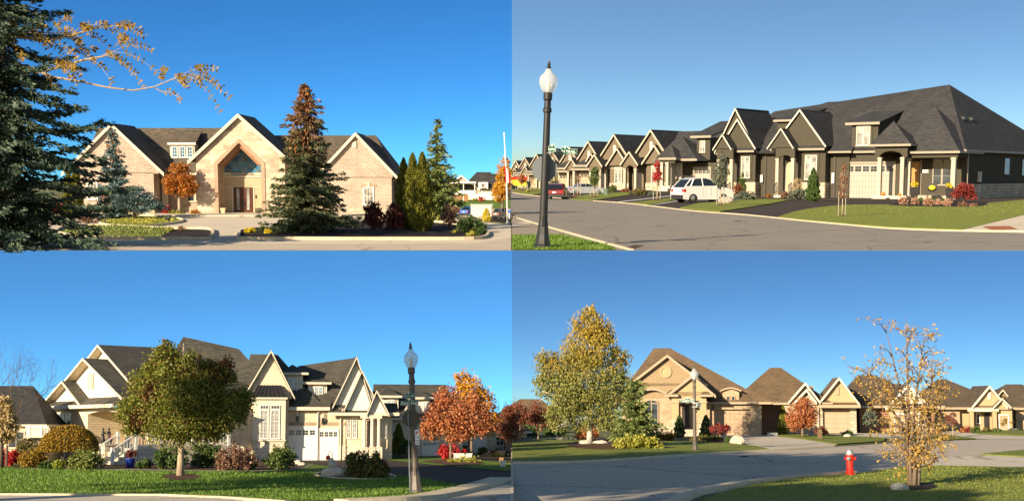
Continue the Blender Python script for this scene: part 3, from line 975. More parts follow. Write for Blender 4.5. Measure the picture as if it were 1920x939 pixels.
def scatter(name, street, px, n, size, mat, seed, width=0.5, upright=True, tall=1.0, holes=()):
    """loose blades or fallen leaves over an area measured on the photograph"""
    rng = np.random.default_rng(seed)
    poly = np.array([street.ground(u, v, 0)[0][:2] for u, v in px])
    us = [p[0] for p in px]; vs = [p[1] for p in px]
    pts = []
    pp = np.array(px, float)
    def inside(q):
        c = np.zeros(len(q), bool)
        j = len(pp) - 1
        for i in range(len(pp)):
            xi, yi, xj, yj = *pp[i], *pp[j]
            k = ((yi > q[:, 1]) != (yj > q[:, 1])) & (q[:, 0] < (xj - xi) * (q[:, 1] - yi) / (yj - yi + 1e-9) + xi)
            c ^= k
            j = i
        return c
    while sum(len(p) for p in pts) < n:
        q = np.stack([rng.uniform(min(us), max(us), n), rng.uniform(min(vs), max(vs), n)], 1)
        k_ = inside(q)
        for hu, hv, ru, rv in holes:
            k_ &= ((q[:, 0] - hu) / ru) ** 2 + ((q[:, 1] - hv) / rv) ** 2 > 1
        pts.append(q[k_])
    q = np.concatenate(pts)[:n]
    cs, sn = street.ca, street.sa
    cy = PR - q[:, 1]
    fy = F * cs - cy * sn; fz = F * sn + cy * cs
    t = -street.eye / fz
    P = np.stack([(q[:, 0] - CX) * t, fy * t, np.zeros(n)], 1)
    L = size * t * rng.uniform(0.6, 1.4, n)
    if upright:
        D = rng.normal(size=(n, 3)) * 0.45 + np.array([0, 0, 1.0])
        D[:, 2] = np.abs(D[:, 2]) * tall
        P = P + np.array([0, 0, 1.0]) * (L * 0.35)[:, None]
    else:
        D = rng.normal(size=(n, 3)) * np.array([1, 1, 0.3])
        P = P + np.array([0, 0, 1.0]) * (L * 0.2)[:, None]
    flat = None if upright else np.tile(np.array([[0, 0.15, 1.0]]), (n, 1)) + rng.normal(size=(n, 3)) * 0.25
    o = bpy.data.objects.new(name, quads_mesh(name, blades(P, D, L, L * width, rng, flat), mat))
    COL.objects.link(o)
    o.matrix_world = street.M
    o['kind'] = 'stuff'
    return o

def text_mesh(body, height, width, bold=0.0):
    c = bpy.data.curves.new('lettering', 'FONT')
    c.body = body
    c.size = 1.0
    c.extrude = 0.02
    c.offset = bold
    c.align_x = 'CENTER'; c.align_y = 'CENTER'
    o = bpy.data.objects.new('lettering', c)
    COL.objects.link(o)
    dg = bpy.context.evaluated_depsgraph_get()
    me = bpy.data.meshes.new_from_object(o.evaluated_get(dg))
    bpy.data.objects.remove(o)
    bpy.data.curves.remove(c)
    xs = [v.co.x for v in me.vertices]; ys = [v.co.y for v in me.vertices]
    w, h = max(xs) - min(xs), max(ys) - min(ys)
    cx, cy = (max(xs) + min(xs)) / 2, (max(ys) + min(ys)) / 2
    for q in me.vertices:
        x, y, z = q.co
        q.co = ((x - cx) * width / w, -z * height * 0.5, (y - cy) * height / h)
    return me

def street_sign(post, cx, cz, w, h, words, yaw, T, y=-1.0, emblem=True, text_h=0.5):
    """the blade is a part of the lamp post or of its sign pole"""
    s = MB()
    c, t = w / 2, h / 2
    b = h * 0.35
    out = [(-c, -t), (-b * 1.5, -t), (-b, -t * 1.35), (b, -t * 1.35), (b * 1.5, -t), (c, -t), (c, t), (b * 1.9, t), (b * 1.2, t + h * .42), (-b * 1.2, t + h * .42), (-b * 1.9, t), (-c, t)]
    s.prism(out, 'y', 0, 0.8)
    e = MB()
    k = 1.0 - 0.9 / h
    kw = 1 - 0.9 / w
    e.prism([(x * kw, z * k) for x, z in out], 'y', -0.25, 0.4)
    R = Matrix.Translation((cx, y, cz)) @ Matrix.Rotation(math.radians(yaw), 4, 'Z')
    o = T.part('street_sign', s, M['sign_white'], parent=post)
    o.matrix_local = R
    p = T.part('sign_panel', e, M['sign_green'], parent=o)
    me = text_mesh(words, h * text_h, w * 0.88, 0.02)
    me.transform(Matrix.Translation((0, -0.35, -h * 0.05)))
    me.materials.append(M['sign_white'])
    T.part('lettering', me, None, parent=o)
    if emblem:
        m2 = MB().lathe([(0.01, 0), (h * .16, 0), (h * .16, .3), (0.01, .3)], 10)
        m2.M = None
        me2 = m2.mesh('emblem', M['sign_white'])
        me2.transform(Matrix.Translation((0, -0.3, h * .62)) @ Matrix.Rotation(math.radians(90), 4, 'X'))
        T.part('emblem', me2, None, parent=o)
    return o

def lamp_post(street, u, v, label, H, mat, lean=0.0, pole=1.0, group='street lamps', glow=None):
    """fluted post with an acorn globe; H pixels high"""
    T = Thing(street, u, v).tag('street_lamp', label, 'street lamp', group)
    T.o.matrix_world = T.w.M @ T.L @ Matrix.Rotation(math.radians(lean), 4, 'Y')
    s = H / 334.0
    q = pole
    b = MB().lathe([(20 * s * q, 0), (20 * s * q, 6 * s), (17 * s * q, 8 * s), (16 * s * q, 14 * s), (13.5 * s * q, 26 * s), (11 * s * q, 46 * s), (10 * s * q, 50 * s)], 8)
    T.part('base', b, M[mat])
    p = MB().lathe([(9.2 * s * q, 50 * s), (8.6 * s * q, 120 * s), (7.4 * s * q, 240 * s), (7.2 * s * q, 250 * s), (9.6 * s * q, 252 * s), (9.6 * s * q, 257 * s), (7.6 * s * q, 260 * s), (7.2 * s * q, 272 * s), (9.8 * s * q, 275 * s), (9.8 * s * q, 287 * s)], 24)
    T.part('pole', p, M[mat])
    T.part('hatch', MB().box(-2.6 * s, 2.6 * s, -11.5 * s * q, -9 * s * q, 40 * s, 58 * s), M[mat])
    g = MB().lathe([(9 * s, 287 * s), (12 * s, 291 * s), (16 * s, 300 * s), (17 * s, 308 * s), (15.5 * s, 316 * s), (10 * s, 321 * s), (7.5 * s, 324 * s), (6 * s, 328 * s), (3 * s, 331 * s), (1 * s, 332 * s)], 32)
    gl = T.part('globe', g, M['globe'], smooth=True)
    T.part('bulb', MB().lathe([(3 * s, 287 * s), (4.2 * s, 294 * s), (4.2 * s, 306 * s), (2 * s, 310 * s)], 10), M['trim_white'], parent=gl)
    T.part('finial', MB().lathe([(3 * s, 330 * s), (4.2 * s, 333 * s), (2.6 * s, 336 * s), (3.2 * s, 339 * s), (1.2 * s, 344 * s), (0.3 * s, 348 * s)], 10), M[mat])
    return T, s

# ------------------------------------------------------------------ house pieces (local frame: x along the front, y away from it, z up)
def frame_at(x, y, z, deg):
    return Matrix.Translation((x, y, z)) @ Matrix.Rotation(math.radians(deg), 4, 'Z')

def gable_roof(T, x0, x1, y0, y1, ze, zp, mat, trim='trim', parent=None, name='gable_roof', ov=3.0, t=2.6, xp=None, rake=5.0, wall=None,
               wall_name='gable', wall_y=None, wall_in=None, fr=None, soffit='soffit', xl=None):
    """roof with its ridge running back from the front; x0, x1 are the feet of the slopes at height ze (or a pair of heights)"""
    xp = (x0 + x1) / 2 if xp is None else xp
    z0, z1 = ze if isinstance(ze, tuple) else (ze, ze)
    r = MB(); r.M = fr
    r.slab([(x0, y0, z0), (xp, y0, zp), (xp, y1, zp), (x0, y1, z0)], t)
    r.slab([(xp, y0, zp), (x1, y0, z1), (x1, y1, z1), (xp, y1, zp)], t)
    o = T.part(name, r, M[mat], parent)
    k = MB(); k.M = fr
    e = 0.35
    for xa, za in ((x0, z0), (x1, z1)):
        d = Vector((xp - xa, 0, zp - za)).normalized()
        nrm = Vector((-d.z, 0, d.x)) if xa < xp else Vector((d.z, 0, -d.x))
        if nrm.z < 0:
            nrm = -nrm
        a, b = Vector((xa, y0 - e, za)), Vector((xp, y0 - e, zp))
        a2, b2 = a - Vector((0, 0, rake)), b - Vector((0, 0, rake))
        a, b = a + nrm * 0.4, b + nrm * 0.4
        k.prism([(a.x, a.z), (b.x, b.z), (b2.x, b2.z), (a2.x, a2.z)], 'y', y0 - e - 1.2, y0 - e + 0.05)
    T.part('gable_trim', k, M[trim], o)
    if wall:
        wy = y0 + ov if wall_y is None else wall_y
        ins = wall_in if wall_in is not None else 3.0
        g = MB(); g.M = fr
        zz = min(z0, z1)
        sl0, sl1 = (zp - z0) / max(1, xp - x0), (zp - z1) / max(1, x1 - xp)
        tv = lambda m: t * math.sqrt(1 + m * m) + 0.2
        a0, a1 = z0 + ins * sl0 - tv(sl0), z1 + ins * sl1 - tv(sl1)
        pl = [(x0 + ins, min(zz - 1, a0 - .5)), (x1 - ins, min(zz - 1, a1 - .5)), (x1 - ins, a1), (xp, zp - max(tv(sl0), tv(sl1))), (x0 + ins, a0)]
        g.prism(pl, 'y', wy, wy + 2)
        T.part(wall_name, g, M[wall], o)
    return o

def hip_roof(T, x0, x1, y0, y1, ze, rx0, rx1, ry, zr, mat, parent=None, name='hip_roof', trim=None, fr=None, fas=3.0, ry1=None, zr1=None):
    """four slopes up to a ridge from (rx0,ry) to (rx1,ry1)"""
    ry1 = ry if ry1 is None else ry1
    zr1 = zr if zr1 is None else zr1
    r = MB(); r.M = fr
    A, B, C, D = (x0, y0, ze), (x1, y0, ze), (x1, y1, ze), (x0, y1, ze)
    P, Q = (rx0, ry, zr), (rx1, ry1, zr1)
    b = 1.2
    L = [(p[0], p[1], p[2] - b) for p in (A, B, C, D)]
    if abs(rx0 - rx1) + abs(ry - ry1) < 0.5:
        r.add([A, B, C, D, P] + L, [(0, 1, 4), (1, 2, 4), (2, 3, 4), (3, 0, 4), (8, 7, 6, 5), (0, 5, 6, 1), (1, 6, 7, 2), (2, 7, 8, 3), (3, 8, 5, 0)])
    elif abs(ry - ry1) > abs(rx0 - rx1):
        # ridge running back: P is the front end
        r.add([A, B, C, D, P, Q] + L, [(0, 1, 4), (1, 2, 5, 4), (2, 3, 5), (3, 0, 4, 5), (9, 8, 7, 6), (0, 6, 7, 1), (1, 7, 8, 2), (2, 8, 9, 3), (3, 9, 6, 0)])
    else:
        r.add([A, B, C, D, P, Q] + L, [(0, 1, 5, 4), (1, 2, 5), (2, 3, 4, 5), (3, 0, 4), (9, 8, 7, 6), (0, 6, 7, 1), (1, 7, 8, 2), (2, 8, 9, 3), (3, 9, 6, 0)])
    o = T.part(name, r, M[mat], parent)
    if trim:
        k = MB(); k.M = fr
        zt, zb = ze - b - 0.05, ze - b - fas
        w = 1.6
        k.box(x0 - 0.2, x1 + 0.2, y0 - w, y0, zb, zt + b)
        k.box(x1, x1 + w, y0 - w, y1, zb, zt + b)
        k.box(x0 - w, x0, y0 - w, y1, zb, zt + b)
        k.box(x0, x1, y0, y1, zb + 0.4, zb + 0.9)
        T.part('gutter', k, M[trim], o)
    return o

def window(T, x0, x1, z0, z1, y, parent=None, cols=2, rows=3, trim='trim_white', glass='glass', fw=1.8, fr=None, mull=0.7, depth=1.6, sashes=1, name='window', sill=True):
    """framed window standing 1.5 proud of the wall face y, its pane behind the bars"""
    k = MB(); k.M = fr
    x0, x1 = min(x0, x1), max(x0, x1); z0, z1 = min(z0, z1), max(z0, z1)
    ya, yb = y - depth, y + 0.3
    k.box(x0, x1, ya, yb, z1 - fw, z1); k.box(x0, x1, ya, yb, z0, z0 + fw)
    k.box(x0, x0 + fw, ya, yb, z0 + fw, z1 - fw); k.box(x1 - fw, x1, ya, yb, z0 + fw, z1 - fw)
    if sill:
        k.box(x0 - 1, x1 + 1, ya - 1, ya, z0 - 0.6, z0 + 0.8)
    n = cols * sashes
    wi = x1 - x0 - 2 * fw
    for i in range(1, n):
        x = x0 + fw + wi * i / n
        w = fw * 0.8 if i % cols == 0 else mull / 2
        k.box(x - w, x + w, ya + 0.3 * (i % cols != 0), yb, z0 + fw, z1 - fw)
    for j in range(1, rows):
        z = z0 + fw + (z1 - z0 - 2 * fw) * j / rows
        k.box(x0 + fw, x1 - fw, ya + 0.35, yb, z - mull / 2, z + mull / 2)
    o = T.part(name, k, M[trim], parent)
    p = MB(); p.M = fr
    p.box(x0 + fw, x1 - fw, y - depth * 0.35, y + 0.15, z0 + fw, z1 - fw)
    T.part('pane', p, M[glass], o)
    return o

def garage_door(T, x0, x1, z0, z1, y, mat, parent=None, lights=0, trim='trim_white', fr=None, frame=True, lz=None):
    k = MB(); k.M = fr
    k.box(x0, x1, y - 0.6, y + 0.2, z0, z1)
    n = 4
    for i in range(1, n):
        z = z0 + (z1 - z0) * i / n
        k.box(x0, x1, y - 0.75, y - 0.6, z - 0.35, z + 0.1)
    o = T.part('garage_door', k, M[mat], parent)
    if frame:
        f = MB(); f.M = fr
        w = (x1 - x0) * 0.035 + 1
        f.box(x0 - w, x0, y - 1.6, y + 0.2, z0, z1); f.box(x1, x1 + w, y - 1.6, y + 0.2, z0, z1)
        f.box(x0 - w, x1 + w, y - 1.7, y + 0.2, z1, z1 + w)
        T.part('door_frame', f, M[trim], o)
    if lights:
        g = MB(); g.M = fr
        h = (z1 - z0)
        a, b = (0.78, 0.93) if lz is None else lz
        per = (x1 - x0) / lights
        for i in range(lights):
            xa = x0 + per * i + per * 0.12; xb = x0 + per * (i + 1) - per * 0.12
            xm = (xa + xb) / 2; zm = z0 + h * (a + b) / 2
            for p, q in ((xa, xm - 0.35), (xm + 0.35, xb)):
                g.box(p, q, y - 1.0, y - 0.55, z0 + h * a, zm - 0.3)
                g.box(p, q, y - 1.0, y - 0.55, zm + 0.3, z0 + h * b)
        T.part('pane', g, M['glass'], o)
    return o

def column(T, x, y, z0, z1, w, mat='trim', parent=None, round_=False, fr=None, ped=None, ped_h=0):
    k = MB(); k.M = fr
    if round_:
        k.lathe([(w * .62, z0), (w * .62, z0 + w * .3), (w * .5, z0 + w * .4), (w * .44, z1 - w * .6), (w * .6, z1 - w * .4), (w * .6, z1)], 14, x, y)
    else:
        k.box(x - w / 2, x + w / 2, y - w / 2, y + w / 2, z0, z1)
        k.box(x - w * .62, x + w * .62, y - w * .62, y + w * .62, z1 - w * .5, z1 - w * .1)
        k.box(x - w * .6, x + w * .6, y - w * .6, y + w * .6, z0, z0 + w * .45)
    o = T.part('column', k, M[mat], parent)
    if ped:
        p = MB(); p.M = fr
        p.box(x - w * .85, x + w * .85, y - w * .85, y + w * .85, z0 - ped_h, z0)
        T.part('pedestal', p, M[ped], o)
    return o

def wall_box(T, x0, x1, y0, y1, z0, z1, mat, name='wall', parent=None, fr=None):
    k = MB(); k.M = fr
    k.box(x0, x1, y0, y1, z0, z1)
    return T.part(name, k, M[mat], parent)

def part_box(T, name, mat, *boxes, parent=None, fr=None):
    k = MB(); k.M = fr
    for b in boxes:
        k.box(*b)
    return T.part(name, k, M[mat], parent)

# ------------------------------------------------------------------ vehicles and people
def car(street, u, v, label, L, W, H, th, paint, style='suv', group='parked cars', cat='car', name='parked_car', plate=True):
    T = Thing(street, u, v, th).tag(name, label, cat, group)
    h, w = L / 2, W / 2
    if style == 'suv':
        prof = [(-1.0, .20), (-1.0, .40), (-.985, .55), (-.94, .63), (.34, .64), (.52, .60), (.82, .54), (.95, .47), (1.0, .36), (1.0, .20)]
        gh = [(-.95, .63), (-.70, .925), (-.46, .985), (-.08, 1.0), (.12, .945), (.50, .64)]
        wr = .205
    else:
        prof = [(-1.0, .22), (-1.0, .45), (-.97, .62), (-.90, .68), (.30, .66), (.55, .62), (.85, .55), (.97, .46), (1.0, .36), (1.0, .22)]
        gh = [(-.70, .68), (-.42, .955), (-.25, .99), (.02, 1.0), (.12, .96), (.46, .65)]
        wr = .23
    wx = (-.62, .62)
    R = wr * H
    # lower body with wheel arches
    arch = []
    for cx in wx[::-1]:
        a0 = []
        for i in range(9):
            a = math.pi * i / 8
            a0.append((cx * h + math.cos(a) * R * 1.22, .20 * H + math.sin(a) * R * 1.15 - .02 * H))
        arch += a0
    poly = [(x * h, z * H) for x, z in prof] + arch
    b = MB()
    ys = [(-w, .985), (-w * .9, 1.0), (w * .9, 1.0), (w, .985)]
    n = len(poly)
    vs, fs = [], []
    for y, s_ in ys:
        vs += [(x * s_, y, z) for x, z in poly]
    for j in range(3):
        for i in range(n):
            i2 = (i + 1) % n
            fs.append((j * n + i, j * n + i2, (j + 1) * n + i2, (j + 1) * n + i))
    fs += [tuple(range(n)), tuple(range(4 * n - 1, 3 * n - 1, -1))]
    b.add(vs, fs)
    bo = T.part('body', b, M[paint])
    bv = bo.modifiers.new('bevel', 'BEVEL'); bv.width = .045 * H; bv.segments = 3; bv.limit_method = 'ANGLE'; bv.angle_limit = math.radians(50)
    # cabin: dark glass with painted pillars and roof
    g = MB()
    lo, hi = .92 * w, .74 * w
    vs = []
    zb, zt = gh[0][1], 1.0
    for sgn in (-1, 1):
        for x, z in gh:
            f_ = (z - zb) / (zt - zb)
            vs.append((x * h, sgn * (lo + (hi - lo) * f_), z * H))
    m = len(gh)
    g.add(vs, [tuple(range(m)), tuple(range(2 * m - 1, m - 1, -1))] + [(i, i + m, (i + 1) % m + m, (i + 1) % m) for i in range(m)])
    T.part('windows', g, M['car_glass'])
    r = MB()
    top = [vs[i] for i in range(1, m - 1)]; top2 = [vs[i + m] for i in range(1, m - 1)]
    up = Vector((0, 0, .012 * H))
    k = len(top)
    tv = [Vector(p) + up for p in top] + [Vector(p) + up for p in top2]
    r.add(tv, [(i, i + 1, i + 1 + k, i + k) for i in range(k - 1)])
    for s_ in (0, m):
        A = [Vector(vs[i + s_]) for i in range(m)]
        out = Vector((0, -.012 * W if s_ == 0 else .012 * W, 0))
        for i in range(m - 1):
            r.bar(A[i] + out, A[i + 1] + out, .035 * H, .03 * H)
        for f_ in ((.36, .36), ):
            mid = A[0].lerp(A[-1], .52); tp = A[2].lerp(A[3], .62)
            r.bar(mid + out, tp + out, .025 * H, .03 * H)
        mid = A[0].lerp(A[-1], .16); tp = A[1].lerp(A[2], .6)
        r.bar(mid + out, tp + out, .07 * H, .03 * H)
    T.part('roof', r, M[paint])
    for cx in wx:
        for sgn in (-1, 1):
            t = MB()
            t.M = Matrix.Translation((cx * h, sgn * w * .86, R)) @ Matrix.Rotation(math.radians(90), 4, 'X')
            t.lathe([(R * .62, -w * .11), (R * .95, -w * .12), (R, -w * .08), (R, w * .08), (R * .95, w * .12), (R * .62, w * .11)], 18)
            o = T.part('wheel', t, M['tyre'])
            q = MB(); q.M = t.M
            q.lathe([(.05, -w * .125), (R * .2, -w * .13), (R * .64, -w * .10), (R * .66, w * .10), (R * .2, w * .13), (.05, w * .125)], 12)
            T.part('rim', q, M['rim'], o)
    sk = MB().box(-h * .99, h * .98, -w * .96, w * .96, .15 * H, .23 * H)
    T.part('sill', sk, M['plastic_black'])
    for sgn in (-1, 1):
        q = MB().box(-h * 1.004, -h * .90, sgn * w * .68, sgn * w * 1.004, .44 * H, .56 * H)
        T.part('tail_light', q, M['lamp_red'])
        q = MB().box(h * .86, h * 1.0, sgn * w * .6, sgn * w * .99, .42 * H, .49 * H)
        T.part('headlight', q, M['aluminium'])
        q = MB().box(h * .30, h * .38, sgn * w * 1.0, sgn * w * 1.14, .62 * H, .70 * H)
        T.part('mirror', q, M[paint])
    T.part('bumper', MB().box(-h * 1.02, -h * .93, -w * .94, w * .94, .16 * H, .33 * H), M['plastic_black'])
    if plate:
        T.part('number_plate', MB().box(-h * 1.012, -h * .98, -w * .2, w * .2, .41 * H, .50 * H), M['sign_white'])
    dr = MB()
    for x in (-.22, .12, .42):
        for sgn in (-1, 1):
            dr.box(x * h - .15, x * h + .15, sgn * w * .985, sgn * w * 1.003, .26 * H, .62 * H)
    T.part('door_gap', dr, M['plastic_black'])
    return T

def person(street, u, v, label, H, th=0.0, top='jacket_blue', bottom='jeans'):
    T = Thing(street, u, v, th).tag('person', label, 'person')
    s = H / 7.5
    def skin_mesh(name, verts, edges, radii, mat, parent=None):
        me = bpy.data.meshes.new(name)
        me.from_pydata([tuple(c * s for c in p) for p in verts], edges, [])
        me.materials.append(M[mat])
        o = bpy.data.objects.new(name, me)
        COL.objects.link(o)
        o.parent = parent or T.o
        md = o.modifiers.new('skin', 'SKIN')
        for i, r in enumerate(radii):
            d = me.skin_vertices[0].data[i]
            d.radius = (r * s, r * s)
            d.use_root = (i == 0)
        sd = o.modifiers.new('subdivision', 'SUBSURF'); sd.levels = 1; sd.render_levels = 1
        return o
    V = [(0, 0, 3.9), (0, 0, 4.6), (0, 0, 5.5), (0, 0, 6.3), (0, -.05, 6.75), (0, -.08, 7.2),
         (.42, 0, 3.6), (.45, -.15, 2.0), (.45, 0, .3), (.45, -.5, .12),
         (-.42, 0, 3.6), (-.48, .1, 2.0), (-.5, .25, .3), (-.5, -.2, .12),
         (.85, 0, 6.0), (1.0, -.1, 4.8), (.95, -.6, 3.8), (-.85, 0, 6.0), (-1.0, .1, 4.8), (-.95, -.35, 3.8)]
    E = [(0, 1), (1, 2), (2, 3), (3, 4), (4, 5), (0, 6), (6, 7), (7, 8), (8, 9), (0, 10), (10, 11), (11, 12), (12, 13), (3, 14), (14, 15), (15, 16), (3, 17), (17, 18), (18, 19)]
    R_ = [.55, .55, .62, .45, .26, .44, .46, .33, .2, .16, .46, .33, .2, .16, .3, .24, .16, .3, .24, .16]
    skin_mesh('body', V, E, R_, 'skin')
    skin_mesh('jacket', [V[0], V[1], V[2], V[3], V[14], V[15], (.97, -.5, 4.0), V[17], V[18], (-.97, -.3, 4.0)], [(0, 1), (1, 2), (2, 3), (3, 4), (4, 5), (5, 6), (3, 7), (7, 8), (8, 9)], [.72, .68, .74, .5, .38, .32, .26, .38, .32, .26], top)
    skin_mesh('trousers', [(0, 0, 4.1), V[6], V[7], V[8], V[10], V[11], V[12]], [(0, 1), (1, 2), (2, 3), (0, 4), (4, 5), (5, 6)], [.66, .54, .42, .32, .54, .42, .32], bottom)
    T.part('hair', MB().blob((0, .06 * s, 7.4 * s), (.46 * s, .5 * s, .38 * s), 3, 10, .04), M['hair'], smooth=True)
    return T

# ------------------------------------------------------------------ sky and ground of the two streets
edge_pt = TOP.M @ TOP.ground(CX, 469.5)[0]
ZE, YE = edge_pt.z, edge_pt.y
ROT = math.pi + SUN_AZ
M['sky_club'] = sky_mat('sky_club', AL_B - AL_T, SUN_EL, ROT, 0.06, (0.391, 1.082, 1.611), ozone=3.0, dust=0.1, horizon=0.06)
M['sky_terraces'] = sky_mat('sky_terraces', AL_B - AL_T, SUN_EL, math.radians(270), 0.067, (1.174, 1.45, 1.611), ozone=2.0, dust=0.8, horizon=0.0)
M['sky_lower'] = sky_mat('sky_lower', 0, SUN_EL, ROT, 0.067, (0.645, 1.298, 1.657), ozone=3.0, dust=0.1, horizon=0.06)
M['sky_lower_right'] = sky_mat('sky_lower_right', AL_B - AL_R, SUN_EL, ROT, 0.067, (0.52, 0.792, 0.99), ozone=3.0, dust=0.2, horizon=0.06)
backdrop('club', TOP, 1500, -1500, 0, -40, 700, M['sky_club'])
backdrop('terraces', TOP, 1500, 0, 1500, -40, 700, M['sky_terraces'])
backdrop('lower', LOW, YE - 0.25, -90, 0, -2, ZE - 0.05, M['sky_lower'])
backdrop('lower right', LOW, YE - 0.25, 0, 90, -2, ZE - 0.05, M['sky_lower_right'])

EK = TOP.ground(CX, 469.5)[1]
def edge_line(u):
    return (u, 469.4)

# upper terrace, one sheet to the horizon
x = 1600
mb = MB()
ye = TOP.ground(CX, 469.5)[0].y
mb.add([(-x, ye, 0), (x, ye, 0), (x, 1499, 0), (-x, 1499, 0)], [(0, 1, 2, 3)])
o = bpy.data.objects.new('ground', mb.mesh('ground', M['soil_far'])); COL.objects.link(o); o.matrix_world = TOP.M; o['kind'] = 'structure'
# lower streets
mb = MB()
mb.add([(-90, -60, 0), (0, -60, 0), (0, YE - 0.3, 0), (-90, YE - 0.3, 0)], [(0, 1, 2, 3)])
o = bpy.data.objects.new('ground', mb.mesh('ground', M['soil_far'])); COL.objects.link(o); o['kind'] = 'structure'
mb = MB()
mb.add([(0, -60, 0), (90, -60, 0), (90, YE - 0.6, 0), (0, YE - 0.6, 0)], [(0, 1, 2, 3)])
o = bpy.data.objects.new('ground', mb.mesh('ground', M['soil_far'])); COL.objects.link(o); o.matrix_world = RIGHT.M; o['kind'] = 'structure'

# ---- club court (upper left)
UK = TOP.ground(460, 430)[1]      # street metres per pixel there
ground_sheet('driveway', TOP, [(-300, 469.4), (958, 469.4), (958, 422), (915, 417), (845, 407), (760, 402.5), (560, 401), (300, 402), (100, 404), (-300, 410)], M['concrete'], 0.01)
ground_sheet('road', TOP, [(-300, 469.4), (958, 469.4), (958, 446), (925, 452), (880, 456.5), (448, 457), (396, 457), (180, 455.5), (80, 447), (-300, 440)], M['road_tan'], 0.02)
ground_sheet('sidewalk', TOP, [(290, 406.5), (640, 406.5), (700, 403), (700, 399), (290, 400)], M['concrete'], 0.03, thick=0.22)
ground_sheet('lawn', TOP, [(850, 391.5), (957, 391.5), (957, 375), (850, 375)], M['grass'], 0.03)
ground_sheet('pavement', TOP, [(840, 403), (957, 418), (957, 392), (850, 392)], M['concrete'], 0.04)
ground_sheet('mulch_bed', TOP, [(905, 412), (957, 420), (957, 411), (920, 407)], M['mulch_dark'], 0.06)
ISL = smooth_line([(103, 437), (122, 427), (180, 424), (250, 427), (312, 430), (388, 431), (399, 437), (396, 448)], 4) + [(396, 449), (290, 449.5)] + smooth_line([(200, 448.5), (140, 445), (103, 437)], 4)
ground_sheet('planting_bed', TOP, ISL, M['mulch_dark'], 0.05)
kerb('kerb', TOP, ISL, M['kerb'], 0.32, 0.30, closed=True)
ISL2 = smooth_line([(178, 413), (215, 406.5), (270, 405.5), (330, 410), (342, 416), (310, 422), (235, 427), (190, 421)], 4)
ground_sheet('planting_bed', TOP, ISL2, M['grass_dry'], 0.05)
kerb('kerb', TOP, ISL2, M['kerb'], 0.3, 0.26, closed=True)
ISL3 = [(446, 449), (449, 436), (470, 432)] + smooth_line([(560, 425), (680, 418), (800, 417), (870, 424), (908, 434), (915, 442), (900, 448.5), (840, 450)], 4) + [(640, 450), (540, 449.5)]
ground_sheet('planting_bed', TOP, ISL3, M['mulch_dark'], 0.05)
kerb('kerb', TOP, ISL3, M['kerb'], 0.32, 0.30, closed=True)
ground_sheet('painted_line', TOP, [(440, 431), (505, 423), (509, 423), (444, 431.6)], M['white_line'], 0.03)
ground_sheet('painted_line', TOP, [(418, 418), (440, 417.4), (440, 418.2), (418, 418.9)], M['white_line'], 0.03)

# ---- terrace street (upper right)
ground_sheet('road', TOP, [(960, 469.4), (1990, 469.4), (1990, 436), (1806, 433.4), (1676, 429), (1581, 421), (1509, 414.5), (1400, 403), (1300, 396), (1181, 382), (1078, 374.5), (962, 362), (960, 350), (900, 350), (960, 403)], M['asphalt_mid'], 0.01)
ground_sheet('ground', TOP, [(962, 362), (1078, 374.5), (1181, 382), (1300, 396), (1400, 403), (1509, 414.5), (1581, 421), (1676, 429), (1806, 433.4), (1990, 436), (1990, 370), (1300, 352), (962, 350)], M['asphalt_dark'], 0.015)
LAWN1 = [(1460, 408)] + smooth_line([(1490, 398), (1520, 392.5), (1565, 387), (1610, 385), (1690, 385), (1800, 386), (1862, 381), (1935, 374)], 3) + [(1935, 400), (1920, 405), (1806, 433), (1676, 428.5), (1581, 420.5), (1509, 414)]
ground_sheet('lawn', TOP, LAWN1, M['grass_dry'], 0.03, thick=0.15)
ground_sheet('sidewalk', TOP, [(1806, 433), (1920, 405), (1990, 394), (1990, 436)], M['concrete'], 0.05, thick=0.1)
ground_sheet('tactile_plate', TOP, [(1841, 427), (1893, 426.4), (1908, 432.6), (1858, 433.6)], M['tactile'], 0.17)
LAWN2 = [(1275, 391)] + smooth_line([(1310, 382), (1370, 378), (1420, 374.5), (1481, 375.5)], 3) + [(1440, 384), (1350, 398)]
ground_sheet('lawn', TOP, LAWN2, M['grass_dry'], 0.03, thick=0.15)
ground_sheet('lawn', TOP, [(1181, 381.5), (1215, 385.5), (1268, 375.5), (1255, 372.5)], M['grass_dry'], 0.03, thick=0.15)
ground_sheet('lawn', TOP, [(1068, 374), (1110, 377), (1181, 366), (1178, 360.5), (1095, 366)], M['grass_dry'], 0.03, thick=0.15)
ground_sheet('lawn', TOP, [(962, 361.5), (1000, 366), (1040, 359), (1018, 353), (962, 352.5)], M['grass_dry'], 0.03, thick=0.15)
ground_sheet('mulch_bed', TOP, smooth_line([(1665, 385.5), (1700, 388), (1760, 389), (1830, 389), (1850, 384), (1835, 379), (1700, 379)], 3), M['mulch_dark'], 0.2)
ground_sheet('painted_line', TOP, [(1146, 380), (1259, 366.8), (1259, 367.6), (1150, 380.6)], M['white_line'], 0.03)
ground_sheet('painted_line', TOP, [(1206, 386), (1270, 376.5), (1270, 377.3), (1210, 386.6)], M['white_line'], 0.03)
KL = smooth_line([(962, 362), (1000, 367), (1078, 374.5), (1181, 382), (1300, 396), (1400, 403.5), (1509, 414.8), (1581, 421.5), (1676, 429.4), (1806, 434), (1990, 437)], 4)
kerb('kerb', TOP, KL, M['kerb'], 0.5, 0.14)
ground_sheet('sidewalk', TOP, [(960, 441), (960, 408), (1172, 469.4), (1150, 469.4), (1150, 463), (1055, 440)], M['asphalt_pale'], 0.03)
ground_sheet('sidewalk', TOP, [(960, 420), (985, 415.5), (1000, 419), (960, 424.5)], M['concrete'], 0.035)
kerb('kerb', TOP, [(960, 406), (1010, 421), (1095, 445), (1172, 466), (1184, 469.3)], M['kerb'], 0.45, 0.12)
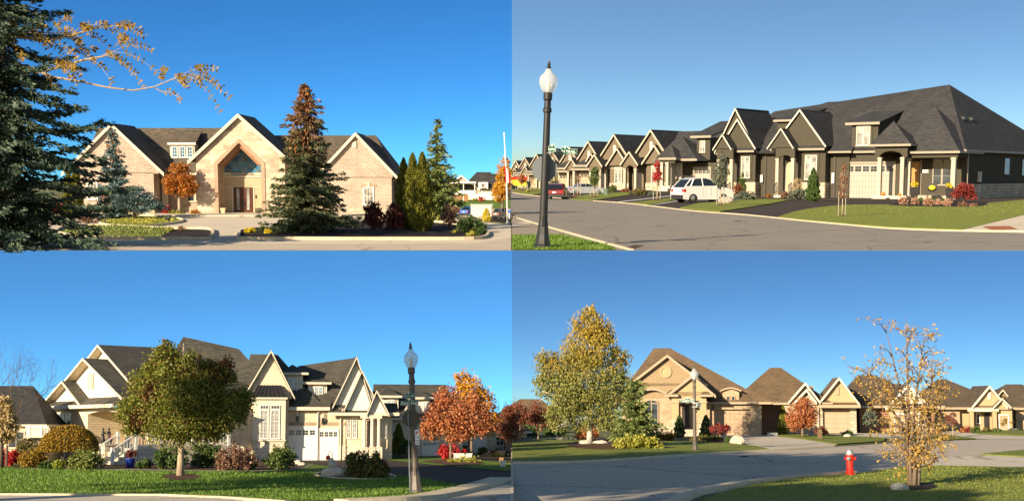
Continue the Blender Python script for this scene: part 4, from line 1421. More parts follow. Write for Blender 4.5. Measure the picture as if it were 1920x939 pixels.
GR_TR = [(960, 469.3), (960, 442), (1055, 441), (1150, 464.5), (1156, 469.3)]
ground_sheet('lawn', TOP, GR_TR, M['grass'], 0.05)
ground_sheet('drain_grate', TOP, [(1166, 465.2), (1190, 459.5), (1208, 460.5), (1190, 466.5)], M['iron'], 0.02)
ground_sheet('manhole_cover', TOP, [(1373, 414.8), (1384, 413.9), (1392, 414.6), (1384, 415.8)], M['iron'], 0.02)

# ---- lower left: lawn, drive and street
ground_sheet('lawn', LOW, [(-120, 928), (300, 930), (470, 938), (800, 932), (895, 914), (760, 892), (600, 866), (560, 858), (330, 846), (-120, 836)], M['grass'], 0.01)
ground_sheet('sidewalk', LOW, [(-120, 928.5), (300, 930), (420, 934.5), (540, 950), (-120, 950)], M['concrete'], 0.02)
ground_sheet('driveway', LOW, [(536, 862), (640, 857), (700, 862), (760, 862.5), (880, 868), (960, 870), (960, 894), (960, 895), (895, 915), (800, 899), (600, 872)], M['asphalt_dark'], 0.02)
ground_sheet('lawn', LOW, [(724, 859), (800, 857), (960, 862), (960, 885), (830, 874), (728, 864)], M['grass'], 0.035)
ground_sheet('driveway', LOW, [(840, 856), (960, 859), (960, 869), (868, 861)], M['asphalt_dark'], 0.045)
ground_sheet('road', LOW, [(540, 950), (760, 945), (870, 930), (960, 904), (960, 950)], M['road_tan'], 0.02)
KB_ = smooth_line([(640, 946), (767, 939.5), (830, 930), (895, 914.5), (930, 903.5), (938, 901)], 5)
kerb('kerb', LOW, KB_, M['kerb'], 0.55, 0.09)
kerb('kerb', LOW, [(-120, 928.6), (300, 930.2), (420, 934.8), (540, 943)], M['kerb'], 0.14, 0.05)
ground_sheet('path', LOW, [(30, 878.5), (200, 881), (330, 883.5), (470, 884.5), (545, 882), (590, 872), (540, 869), (300, 875), (160, 876)], M['asphalt_pale'], 0.02)
BED1 = smooth_line([(20, 876), (100, 877), (200, 878.5), (330, 881), (470, 882), (540, 880), (575, 872), (545, 864), (420, 861), (300, 864), (150, 868), (40, 870)], 3)
ground_sheet('mulch_bed', LOW, BED1, M['mulch'], 0.03)
ground_sheet('mulch_bed', LOW, smooth_line([(302, 895), (320, 890), (345, 888.5), (370, 892), (376, 896), (355, 900.5), (318, 900.5)], 3), M['mulch'], 0.03)
BED2 = smooth_line([(590, 892), (600, 887), (640, 884), (700, 884), (738, 893), (734, 898), (690, 900), (620, 897)], 3)
ground_sheet('mulch_bed', LOW, BED2, M['mulch'], 0.03)
kerb('bed_edging', LOW, BED2, M['kerb'], 0.06, 0.03, closed=True, z0=0.02)
ground_sheet('mulch_bed', LOW, smooth_line([(790, 866), (830, 863), (890, 866), (905, 872), (850, 875)], 3), M['mulch'], 0.045)

# ---- lower right: road, lawns, drives
ground_sheet('road', RIGHT, [(960, 950), (960, 869), (1075, 867.5), (1170, 862.5), (1300, 853.5), (1440, 845.5), (1560, 838), (1700, 829), (1990, 818), (1990, 880), (1740, 873), (1600, 889), (1500, 897), (1310, 930), (1260, 950)], M['road_tan'], 0.01)
LAWN_BR = [(960, 868)] + [(1075, 866.5), (1170, 861.5), (1300, 852.5), (1445, 844.5), (1420, 838), (1370, 833), (1300, 830), (1150, 826), (1010, 826), (960, 830)]
ground_sheet('lawn', RIGHT, LAWN_BR, M['grass_dry'], 0.02, thick=0.04)
ground_sheet('driveway', RIGHT, [(1445, 844.5), (1420, 837), (1375, 829), (1340, 817), (1440, 816), (1500, 823), (1570, 833), (1560, 838)], M['concrete'], 0.02)
ground_sheet('lawn', RIGHT, [(1570, 834), (1500, 823), (1450, 816.5), (1530, 815), (1660, 822), (1658, 828)], M['grass_dry'], 0.03, thick=0.03)
ground_sheet('driveway', RIGHT, [(1540, 815.5), (1600, 812), (1760, 814), (1700, 823), (1660, 822)], M['concrete'], 0.025)
ground_sheet('lawn', RIGHT, [(1740, 816.5), (1780, 817), (1830, 823), (1760, 825)], M['grass_dry'], 0.03, thick=0.03)
ground_sheet('lawn', RIGHT, [(1790, 806), (1990, 810), (1990, 821), (1840, 814)], M['grass_dry'], 0.03, thick=0.03)
ground_sheet('driveway', RIGHT, [(1740, 815), (1790, 806.5), (1840, 814.5), (1990, 821), (1990, 824), (1830, 823)], M['concrete'], 0.02)
ground_sheet('lawn', RIGHT, [(1838, 853), (1990, 838), (1990, 860), (1880, 856)], M['grass_dry'], 0.03, thick=0.03)
ground_sheet('sidewalk', RIGHT, [(1700, 880), (1770, 858), (1838, 853.5), (1990, 862), (1990, 885)], M['concrete'], 0.03)
LAWN_NEAR = [(1310, 950), (1350, 925), (1420, 908), (1500, 897.5), (1600, 890), (1690, 877), (1760, 874), (1990, 879), (1990, 950)]
ground_sheet('lawn', RIGHT, LAWN_NEAR, M['grass_dry'], 0.04)
kerb('kerb', RIGHT, smooth_line([(1250, 950), (1310, 926), (1400, 908), (1500, 896), (1600, 889)], 5), M['kerb'], 0.32, 0.10)
kerb('kerb', RIGHT, smooth_line([(960, 869), (1075, 867.3), (1170, 862.3), (1300, 853.3), (1445, 845.3), (1560, 838)], 5), M['kerb'], 0.3, 0.07)
ground_sheet('mulch_bed', RIGHT, smooth_line([(1060, 836), (1080, 830), (1120, 826), (1190, 826), (1250, 832), (1200, 842), (1130, 845), (1080, 842)], 4), M['mulch'], 0.065)
ground_sheet('mulch_bed', RIGHT, smooth_line([(1290, 828), (1330, 824), (1390, 828), (1385, 833), (1340, 832)], 3), M['mulch'], 0.065)
ground_sheet('mulch_bed', RIGHT, smooth_line([(1690, 914), (1712, 906), (1742, 909), (1758, 915), (1735, 921), (1705, 920)], 4), M['mulch_dark'], 0.045)
for u, v, w in ((1278, 859, 5), (1395, 856, 12), (1288, 876, 3), (1397, 897, 5), (1222, 930, 7)):
    ground_sheet('manhole_cover', RIGHT, [(u - w, v), (u, v - w * .12), (u + w, v), (u, v + w * .12)], M['iron'], 0.02)

# low concrete wall between the two lower streets, which lie at slightly different levels
k = MB()
vs = []
for i in range(40):
    y = 18 + i * (YE - 20) / 39
    p = RIGHT.M @ Vector((0, y, 0))
    t_ = max(p.z, 0.0) + 0.03; b_ = min(p.z, 0.0) - 0.3
    vs += [(-.03, p.y, b_), (.03, p.y, b_), (.03, p.y, t_), (-.03, p.y, t_)]
k.add(vs, [(4 * i + a, 4 * i + b, 4 * i + 4 + b, 4 * i + 4 + a) for i in range(39) for a, b in ((0, 1), (1, 2), (2, 3), (3, 0))] + [(0, 3, 2, 1)])
o = bpy.data.objects.new('retaining_wall', k.mesh('retaining_wall', M['concrete'])); COL.objects.link(o); o['kind'] = 'structure'

# ================================================================== upper left: the club house
C = Thing(TOP, 453, 402).tag('clubhouse', 'long pale brick and stone club building with pointed stone entrance gable', 'building')
X = lambda u: u - 453.0
Z = lambda v: 402.0 - v
def zat(T, u, v, y):
    return T.at(u, v, y=y).z
def xat(T, u, v, y):
    return T.at(u, v, y=y).x
yr = 120
# main body behind the wings
zl, zr_ = zat(C, 300, 240, yr), zat(C, 640, 254, yr)
zeL = zat(C, 330, 324, 18)
hip_roof(C, xat(C, 146, 320, 18), 20, 18, 222, zeL, xat(C, 184, 238, yr), 20, yr, zl, 'shingle_brown', trim='trim')
hip_roof(C, -20, xat(C, 742, 326, 18), 18, 222, zeL, -20, xat(C, 705, 255, yr), yr, zr_, 'shingle_brown', trim='trim')
wall_box(C, X(160), X(730), 32, 200, -2, zeL - 2, 'brick_pink')
part_box(C, 'stone_course', 'stone_base', (X(160), X(730), 29, 32, -2, 14))
# recessed windows left of the entrance
window(C, X(343), X(358), Z(379), Z(353), 32, C.o, 1, 1, 'trim', 'glass', 1.6)
window(C, X(359), X(373), Z(379), Z(353), 32, C.o, 1, 1, 'trim', 'glass', 1.6)
column(C, X(305), 20, -2, zeL - 2, 9, 'trim')
# left wing
wy = -28
def wing(u0, u1, uw0, uw1, up, ve, vp, win, vent):
    r = gable_roof(C, X(u0), X(u1), wy, 110, Z(ve), Z(vp), 'shingle_brown', 'trim', name='wing_roof', rake=6.5, wall='brick_pink', wall_y=wy + 5, wall_in=11)
    wall_box(C, X(uw0), X(uw1), wy + 5, 60, -2, Z(ve) + 1, 'brick_pink', 'wing_wall')
    part_box(C, 'stone_course', 'stone_base', (X(uw0) - .5, X(uw1) + .5, wy + 3.6, wy + 5, -2, 12))
    a, b, c, d = win
    w = window(C, X(a), X(b), Z(d), Z(c), wy + 5, C.o, 3, 2, 'trim_white', 'curtain', 2, sashes=1)
    part_box(C, 'keystone', 'trim', (X((a + b) / 2) - 2, X((a + b) / 2) + 2, wy + 3, wy + 5, Z(c) + 1, Z(c) + 8))
    part_box(C, 'lintel', 'brick_trim', (X(a) - 4, X((a + b) / 2) - 2, wy + 4.2, wy + 5, Z(c) + .4, Z(c) + 5), (X((a + b) / 2) + 2, X(b) + 4, wy + 4.2, wy + 5, Z(c) + .4, Z(c) + 5))
    a, b, c, d = vent
    part_box(C, 'gable_vent', 'trim', (X(a), X(b), wy + 3, wy + 5, Z(d), Z(c)))
wing(129, 318, 150, 297, 223.5, 325, 234, (173, 193, 342, 374), (222, 230, 251, 263))
wing(594, 750, 607, 737, 672, 333, 251, (684.5, 704.5, 351, 384), (665, 673, 267.5, 279))
# flat dormer
dy = 50
dx0, dx1 = xat(C, 319, 285, dy), xat(C, 365, 285, dy)
dz0, dz1 = zat(C, 340, 300, dy), zat(C, 340, 271, dy)
dw = wall_box(C, dx0, dx1, dy, dy + 60, dz0 - 8, dz1, 'trim', 'dormer')
q = MB(); q.slab([(dx0 - 3, dy - 3, dz1 + 3), (dx1 + 3, dy - 3, dz1 + 3), (dx1 + 3, yr - 20, zl - 6), (dx0 - 3, yr - 20, zl - 6)], 2.4)
C.part('dormer_roof', q, M['shingle_brown'], dw)
part_box(C, 'fascia', 'trim_white', (dx0 - 3.4, dx1 + 3.4, dy - 4.4, dy - 3.1, dz1 - .6, dz1 + 3.2), parent=dw)
q = MB(); q.prism([(dy, dz1), (dy + 66, dz1), (yr - 20, zl - 8)], 'x', dx1 - 1, dx1 - .2); C.part('cheek', q, M['shingle_brown'], dw); q = MB(); q.prism([(dy, dz1), (dy + 66, dz1), (yr - 20, zl - 8)], 'x', dx0 + .2, dx0 + 1)
C.part('cheek', q, M['shingle_brown'], dw)
for i in range(3):
    a = dx0 + 4 + i * 14.4
    window(C, a, a + 10.5, dz0 + 4, dz1 - 4, dy, C.o, 2, 3, 'trim_white', 'glass_blue', 1.4, mull=.6)
# entrance gable
ey = -22
gable_roof(C, X(362), X(552), ey - 6, 118, Z(303), Z(217), 'shingle_brown', 'trim', name='entrance_roof', rake=7)
e = MB()
sl = (303 - 217) / 95.0
zt = lambda u: Z(217 + 7 + abs(u - 457) * sl)
e.prism([(X(376), -2), (X(410), -2), (X(410), Z(306)), (X(456), Z(262)), (X(502), Z(306)), (X(502), -2), (X(540), -2), (X(540), zt(540)), (X(457), zt(457)), (X(376), zt(376))], 'y', ey, ey + 26)
C.part('entrance_wall', e, M['ashlar'])
part_box(C, 'entrance_wall', 'ashlar', (X(376), X(384), ey + 26, 60, -2, zt(376) - 2), (X(532), X(540), ey + 26, 60, -2, zt(540) - 2))
e = MB()
ring = lambda o, a: [(X(410 + o), -2), (X(410 + o), Z(306 + a)), (X(456), Z(262 + a * 2.2)), (X(502 - o), Z(306 + a)), (X(502 - o), -2)]
ro, ri = ring(-1, 0), ring(6, 3.5)
e.prism(ro[:3] + ri[:3][::-1], 'y', ey - 1.5, ey + 26.2); e.prism(ri[2:][::1] + ro[2:][::-1], 'y', ey - 1.5, ey + 26.2)
C.part('arch_trim', e, M['brick_trim'])
e = MB()
r2 = ring(10.5, 7)
e.prism(ri[1:3] + r2[1:3][::-1], 'y', ey + 4, ey + 40); e.prism(ri[2:4] + r2[2:4][::-1], 'y', ey + 4, ey + 40)
C.part('soffit', e, M['cedar'])
part_box(C, 'side_wall', 'panel_beige', (X(416), X(418.5), ey + 26, ey + 44, -2, Z(309)), (X(493.5), X(496), ey + 26, ey + 44, -2, Z(309)))
by = ey + 40
part_box(C, 'door_wall', 'panel_beige', (X(418), X(495), by, by + 3, -2, Z(331)))
part_box(C, 'band', 'trim', (X(418), X(495), by - 1.5, by, Z(333), Z(330)), (X(420), X(433), by - 1, by, Z(352), Z(350.6)), (X(474), X(492), by - 1, by, Z(352), Z(350.6)), (X(432), X(434), by - 1, by, 0, Z(351)), (X(472), X(474), by - 1, by, 0, Z(351)))
wfr = MB()
tri = [(X(419), Z(331)), (X(491), Z(331)), (X(491), Z(313)), (X(455), Z(279)), (X(419), Z(313))]
pane = MB().prism(tri, 'y', by + 0.4, by + 2)
for a, b in (((419, 331), (491, 331)), ((419, 313), (455, 279)), ((455, 279), (491, 313)), ((419, 331), (419, 313)), ((491, 331), (491, 313)), ((455, 331), (455, 279)), ((419, 313), (440, 331)), ((431, 301.5), (466, 331)), ((443, 290), (491, 330)), ((491, 313), (470, 331)), ((479, 301.5), (444, 331)), ((467, 290), (419, 330))):
    wfr.bar((X(a[0]), by, Z(a[1])), (X(b[0]), by, Z(b[1])), 0.9, 1.0, (0, 1, 0))
w = C.part('arch_window', wfr, M['trim_grey'])
C.part('pane', pane, M['glass_blue'], w)
d = part_box(C, 'entrance_door', 'door_wood', (X(435), X(452.6), by - 1.4, by, -1, Z(352)), (X(453.4), X(471), by - 1.4, by, -1, Z(352)))
part_box(C, 'pane', 'curtain', (X(441), X(446), by - 1.8, by - 1.3, Z(394), Z(354)), (X(460), X(465), by - 1.8, by - 1.3, Z(394), Z(354)), parent=d)
part_box(C, 'handle', 'metal_black', (X(450.4), X(451.6), by - 3, by - 1.3, Z(386), Z(376)), (X(454.6), X(455.8), by - 3, by - 1.3, Z(386), Z(376)), parent=d)
part_box(C, 'call_box', 'metal_black', (X(476), X(478), by - 1.4, by, Z(372), Z(366)))
part_box(C, 'bulkhead_lamp', 'metal_black', (X(493), X(494.5), ey + 22, ey + 26, Z(345), Z(338)))
# low annex on the right
an = wall_box(C, X(737), X(756), 30, 110, -2, Z(340), 'trim_dark', 'annex')
part_box(C, 'annex_roof', 'cedar', (X(735), X(757), 24, 112, Z(340), Z(326)), parent=an)
part_box(C, 'gutter', 'trim', (X(735), X(757), 22.4, 24, Z(341), Z(338)), parent=an)
part_box(C, 'window', 'glass', (X(740), X(752), 29, 30, Z(385), Z(356)), parent=an)

for u, v, lab in ((418, 405, 'cream tapered square planter standing left of the brown double door'), (484, 405, 'cream tapered square planter standing right of the brown double door')):
    t = Thing(TOP, u, v - 2.5).tag('planter', lab, 'planter', 'planters beside the club door')
    b = MB()
    v_ = []
    for zz, h in ((0, 3.6), (12, 5.2)):
        v_ += [(-h, -h, zz), (h, -h, zz), (h, h, zz), (-h, h, zz)]
    b.add(v_, [(3, 2, 1, 0), (0, 1, 5, 4), (1, 2, 6, 5), (2, 3, 7, 6), (3, 0, 4, 7), (4, 5, 6, 7)])
    t.part('pot', b, M['planter_cream'])
    part_box(t, 'rim', 'planter_cream', (-5.6, 5.6, -5.6, 5.6, 11, 12.6))

# trees and shrubs of the club
spruce(TOP, 577, 436, 'spruce_tree', 'tall dense spruce with brown cone laden top before the entrance', 278, 76, 'spruce_coned', 11, cones=620, levels=36, per=15, needle=7.5, power=0.70, droop=0.3, upturn=0.2, dens=10, ragged=0.26, z0=0.03)
spruce(TOP, 217, 410, 'spruce_tree', 'slim blue spruce against the left brick gable', 166, 40, 'spruce_blue', 12, cones=60, levels=24, per=12, needle=7, power=0.9, droop=0.1, upturn=0.25, dens=8, z0=0.03)
spruce(TOP, 820, 404, 'spruce_tree', 'sunlit open spruce behind the tall clipped cedars', 174, 46, 'spruce_warm', 13, levels=26, per=11, needle=7.5, power=0.85, droop=0.22, upturn=0.22, dens=7, ragged=0.2, z0=0.03)
# umbrella shaped blue spruce
rng = np.random.default_rng(5)
t = Thing(TOP, 251, 411).tag('umbrella_spruce', 'grafted blue spruce with flat spreading top on a bare trunk', 'tree')
t.part('trunk', MB().tube([(0, 0, -1), (1, 0, 12), (-2, 0, 26), (3, 0, 40)], [3.2, 2.6, 2.6, 1.5], 8).tube([(-2, 0, 22), (-20, 0, 36)], [1.6, .6], 6).tube([(0, 0, 24), (24, 3, 34)], [1.6, .6], 6), M['bark'], smooth=True)
Q = []
for i in range(46):
    a = rng.uniform(0, 6.28); r = math.sqrt(rng.random()) * 46
    c = np.array([math.cos(a) * r + 4, math.sin(a) * r * .8, 42 - 0.012 * r * r + rng.normal() * 3.5 + 14 * (1 - r / 46)])
    P = c + rng.normal(size=(150, 3)) * np.array([6.5, 6.5, 2.2])
    D = (P - c) * np.array([1, 1, 1.0]) + np.array([math.cos(a), math.sin(a), 0.15]) * 4 + rng.normal(size=(150, 3)) * 2
    Q.append(blades(P, D, 5.5 * rng.uniform(.6, 1.3, 150), 1.9, rng))
t.part('crown', quads_mesh('crown', np.concatenate(Q), M['spruce_blue']), None)
for u, v, H, R, lab in ((131, 408, 88, 11, 'darker cedar column nearest the big left spruce, by the club wall'), (145, 408, 98, 12, 'taller narrow cedar column at the left end of the club')):
    column_cedar(TOP, u, v, 'cedar_tree', lab, H, R, 'cedar_green', 5200, int(u), 'cedar columns at the left end of the club', 4.5)
for u, v, H, R, lab in ((758, 428, 130, 17, 'leftmost and shortest of the clipped cedars, beside the burgundy shrub'), (775, 430, 141, 19, 'middle clipped cedar of the tall group'), (793, 434, 147, 21, 'tallest clipped cedar, right of the group, before the sunlit spruce')):
    column_cedar(TOP, u, v, 'cedar_tree', lab, H, R, 'cedar_green', 10500, int(u), 'clipped cedars in the club bed', 5.0)
tree(TOP, 337, 403.4, 'maple_tree', 'round orange maple before the stone entrance pier', 'tree', 100, 30, 3.0,
     [(3, 0, 66, 30, 26, 24), (-16, 0, 58, 20, 20, 18), (22, 0, 56, 19, 20, 20), (2, 0, 86, 20, 16, 12), (-8, 0, 48, 22, 18, 12), (14, 0, 44, 22, 18, 11)], 5200, 4.0, 'orange', 'bark_pale', 21, sub=40)
bush(TOP, 700, 432, 'barberry_shrub', 'broad burgundy barberry bush beside the clipped cedars', 'shrub', 46, 62, 3600, 4.5, 'burgundy', 31, lobes=7, up=0.9, subr=0.26)
bush(TOP, 738, 431, 'barberry_shrub', 'second burgundy barberry, touching the leftmost clipped cedar', 'shrub', 46, 58, 3200, 4.5, 'burgundy', 32, lobes=6, up=0.9, subr=0.26)
bush(TOP, 115, 400, 'burning_bush', 'bright crimson bush glimpsed behind the dark left spruce', 'shrub', 44, 20, 1500, 4, 'crimson', 33)
bush(TOP, 165, 419, 'shrub', 'low russet leafless shrub under the blue spruce', 'shrub', 44, 24, 1300, 3.2, 'brown_leaf', 34, lobes=5, up=.4)
tree(TOP, 197, 421, 'sapling', 'thin sapling with sparse brown leaves in the left island', 'tree', 62, 20, 0.9, [(0, 0, 44, 10, 9, 22), (3, 0, 30, 9, 8, 14)], 420, 3.2, 'brown_leaf', 'bark_dark', 35, limbs=12)
bush(TOP, 843, 428, 'shrub', 'bare pinkish brown shrub left of the green mound', 'shrub', 46, 54, 1500, 4, 'brown_leaf', 36, lobes=6, up=1.0, subr=.3)
bush(TOP, 882, 437, 'mugo_pine', 'rounded dark green mugo pine at the end of the bed', 'shrub', 62, 38, 3800, 4.5, 'cedar_deep', 37, lobes=6, up=.5)
bush(TOP, 902, 440, 'shrub', 'small green cushion shrub at the kerb end', 'shrub', 26, 17, 900, 4, 'cedar_deep', 38, lobes=4, up=.4)
bush(TOP, 885, 446, 'shrub', 'small yellow green tuft at the kerb by the mugo pine', 'shrub', 24, 14, 700, 4, 'juniper_gold', 39, lobes=4, up=.6, stems=False)
bush(TOP, 853, 438, 'shrub', 'tiny yellow green tuft below the bare pinkish shrub', 'shrub', 15, 9, 260, 3.5, 'juniper_gold', 40, lobes=3, up=.6, stems=False)
bush(TOP, 823, 414, 'shrub', 'yellow leaved shrub under the sunlit spruce', 'shrub', 16, 12, 380, 3.5, 'juniper_gold', 41, lobes=3, stems=False)
bush(TOP, 320, 435, 'shrub', 'yellow green tuft in the dark mulch of the left island', 'shrub', 17, 10, 380, 3.6, 'juniper_gold', 42, lobes=3, up=.7, stems=False)
bush(TOP, 341, 434, 'shrub', 'dried pink flower stems beside the yellow green tuft', 'shrub', 24, 11, 260, 3, 'brown_leaf', 43, lobes=3, up=.8)
bush(TOP, 314, 415, 'shrub', 'small grey green tuft at the tip of the back island', 'shrub', 14, 8, 320, 3.2, 'grey_green', 44, lobes=3, up=.5, stems=False)
bush(TOP, 469, 437, 'flower_clump', 'yellow flowers left of the pair in the middle bed', 'flowers', 22, 12, 600, 3.4, 'yellow', 45, lobes=4, up=.4, stems=False)
bush(TOP, 505, 438, 'flower_clump', 'yellow flowers nearest the tall cone laden spruce', 'flowers', 24, 10, 560, 3.4, 'yellow', 46, lobes=4, up=.4, stems=False)
bush(TOP, 491, 434, 'shrub', 'green tuft between the two yellow flower clumps', 'shrub', 14, 10, 360, 3.4, 'green_leaf', 47, lobes=3, up=.5, stems=False)
bush(TOP, 366, 404, 'shrub', 'russet perennial at the foot of the stone pier', 'shrub', 24, 13, 520, 3.4, 'orange', 48, lobes=4, stems=False)
bush(TOP, 330, 403.5, 'shrub', 'low yellow green planting under the orange maple', 'shrub', 40, 9, 700, 3.2, 'juniper_gold', 49, lobes=6, stems=False)
bush(TOP, 312, 403, 'shrub', 'dark red bush at the corner of the left wing', 'shrub', 22, 18, 600, 3.2, 'crimson', 50, lobes=4)
bush(TOP, 166, 405, 'shrub', 'small yellow and red bush at the foot of the left wing', 'shrub', 26, 14, 500, 3.2, 'orange', 51, lobes=4, stems=False)
scatter('groundcover', TOP, [(112, 438), (150, 428), (240, 424), (310, 428), (318, 436), (295, 448), (170, 448)], 9000, 6.5, M['juniper'], 52, 0.3)
scatter('groundcover', TOP, [(185, 417), (230, 423), (320, 418), (330, 411), (260, 408)], 1800, 4.5, M['juniper_gold'], 53, 0.3)

# dark spruce at the left edge, nearest the street
spruce(TOP, 22, 466, 'spruce_tree', 'huge shaded spruce filling the left edge with sweeping boughs', 640, 190, 'spruce_green', 14, levels=34, per=12, needle=12, power=0.55, droop=0.4, upturn=0.24, dens=12, ragged=0.3, z0=0.02, width=0.19)
# locust bough reaching in from the left
rng = np.random.default_rng(77)
t = Thing(TOP, -120, 466).tag('locust_tree', 'locust bough with yellow pinnate leaves reaching over the left spruce', 'tree')
t.part('trunk', MB().tube([(0, 0, -2), (4, 0, 150), (20, 0, 300), (50, 0, 420)], [14, 11, 9, 5], 10), M['bark'], smooth=True)
bq, leafs = MB(), []
def bough(px, r0, r1, dy):
    pts = [t.at(u, v, y=dy) for u, v in px]
    bq.tube(pts, [r0 + (r1 - r0) * i / (len(pts) - 1) for i in range(len(pts))], 6)
    return pts
B1 = bough([(-112, 190), (-60, 150), (0, 129), (40, 133), (75, 135), (120, 124), (160, 112), (195, 106), (212, 98)], 6, .9, -20)
B2 = bough([(75, 135), (100, 145), (150, 153), (200, 164), (250, 170), (290, 163), (325, 148), (352, 140)], 2.4, .8, -26)
B3 = bough([(-108, 120), (-50, 80), (0, 67), (60, 72), (100, 74), (140, 65), (175, 55), (208, 49)], 5, .8, -12)
B4 = bough([(0, 66), (60, 62), (110, 61), (150, 62)], 1.6, .5, -24)
B5 = bough([(75, 132), (95, 118), (115, 104), (128, 92)], 1.4, .5, -30)
B6 = bough([(292, 166), (300, 170), (312, 177)], 1.2, .5, -26)
def frond(base, d, L, drop=0.6, keep=1.0):
    base = np.array(base); d = np.array(d, float); d /= np.linalg.norm(d)
    n = 11
    pts = []
    for i in range(n + 1):
        s = i / n
        pts.append(base + d * L * s + np.array([0, 0, -drop * L * s * s]))
    bq.tube([tuple(p) for p in pts[::3] + [pts[-1]]], [.5, .4, .35, .3, .2][:len(pts[::3]) + 1], 4)
    for i in range(int(n * 0.3), n + 1):
        tg = pts[i] - pts[max(0, i - 1)]
        sd = np.cross(tg, [0, 1, 0.2]); sd /= np.linalg.norm(sd) + 1e-9
        for sg in (-1, 1):
            if rng.random() > keep:
                continue
            D = sd * sg + tg / (np.linalg.norm(tg) + 1e-9) * .4 + rng.normal(size=3) * .2
            leafs.append(blades((pts[i] + D * 3.2)[None], D[None], 9.0 * rng.uniform(.8, 1.2), 4.2, rng, np.array([[0.2, 1.0, 0.3]]) + rng.normal(size=(1, 3)) * .5))
for pts, lo, k in ((B1, 3, 13), (B2, 5, 5), (B3, 2, 17), (B4, 1, 11), (B5, 1, 7)):
    for i in range(k):
        j = rng.integers(lo, len(pts))
        p = pts[j] * 1.0
        p = np.array(p) + rng.normal(size=3) * 5
        frond(p, (rng.uniform(.15, 1.0), rng.uniform(-.5, .5), rng.uniform(-.05, .9)), rng.uniform(36, 62), rng.uniform(.35, .9), 0.72)
for uv, d, L, dr in (((352, 140), (.9, 0, .18), 62, .55), ((352, 140), (.75, 0, .0), 74, .55), ((350, 141), (.6, .1, -.2), 60, .75), ((340, 141), (.9, -.1, .5), 76, .35), ((300, 160), (.2, 0, .9), 46, .3), ((212, 98), (1, 0, .1), 84, .6), ((208, 100), (.8, 0, .55), 90, .5), ((200, 104), (.8, 0, -.1), 66, .7), ((208, 49), (1, 0, .1), 60, .4)):
    frond(t.at(*uv, y=-26), d, L, dr, .95)
t.part('branches', bq, M['bark_pale'])
t.part('leaves', quads_mesh('leaves', np.concatenate(leafs), M['locust']), None)

bare_tree(TOP, 84, 396, 'leafless tree showing between the dark spruce boughs', 88, 90, 3, th=1.0, depth=4)

# beyond the right end of the club
h = Thing(TOP, 872, 377, 0).tag('house', 'far pink gabled house with white deck and stairs', 'house')
wall_box(h, -28, 22, 0, 40, 12, 32, 'stucco_gold')
gable_roof(h, -48, 34, -3, 42, 12 + 5, 48, 'shingle_dim', 'trim_white', rake=2.2, wall='brick_pink', ov=3, wall_in=3, t=1.5)
part_box(h, 'deck', 'trim_white', (-22, 20, -16, -1, 12, 13.5), (-22, 20, -16.5, -16, 13.5, 20), (-3, -1.6, -16, -14.6, 0, 34), (18, 19.4, -16, -14.6, 0, 34), (-24, 21, -18, -1, 33, 36))
part_box(h, 'lattice', 'cedar', (-22, 6, -15.6, -15, -1, 12))
q = MB()
q.bar((6, -17, 15), (22, -17, 1), 1, 5); q.bar((16, -20, 15), (30, -20, 1), 1, 5)
h.part('stairs', q, M['trim_white'])
part_box(h, 'window', 'glass', (-12, -4, -.6, 0, 15, 30), (0, 8, -.6, 0, 15, 30))
h = Thing(TOP, 905, 375, 0).tag('house', 'far dark roofed house with white dormer behind the deck house', 'house')
hip_roof(h, -40, 44, 8, 70, 22, -12, 14, 36, 52, 'shingle_black')
wall_box(h, -36, 40, 12, 66, -1, 21, 'brick_cream')
part_box(h, 'dormer', 'trim_white', (-8, 10, 4, 26, 21, 33))
window(h, -3, 4, 23, 31, 4, h.o, 1, 2, 'trim_white', 'glass', .8)
garage_door(h, -12, 16, 0, 13, 12, 'garage_white', h.o)
h = Thing(TOP, 922, 374, 0).tag('house', 'farthest dark roof behind the yellow tree', 'house')
hip_roof(h, -34, 40, 30, 90, 24, -16, 22, 60, 48, 'shingle_black')
wall_box(h, -30, 36, 34, 86, -1, 23, 'brick_cream')
bush(TOP, 891, 378, 'shrub', 'yellow shrub on the far lawn by the deck house', 'shrub', 12, 7, 220, 2.6, 'juniper_gold', 61, lobes=3, stems=False)
bush(TOP, 902, 379, 'shrub', 'dark red mound on the far lawn', 'shrub', 17, 12, 300, 2.6, 'crimson', 62, lobes=3)
t = Thing(TOP, 903, 407).tag('utility_cabinet', 'pale grey metal utility cabinet standing before the far lawn', 'cabinet')
part_box(t, 'cabinet_body', 'utility_grey', (-20, 20, -8, 8, -1, 22))
part_box(t, 'lid', 'utility_grey', (-21, 21, -9, 9, 22, 24))
part_box(t, 'door', 'utility_grey', (-9.5, 18.5, -8.8, -8, 1, 21))
t = Thing(TOP, 912, 413)
column_cedar(TOP, 912, 415, 'shrub', 'little golden conical shrub before the grey cabinet', 24, 8, 'yellow', 700, 63, None, 3.2, 'shrub')
tree(TOP, 942, 402, 'maple_tree', 'yellow tree behind the flagpole', 'tree', 110, 30, 2.4, [(0, 0, 60, 17, 22, 34), (-6, 0, 40, 14, 18, 22), (3, 0, 84, 13, 16, 24)], 4200, 3.6, 'maple_gold', 'bark', 64, sub=40)
t = Thing(TOP, 952, 420).tag('flagpole', 'white tapered flagpole at the right edge of the club court', 'flagpole')
t.part('pole', MB().tube([(0, 0, 0), (-2, 0, 80), (-6.5, 0, 166)], [2.0, 1.6, .9], 10), M['aluminium'], smooth=True)
t.part('base', MB().lathe([(3.6, 0), (3.4, 2.5), (2.2, 4)], 12), M['aluminium'])
t.part('finial', MB().lathe([(.3, 165), (1.7, 166), (1.9, 167.5), (1.2, 169), (.2, 169.5)], 10, -6.5, 0), M['aluminium'])
t2 = Thing(TOP, 952, 420).tag('flag', 'red and white flag hanging limp at half mast on the flagpole', 'flag')
